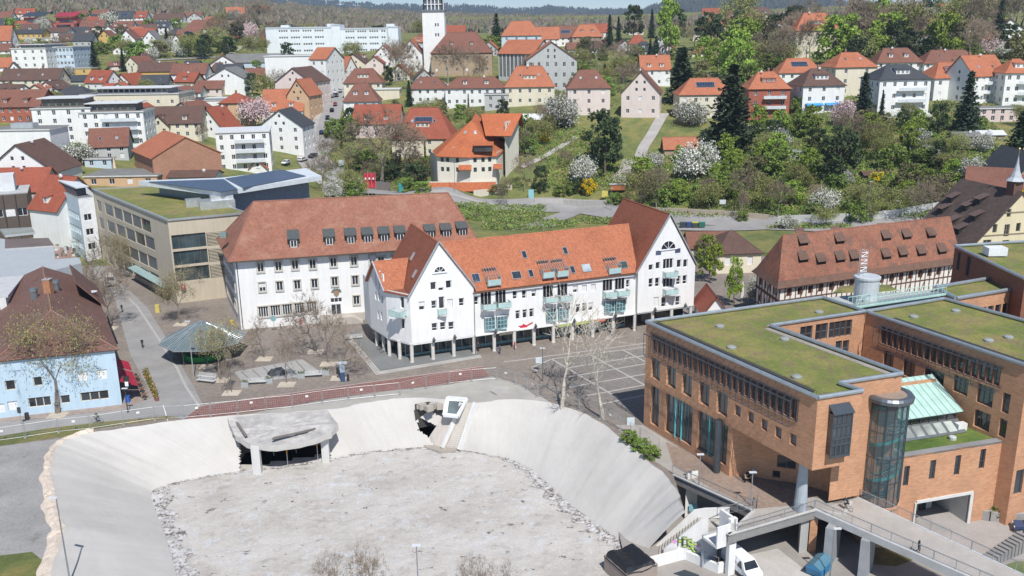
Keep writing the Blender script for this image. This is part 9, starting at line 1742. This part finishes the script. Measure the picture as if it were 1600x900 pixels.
def sign(px,py,hpx,kind,label,z=0.0,g=None):
 q=P(px,py,z)if g is None else g;h=zsolve(q[0],q[1],py-hpx)-q[2];T=Thing('road_sign',label,'road sign',q);m=MB();m.bar(q,(q[0],q[1],q[2]+h),.04,M('metal',(.4,.42,.42)),n=6);T.part('pole',m);m=MB()
 if kind=='round':m.lathe((0,0,0),[(.55,0),(.55,.05)],M('plain',(.25,.42,.44),.4),16);m.v=[(q[0]+x,q[1]-.06-zz,q[2]+h-.3+y)for x,y,zz in m.v]
 else:w_,hh,c_=kind;m.box((q[0],q[1]-.08,q[2]+h-hh),(w_,.06,hh),M('plain',c_,.4))
 T.part('plate',m)
sign(429,519,24,'round','round blue-grey sign in front of the white office left part');sign(579,519,38,'round','round blue-green sign at the corner of the arcade building');sign(842,580,22,(1.0,1.0,(.6,.66,.68)),'square pale sign on a pole on the gridded square');sign(985,680,28,(1.0,1.1,(.62,.68,.70)),'white parking machine sign at the pit corner');sign(34,664,28,(.5,.9,(.05,.06,.07)),'small dark sign post before the blue house');sign(772,546,20,'round','round wall clock sign at the arcade')if False else None
for x,y,h,k,l in((830,310,14,(1.8,3.2,(.28,.55,.58)),'turquoise advertising board beside the ring road'),(945,312,14,(2.0,2.0,(.65,.55,.15)),'yellow direction sign board on the ring road'),(1128,338,26,(1.8,1.3,(.55,.58,.6)),'pale sign board on a post by the stone wall'),(627,302,16,(1.5,3,(.05,.3,.3)),'green glass kiosk beside the flags'),(564,296,18,(1.4,2.6,(.5,.55,.55)),'pale sign board before the flags'),(534,262,12,(2.0,2.0,(.5,.55,.55)),'pale board at the hedge corner')):sign(x,y,h,k,l,g=G(x,y))
for i,(x,l)in enumerate(((576,'red flag with white emblem on a pole, leftmost of three'),(582,'red flag with white emblem on a pole, middle of three'),(588,'red flag with white emblem on a pole, rightmost of three'))):
 g=G(x,306);T=Thing('flag',l,'flag',g);h=zsolve(g[0],g[1],268)-g[2];m=MB();m.bar(g,(g[0],g[1],g[2]+h),.06,M('metal',(.6,.6,.6)));T.part('pole',m);m=MB();rc=M('plain',(.48,.015,.04),.7);s=-1 if i<2 else-1;k=8;vs=[]
 for j in range(k+1):
  z=g[2]+h-.3-j*.62;w_=1.0+.12*j;vs+=[(g[0]-.06,g[1],z),(g[0]-w_,g[1]-.3*math.sin(j*.9),z-.25)]
 m.mesh(vs,[(2*j,2*j+1,2*j+3,2*j+2)for j in range(k)]+[(2*j+2,2*j+3,2*j+1,2*j)for j in range(k)],rc);fc_=T.part('cloth',m);m=MB();m.box((g[0]-.65,g[1]-.35,g[2]+h-2.6),(.5,.04,.7),M('plain',(.75,.75,.75)));T.part('emblem',m,fc_)
for i,(x,c_,l)in enumerate(((1067,(.04,.05,.06),'anthracite wheeled container, first from left beside the ring road'),(1077,(.03,.06,.14),'dark blue wheeled container, second from left beside the ring road'),(1086,(.05,.06,.05),'container with a yellow lid beside the ring road'),(1096,(.03,.13,.09),'green wheeled container, rightmost beside the ring road'))):
 g=G(x,357);T=Thing('waste_container',l,'waste container',g,'waste containers by the ring road');m=MB();m.box((g[0],g[1],g[2]+.5),(1.75,1.1,1.2),M('plain',c_,.5));T.part('body',m);m=MB();m.box((g[0],g[1],g[2]+1.7),(1.85,1.2,.15),M('plain',(.5,.5,.05)if i==2 else dk(c_,1.6),.5));T.part('lid',m)
for x,y,l in((851,586,'row of dark cycle stands left of the plane tree'),(868,592,'row of dark cycle stands at the foot of the plane tree')):
 q=P(x,y)[:2];T=Thing('cycle_rack',l,'cycle rack',(*q,0));m=MB();mm=M('plain',(.05,.05,.055),.5);d_=np.array([.93,-.36])
 for k in range(5):a=q+d_*k*.8;m.bar((*a,0),(*a,.9),.03,mm);m.bar((*a,.9),(a[0]+.3,a[1]+.7,.9),.03,mm);m.bar((a[0]+.3,a[1]+.7,.9),(a[0]+.3,a[1]+.7,0),.03,mm)
 T.part('hoops',m)
for x,y,l in((1030,497,'closed blue parasol left of the right gable front'),(1076,492,'closed blue parasol at the right gable corner')):
 q=P(x,y)[:2];T=Thing('parasol',l,'parasol',(*q,0));m=MB();m.bar((*q,0),(*q,3.4),.04,M('metal',(.5,.5,.5)));T.part('pole',m);m=MB();m.lathe((*q,1.1),[(.42,0),(.38,.6),(.25,1.6),(.05,2.4)],M('plain',(.02,.20,.50),.7),8);T.part('canopy',m)
for x,y,h,l,g in((1159,472,4.4,'closed white parasol among the flowering trees beside the arcade building',None),(180,262,4.6,'closed cream parasol at the corner of the brick barn',1)):
 q=P(x,y)if g is None else G(x,y+6);T=Thing('parasol',l,'parasol',q);m=MB();m.bar(q,(q[0],q[1],q[2]+h),.05,M('metal',(.5,.5,.5)));T.part('pole',m);m=MB();m.lathe((q[0],q[1],q[2]+1),[(.5,0),(.42,1),(.2,2.6),(.04,h-1)],M('plain',(.7,.68,.62)if g is None else(.7,.55,.35),.7),8);T.part('canopy',m)
f1,dr,e_=BH
for i,t in enumerate((1.5,4.2,7.0,10.0)):
 q=f1+dr*t+e_*3.3;T=Thing('garden_table',['table with two chairs at the near end of the beer garden','table with two chairs, second in the beer garden','table with two chairs, third in the beer garden','table with two chairs at the far end of the beer garden'][i],'table',(*q,0),'beer garden tables');m=MB();m.box((*q,.7),(.8,.8,.05),M('plain',(.2,.1,.06)));m.bar((*q,0),(*q,.7),.04,M('metal',(.1,.1,.1)));T.part('table_top',m)
 for s in(-.75,.75):m=MB();c_=q+dr*s;m.box((*c_,.42),(.42,.42,.05),M('plain',(.05,.05,.05)));m.box((*(c_+dr*np.sign(s)*.2),.45),(.42,.05,.45),M('plain',(.05,.05,.05)));T.part('chair',m)
T=Thing('planter_hedge','row of planters with green and yellow shrubs edging the beer garden','planter',(*(f1+e_*5),0));m=MB();h_=MB();rs=random.Random(9)
for k in range(9):q=f1+dr*(.3+k*1.5)+e_*4.9;m.box((*q,0),(.55,1.2,.55),M('plain',(.2,.08,.06)),math.atan2(dr[1],dr[0])-1.57);[leafq(h_,(q[0]+rs.uniform(-.35,.35),q[1]+rs.uniform(-.6,.6),.55+rs.uniform(0,.6)),.13,rs,M('leaf',(.12,.17,.04)if rs.random()<.75 else(.5,.3,.06)))for _ in range(60)]
T.part('boxes',m);T.part('foliage',h_)
def low_wall(label,px,h,col,name='retaining_wall',z=None):
 pts=[G(x,y)for x,y in px] if z is None else[P(x,y,z)for x,y in px];m=MB()
 for i in range(len(pts)-1):
  a,b=pts[i],pts[i+1];d_=np.array(b[:2])-np.array(a[:2]);n_=np.array([-d_[1],d_[0]])/np.linalg.norm(d_)*.5;vs=[(a[0],a[1],a[2]-1),(b[0],b[1],b[2]-1),(*(b[:2]+n_),b[2]-1),(*(a[:2]+n_),a[2]-1),(a[0],a[1],a[2]+h),(b[0],b[1],b[2]+h),(*(b[:2]+n_),b[2]+h),(*(a[:2]+n_),a[2]+h)];m.mesh(vs,[(0,1,5,4),(1,2,6,5),(2,3,7,6),(3,0,4,7),(4,5,6,7)],M('plaster',col))
 return single(name,m,label,'wall')
low_wall('long pale retaining wall curving behind the half timbered barn',[(1215,350),(1290,347),(1350,346),(1400,340),(1440,333),(1470,328)],2.2,(.60,.60,.58));low_wall('stone retaining wall along the ring road right of the gable',[(1040,333),(1080,335),(1130,338),(1200,344)],1.6,(.42,.36,.28));low_wall('low pale retaining wall topped by a hedge on the ring road',[(835,317),(880,319),(945,322)],1.5,(.45,.43,.40));low_wall('white garden wall under the white villa with balconies',[(1375,185),(1420,184),(1455,183)],2.2,(.72,.72,.7));low_wall('cream garden wall below the hillside lawns',[(1530,182),(1565,178)],1.2,(.5,.46,.38));low_wall('dark stone wall beneath the big bare tree',[(548,290),(575,296),(610,299)],3.0,(.16,.14,.13));low_wall('white garden wall beside the villa driveway at right',[(1165,200),(1215,202)],1.0,(.7,.7,.68));low_wall('pale wall below the tent roofed house',[(740,305),(775,302),(800,296)],1.6,(.62,.57,.47))
m=MB();q=[P(x,y,LOWZ)for x,y in((1516,806),(1545,812),(1600,815),(1640,808))]
for i in range(3):m.beam((q[i][0],q[i][1],LOWZ+.6),(q[i+1][0],q[i+1][1],LOWZ+.6),.9,1.3,M('gravel',(.34,.33,.31)))
single('stone_bed',m,'raised bed wall of rough stone blocks right of the garage','wall')
T=Thing('garden_steps','stepped concrete wall with saw tooth blocks at the lower right corner','wall',(*P(1580,865,LOWZ)[:2],LOWZ));m=MB();a,b=P(1545,880,LOWZ),P(1600,856,LOWZ)
for k in range(10):t=k/10;c_=a+(b-a)*t;m.box((c_[0],c_[1],LOWZ),(.5,1.4,.9+.12*k),M('plain',(.25,.24,.23),.8),.5)
T.part('blocks',m)
g=G(1245,252);T=Thing('pergola','white metal pergola frame among blossom trees','pergola',g);m=MB();wm=M('plain',(.65,.66,.66))
for x in(-2,-.7,.7,2):
 for y in(0,3):m.beam((g[0]+x,g[1]+y,g[2]-.5),(g[0]+x,g[1]+y,g[2]+3.2),.15,.15,wm)
for y in(0,3):m.beam((g[0]-2,g[1]+y,g[2]+3.2),(g[0]+2,g[1]+y,g[2]+3.2),.15,.15,wm);m.beam((g[0]-2,g[1]+y,g[2]+1.6),(g[0]+2,g[1]+y,g[2]+1.6),.12,.12,wm)
T.part('frame',m)
for x,y,l in((428,78,'closed grey parasol beside the wide metal hall, left one'),(392,82,'closed dark grey parasol at the metal hall, right one'))if False else((358,82,'closed dark parasol behind the metal hall, left one'),(394,80,'closed grey parasol behind the metal hall, right one')):
 g=G(x,y);T=Thing('parasol',l,'parasol',g);m=MB();m.lathe(g,[(1.0,1.0),(1.1,2.0),(.6,5.0),(.1,6.6)],M('plain',(.1,.12,.15)),8);T.part('canopy',m);m=MB();m.bar(g,(g[0],g[1],g[2]+1.2),.1,M('metal',(.4,.4,.4)));T.part('pole',m)
m=MB();g=G(984,283);m.box((g[0],g[1],g[2]+.2),(5,4,.5),M('plain',(.3,.38,.38)));single('tarp_stack',m,'pale blue-green tarpaulin covered stack at the end of the driveway','tarpaulin')
m=MB();g=G(965,302);m.box((g[0],g[1],g[2]+1.2),(5.0,2.2,1.8),M('plain',(.42,.14,.05)));m.box((g[0],g[1],g[2]+3.0),(5.6,2.6,.12),M('plain',(.4,.42,.45)));single('orange_container',m,'rusty orange construction container under a pale cover beside the ring road','container')
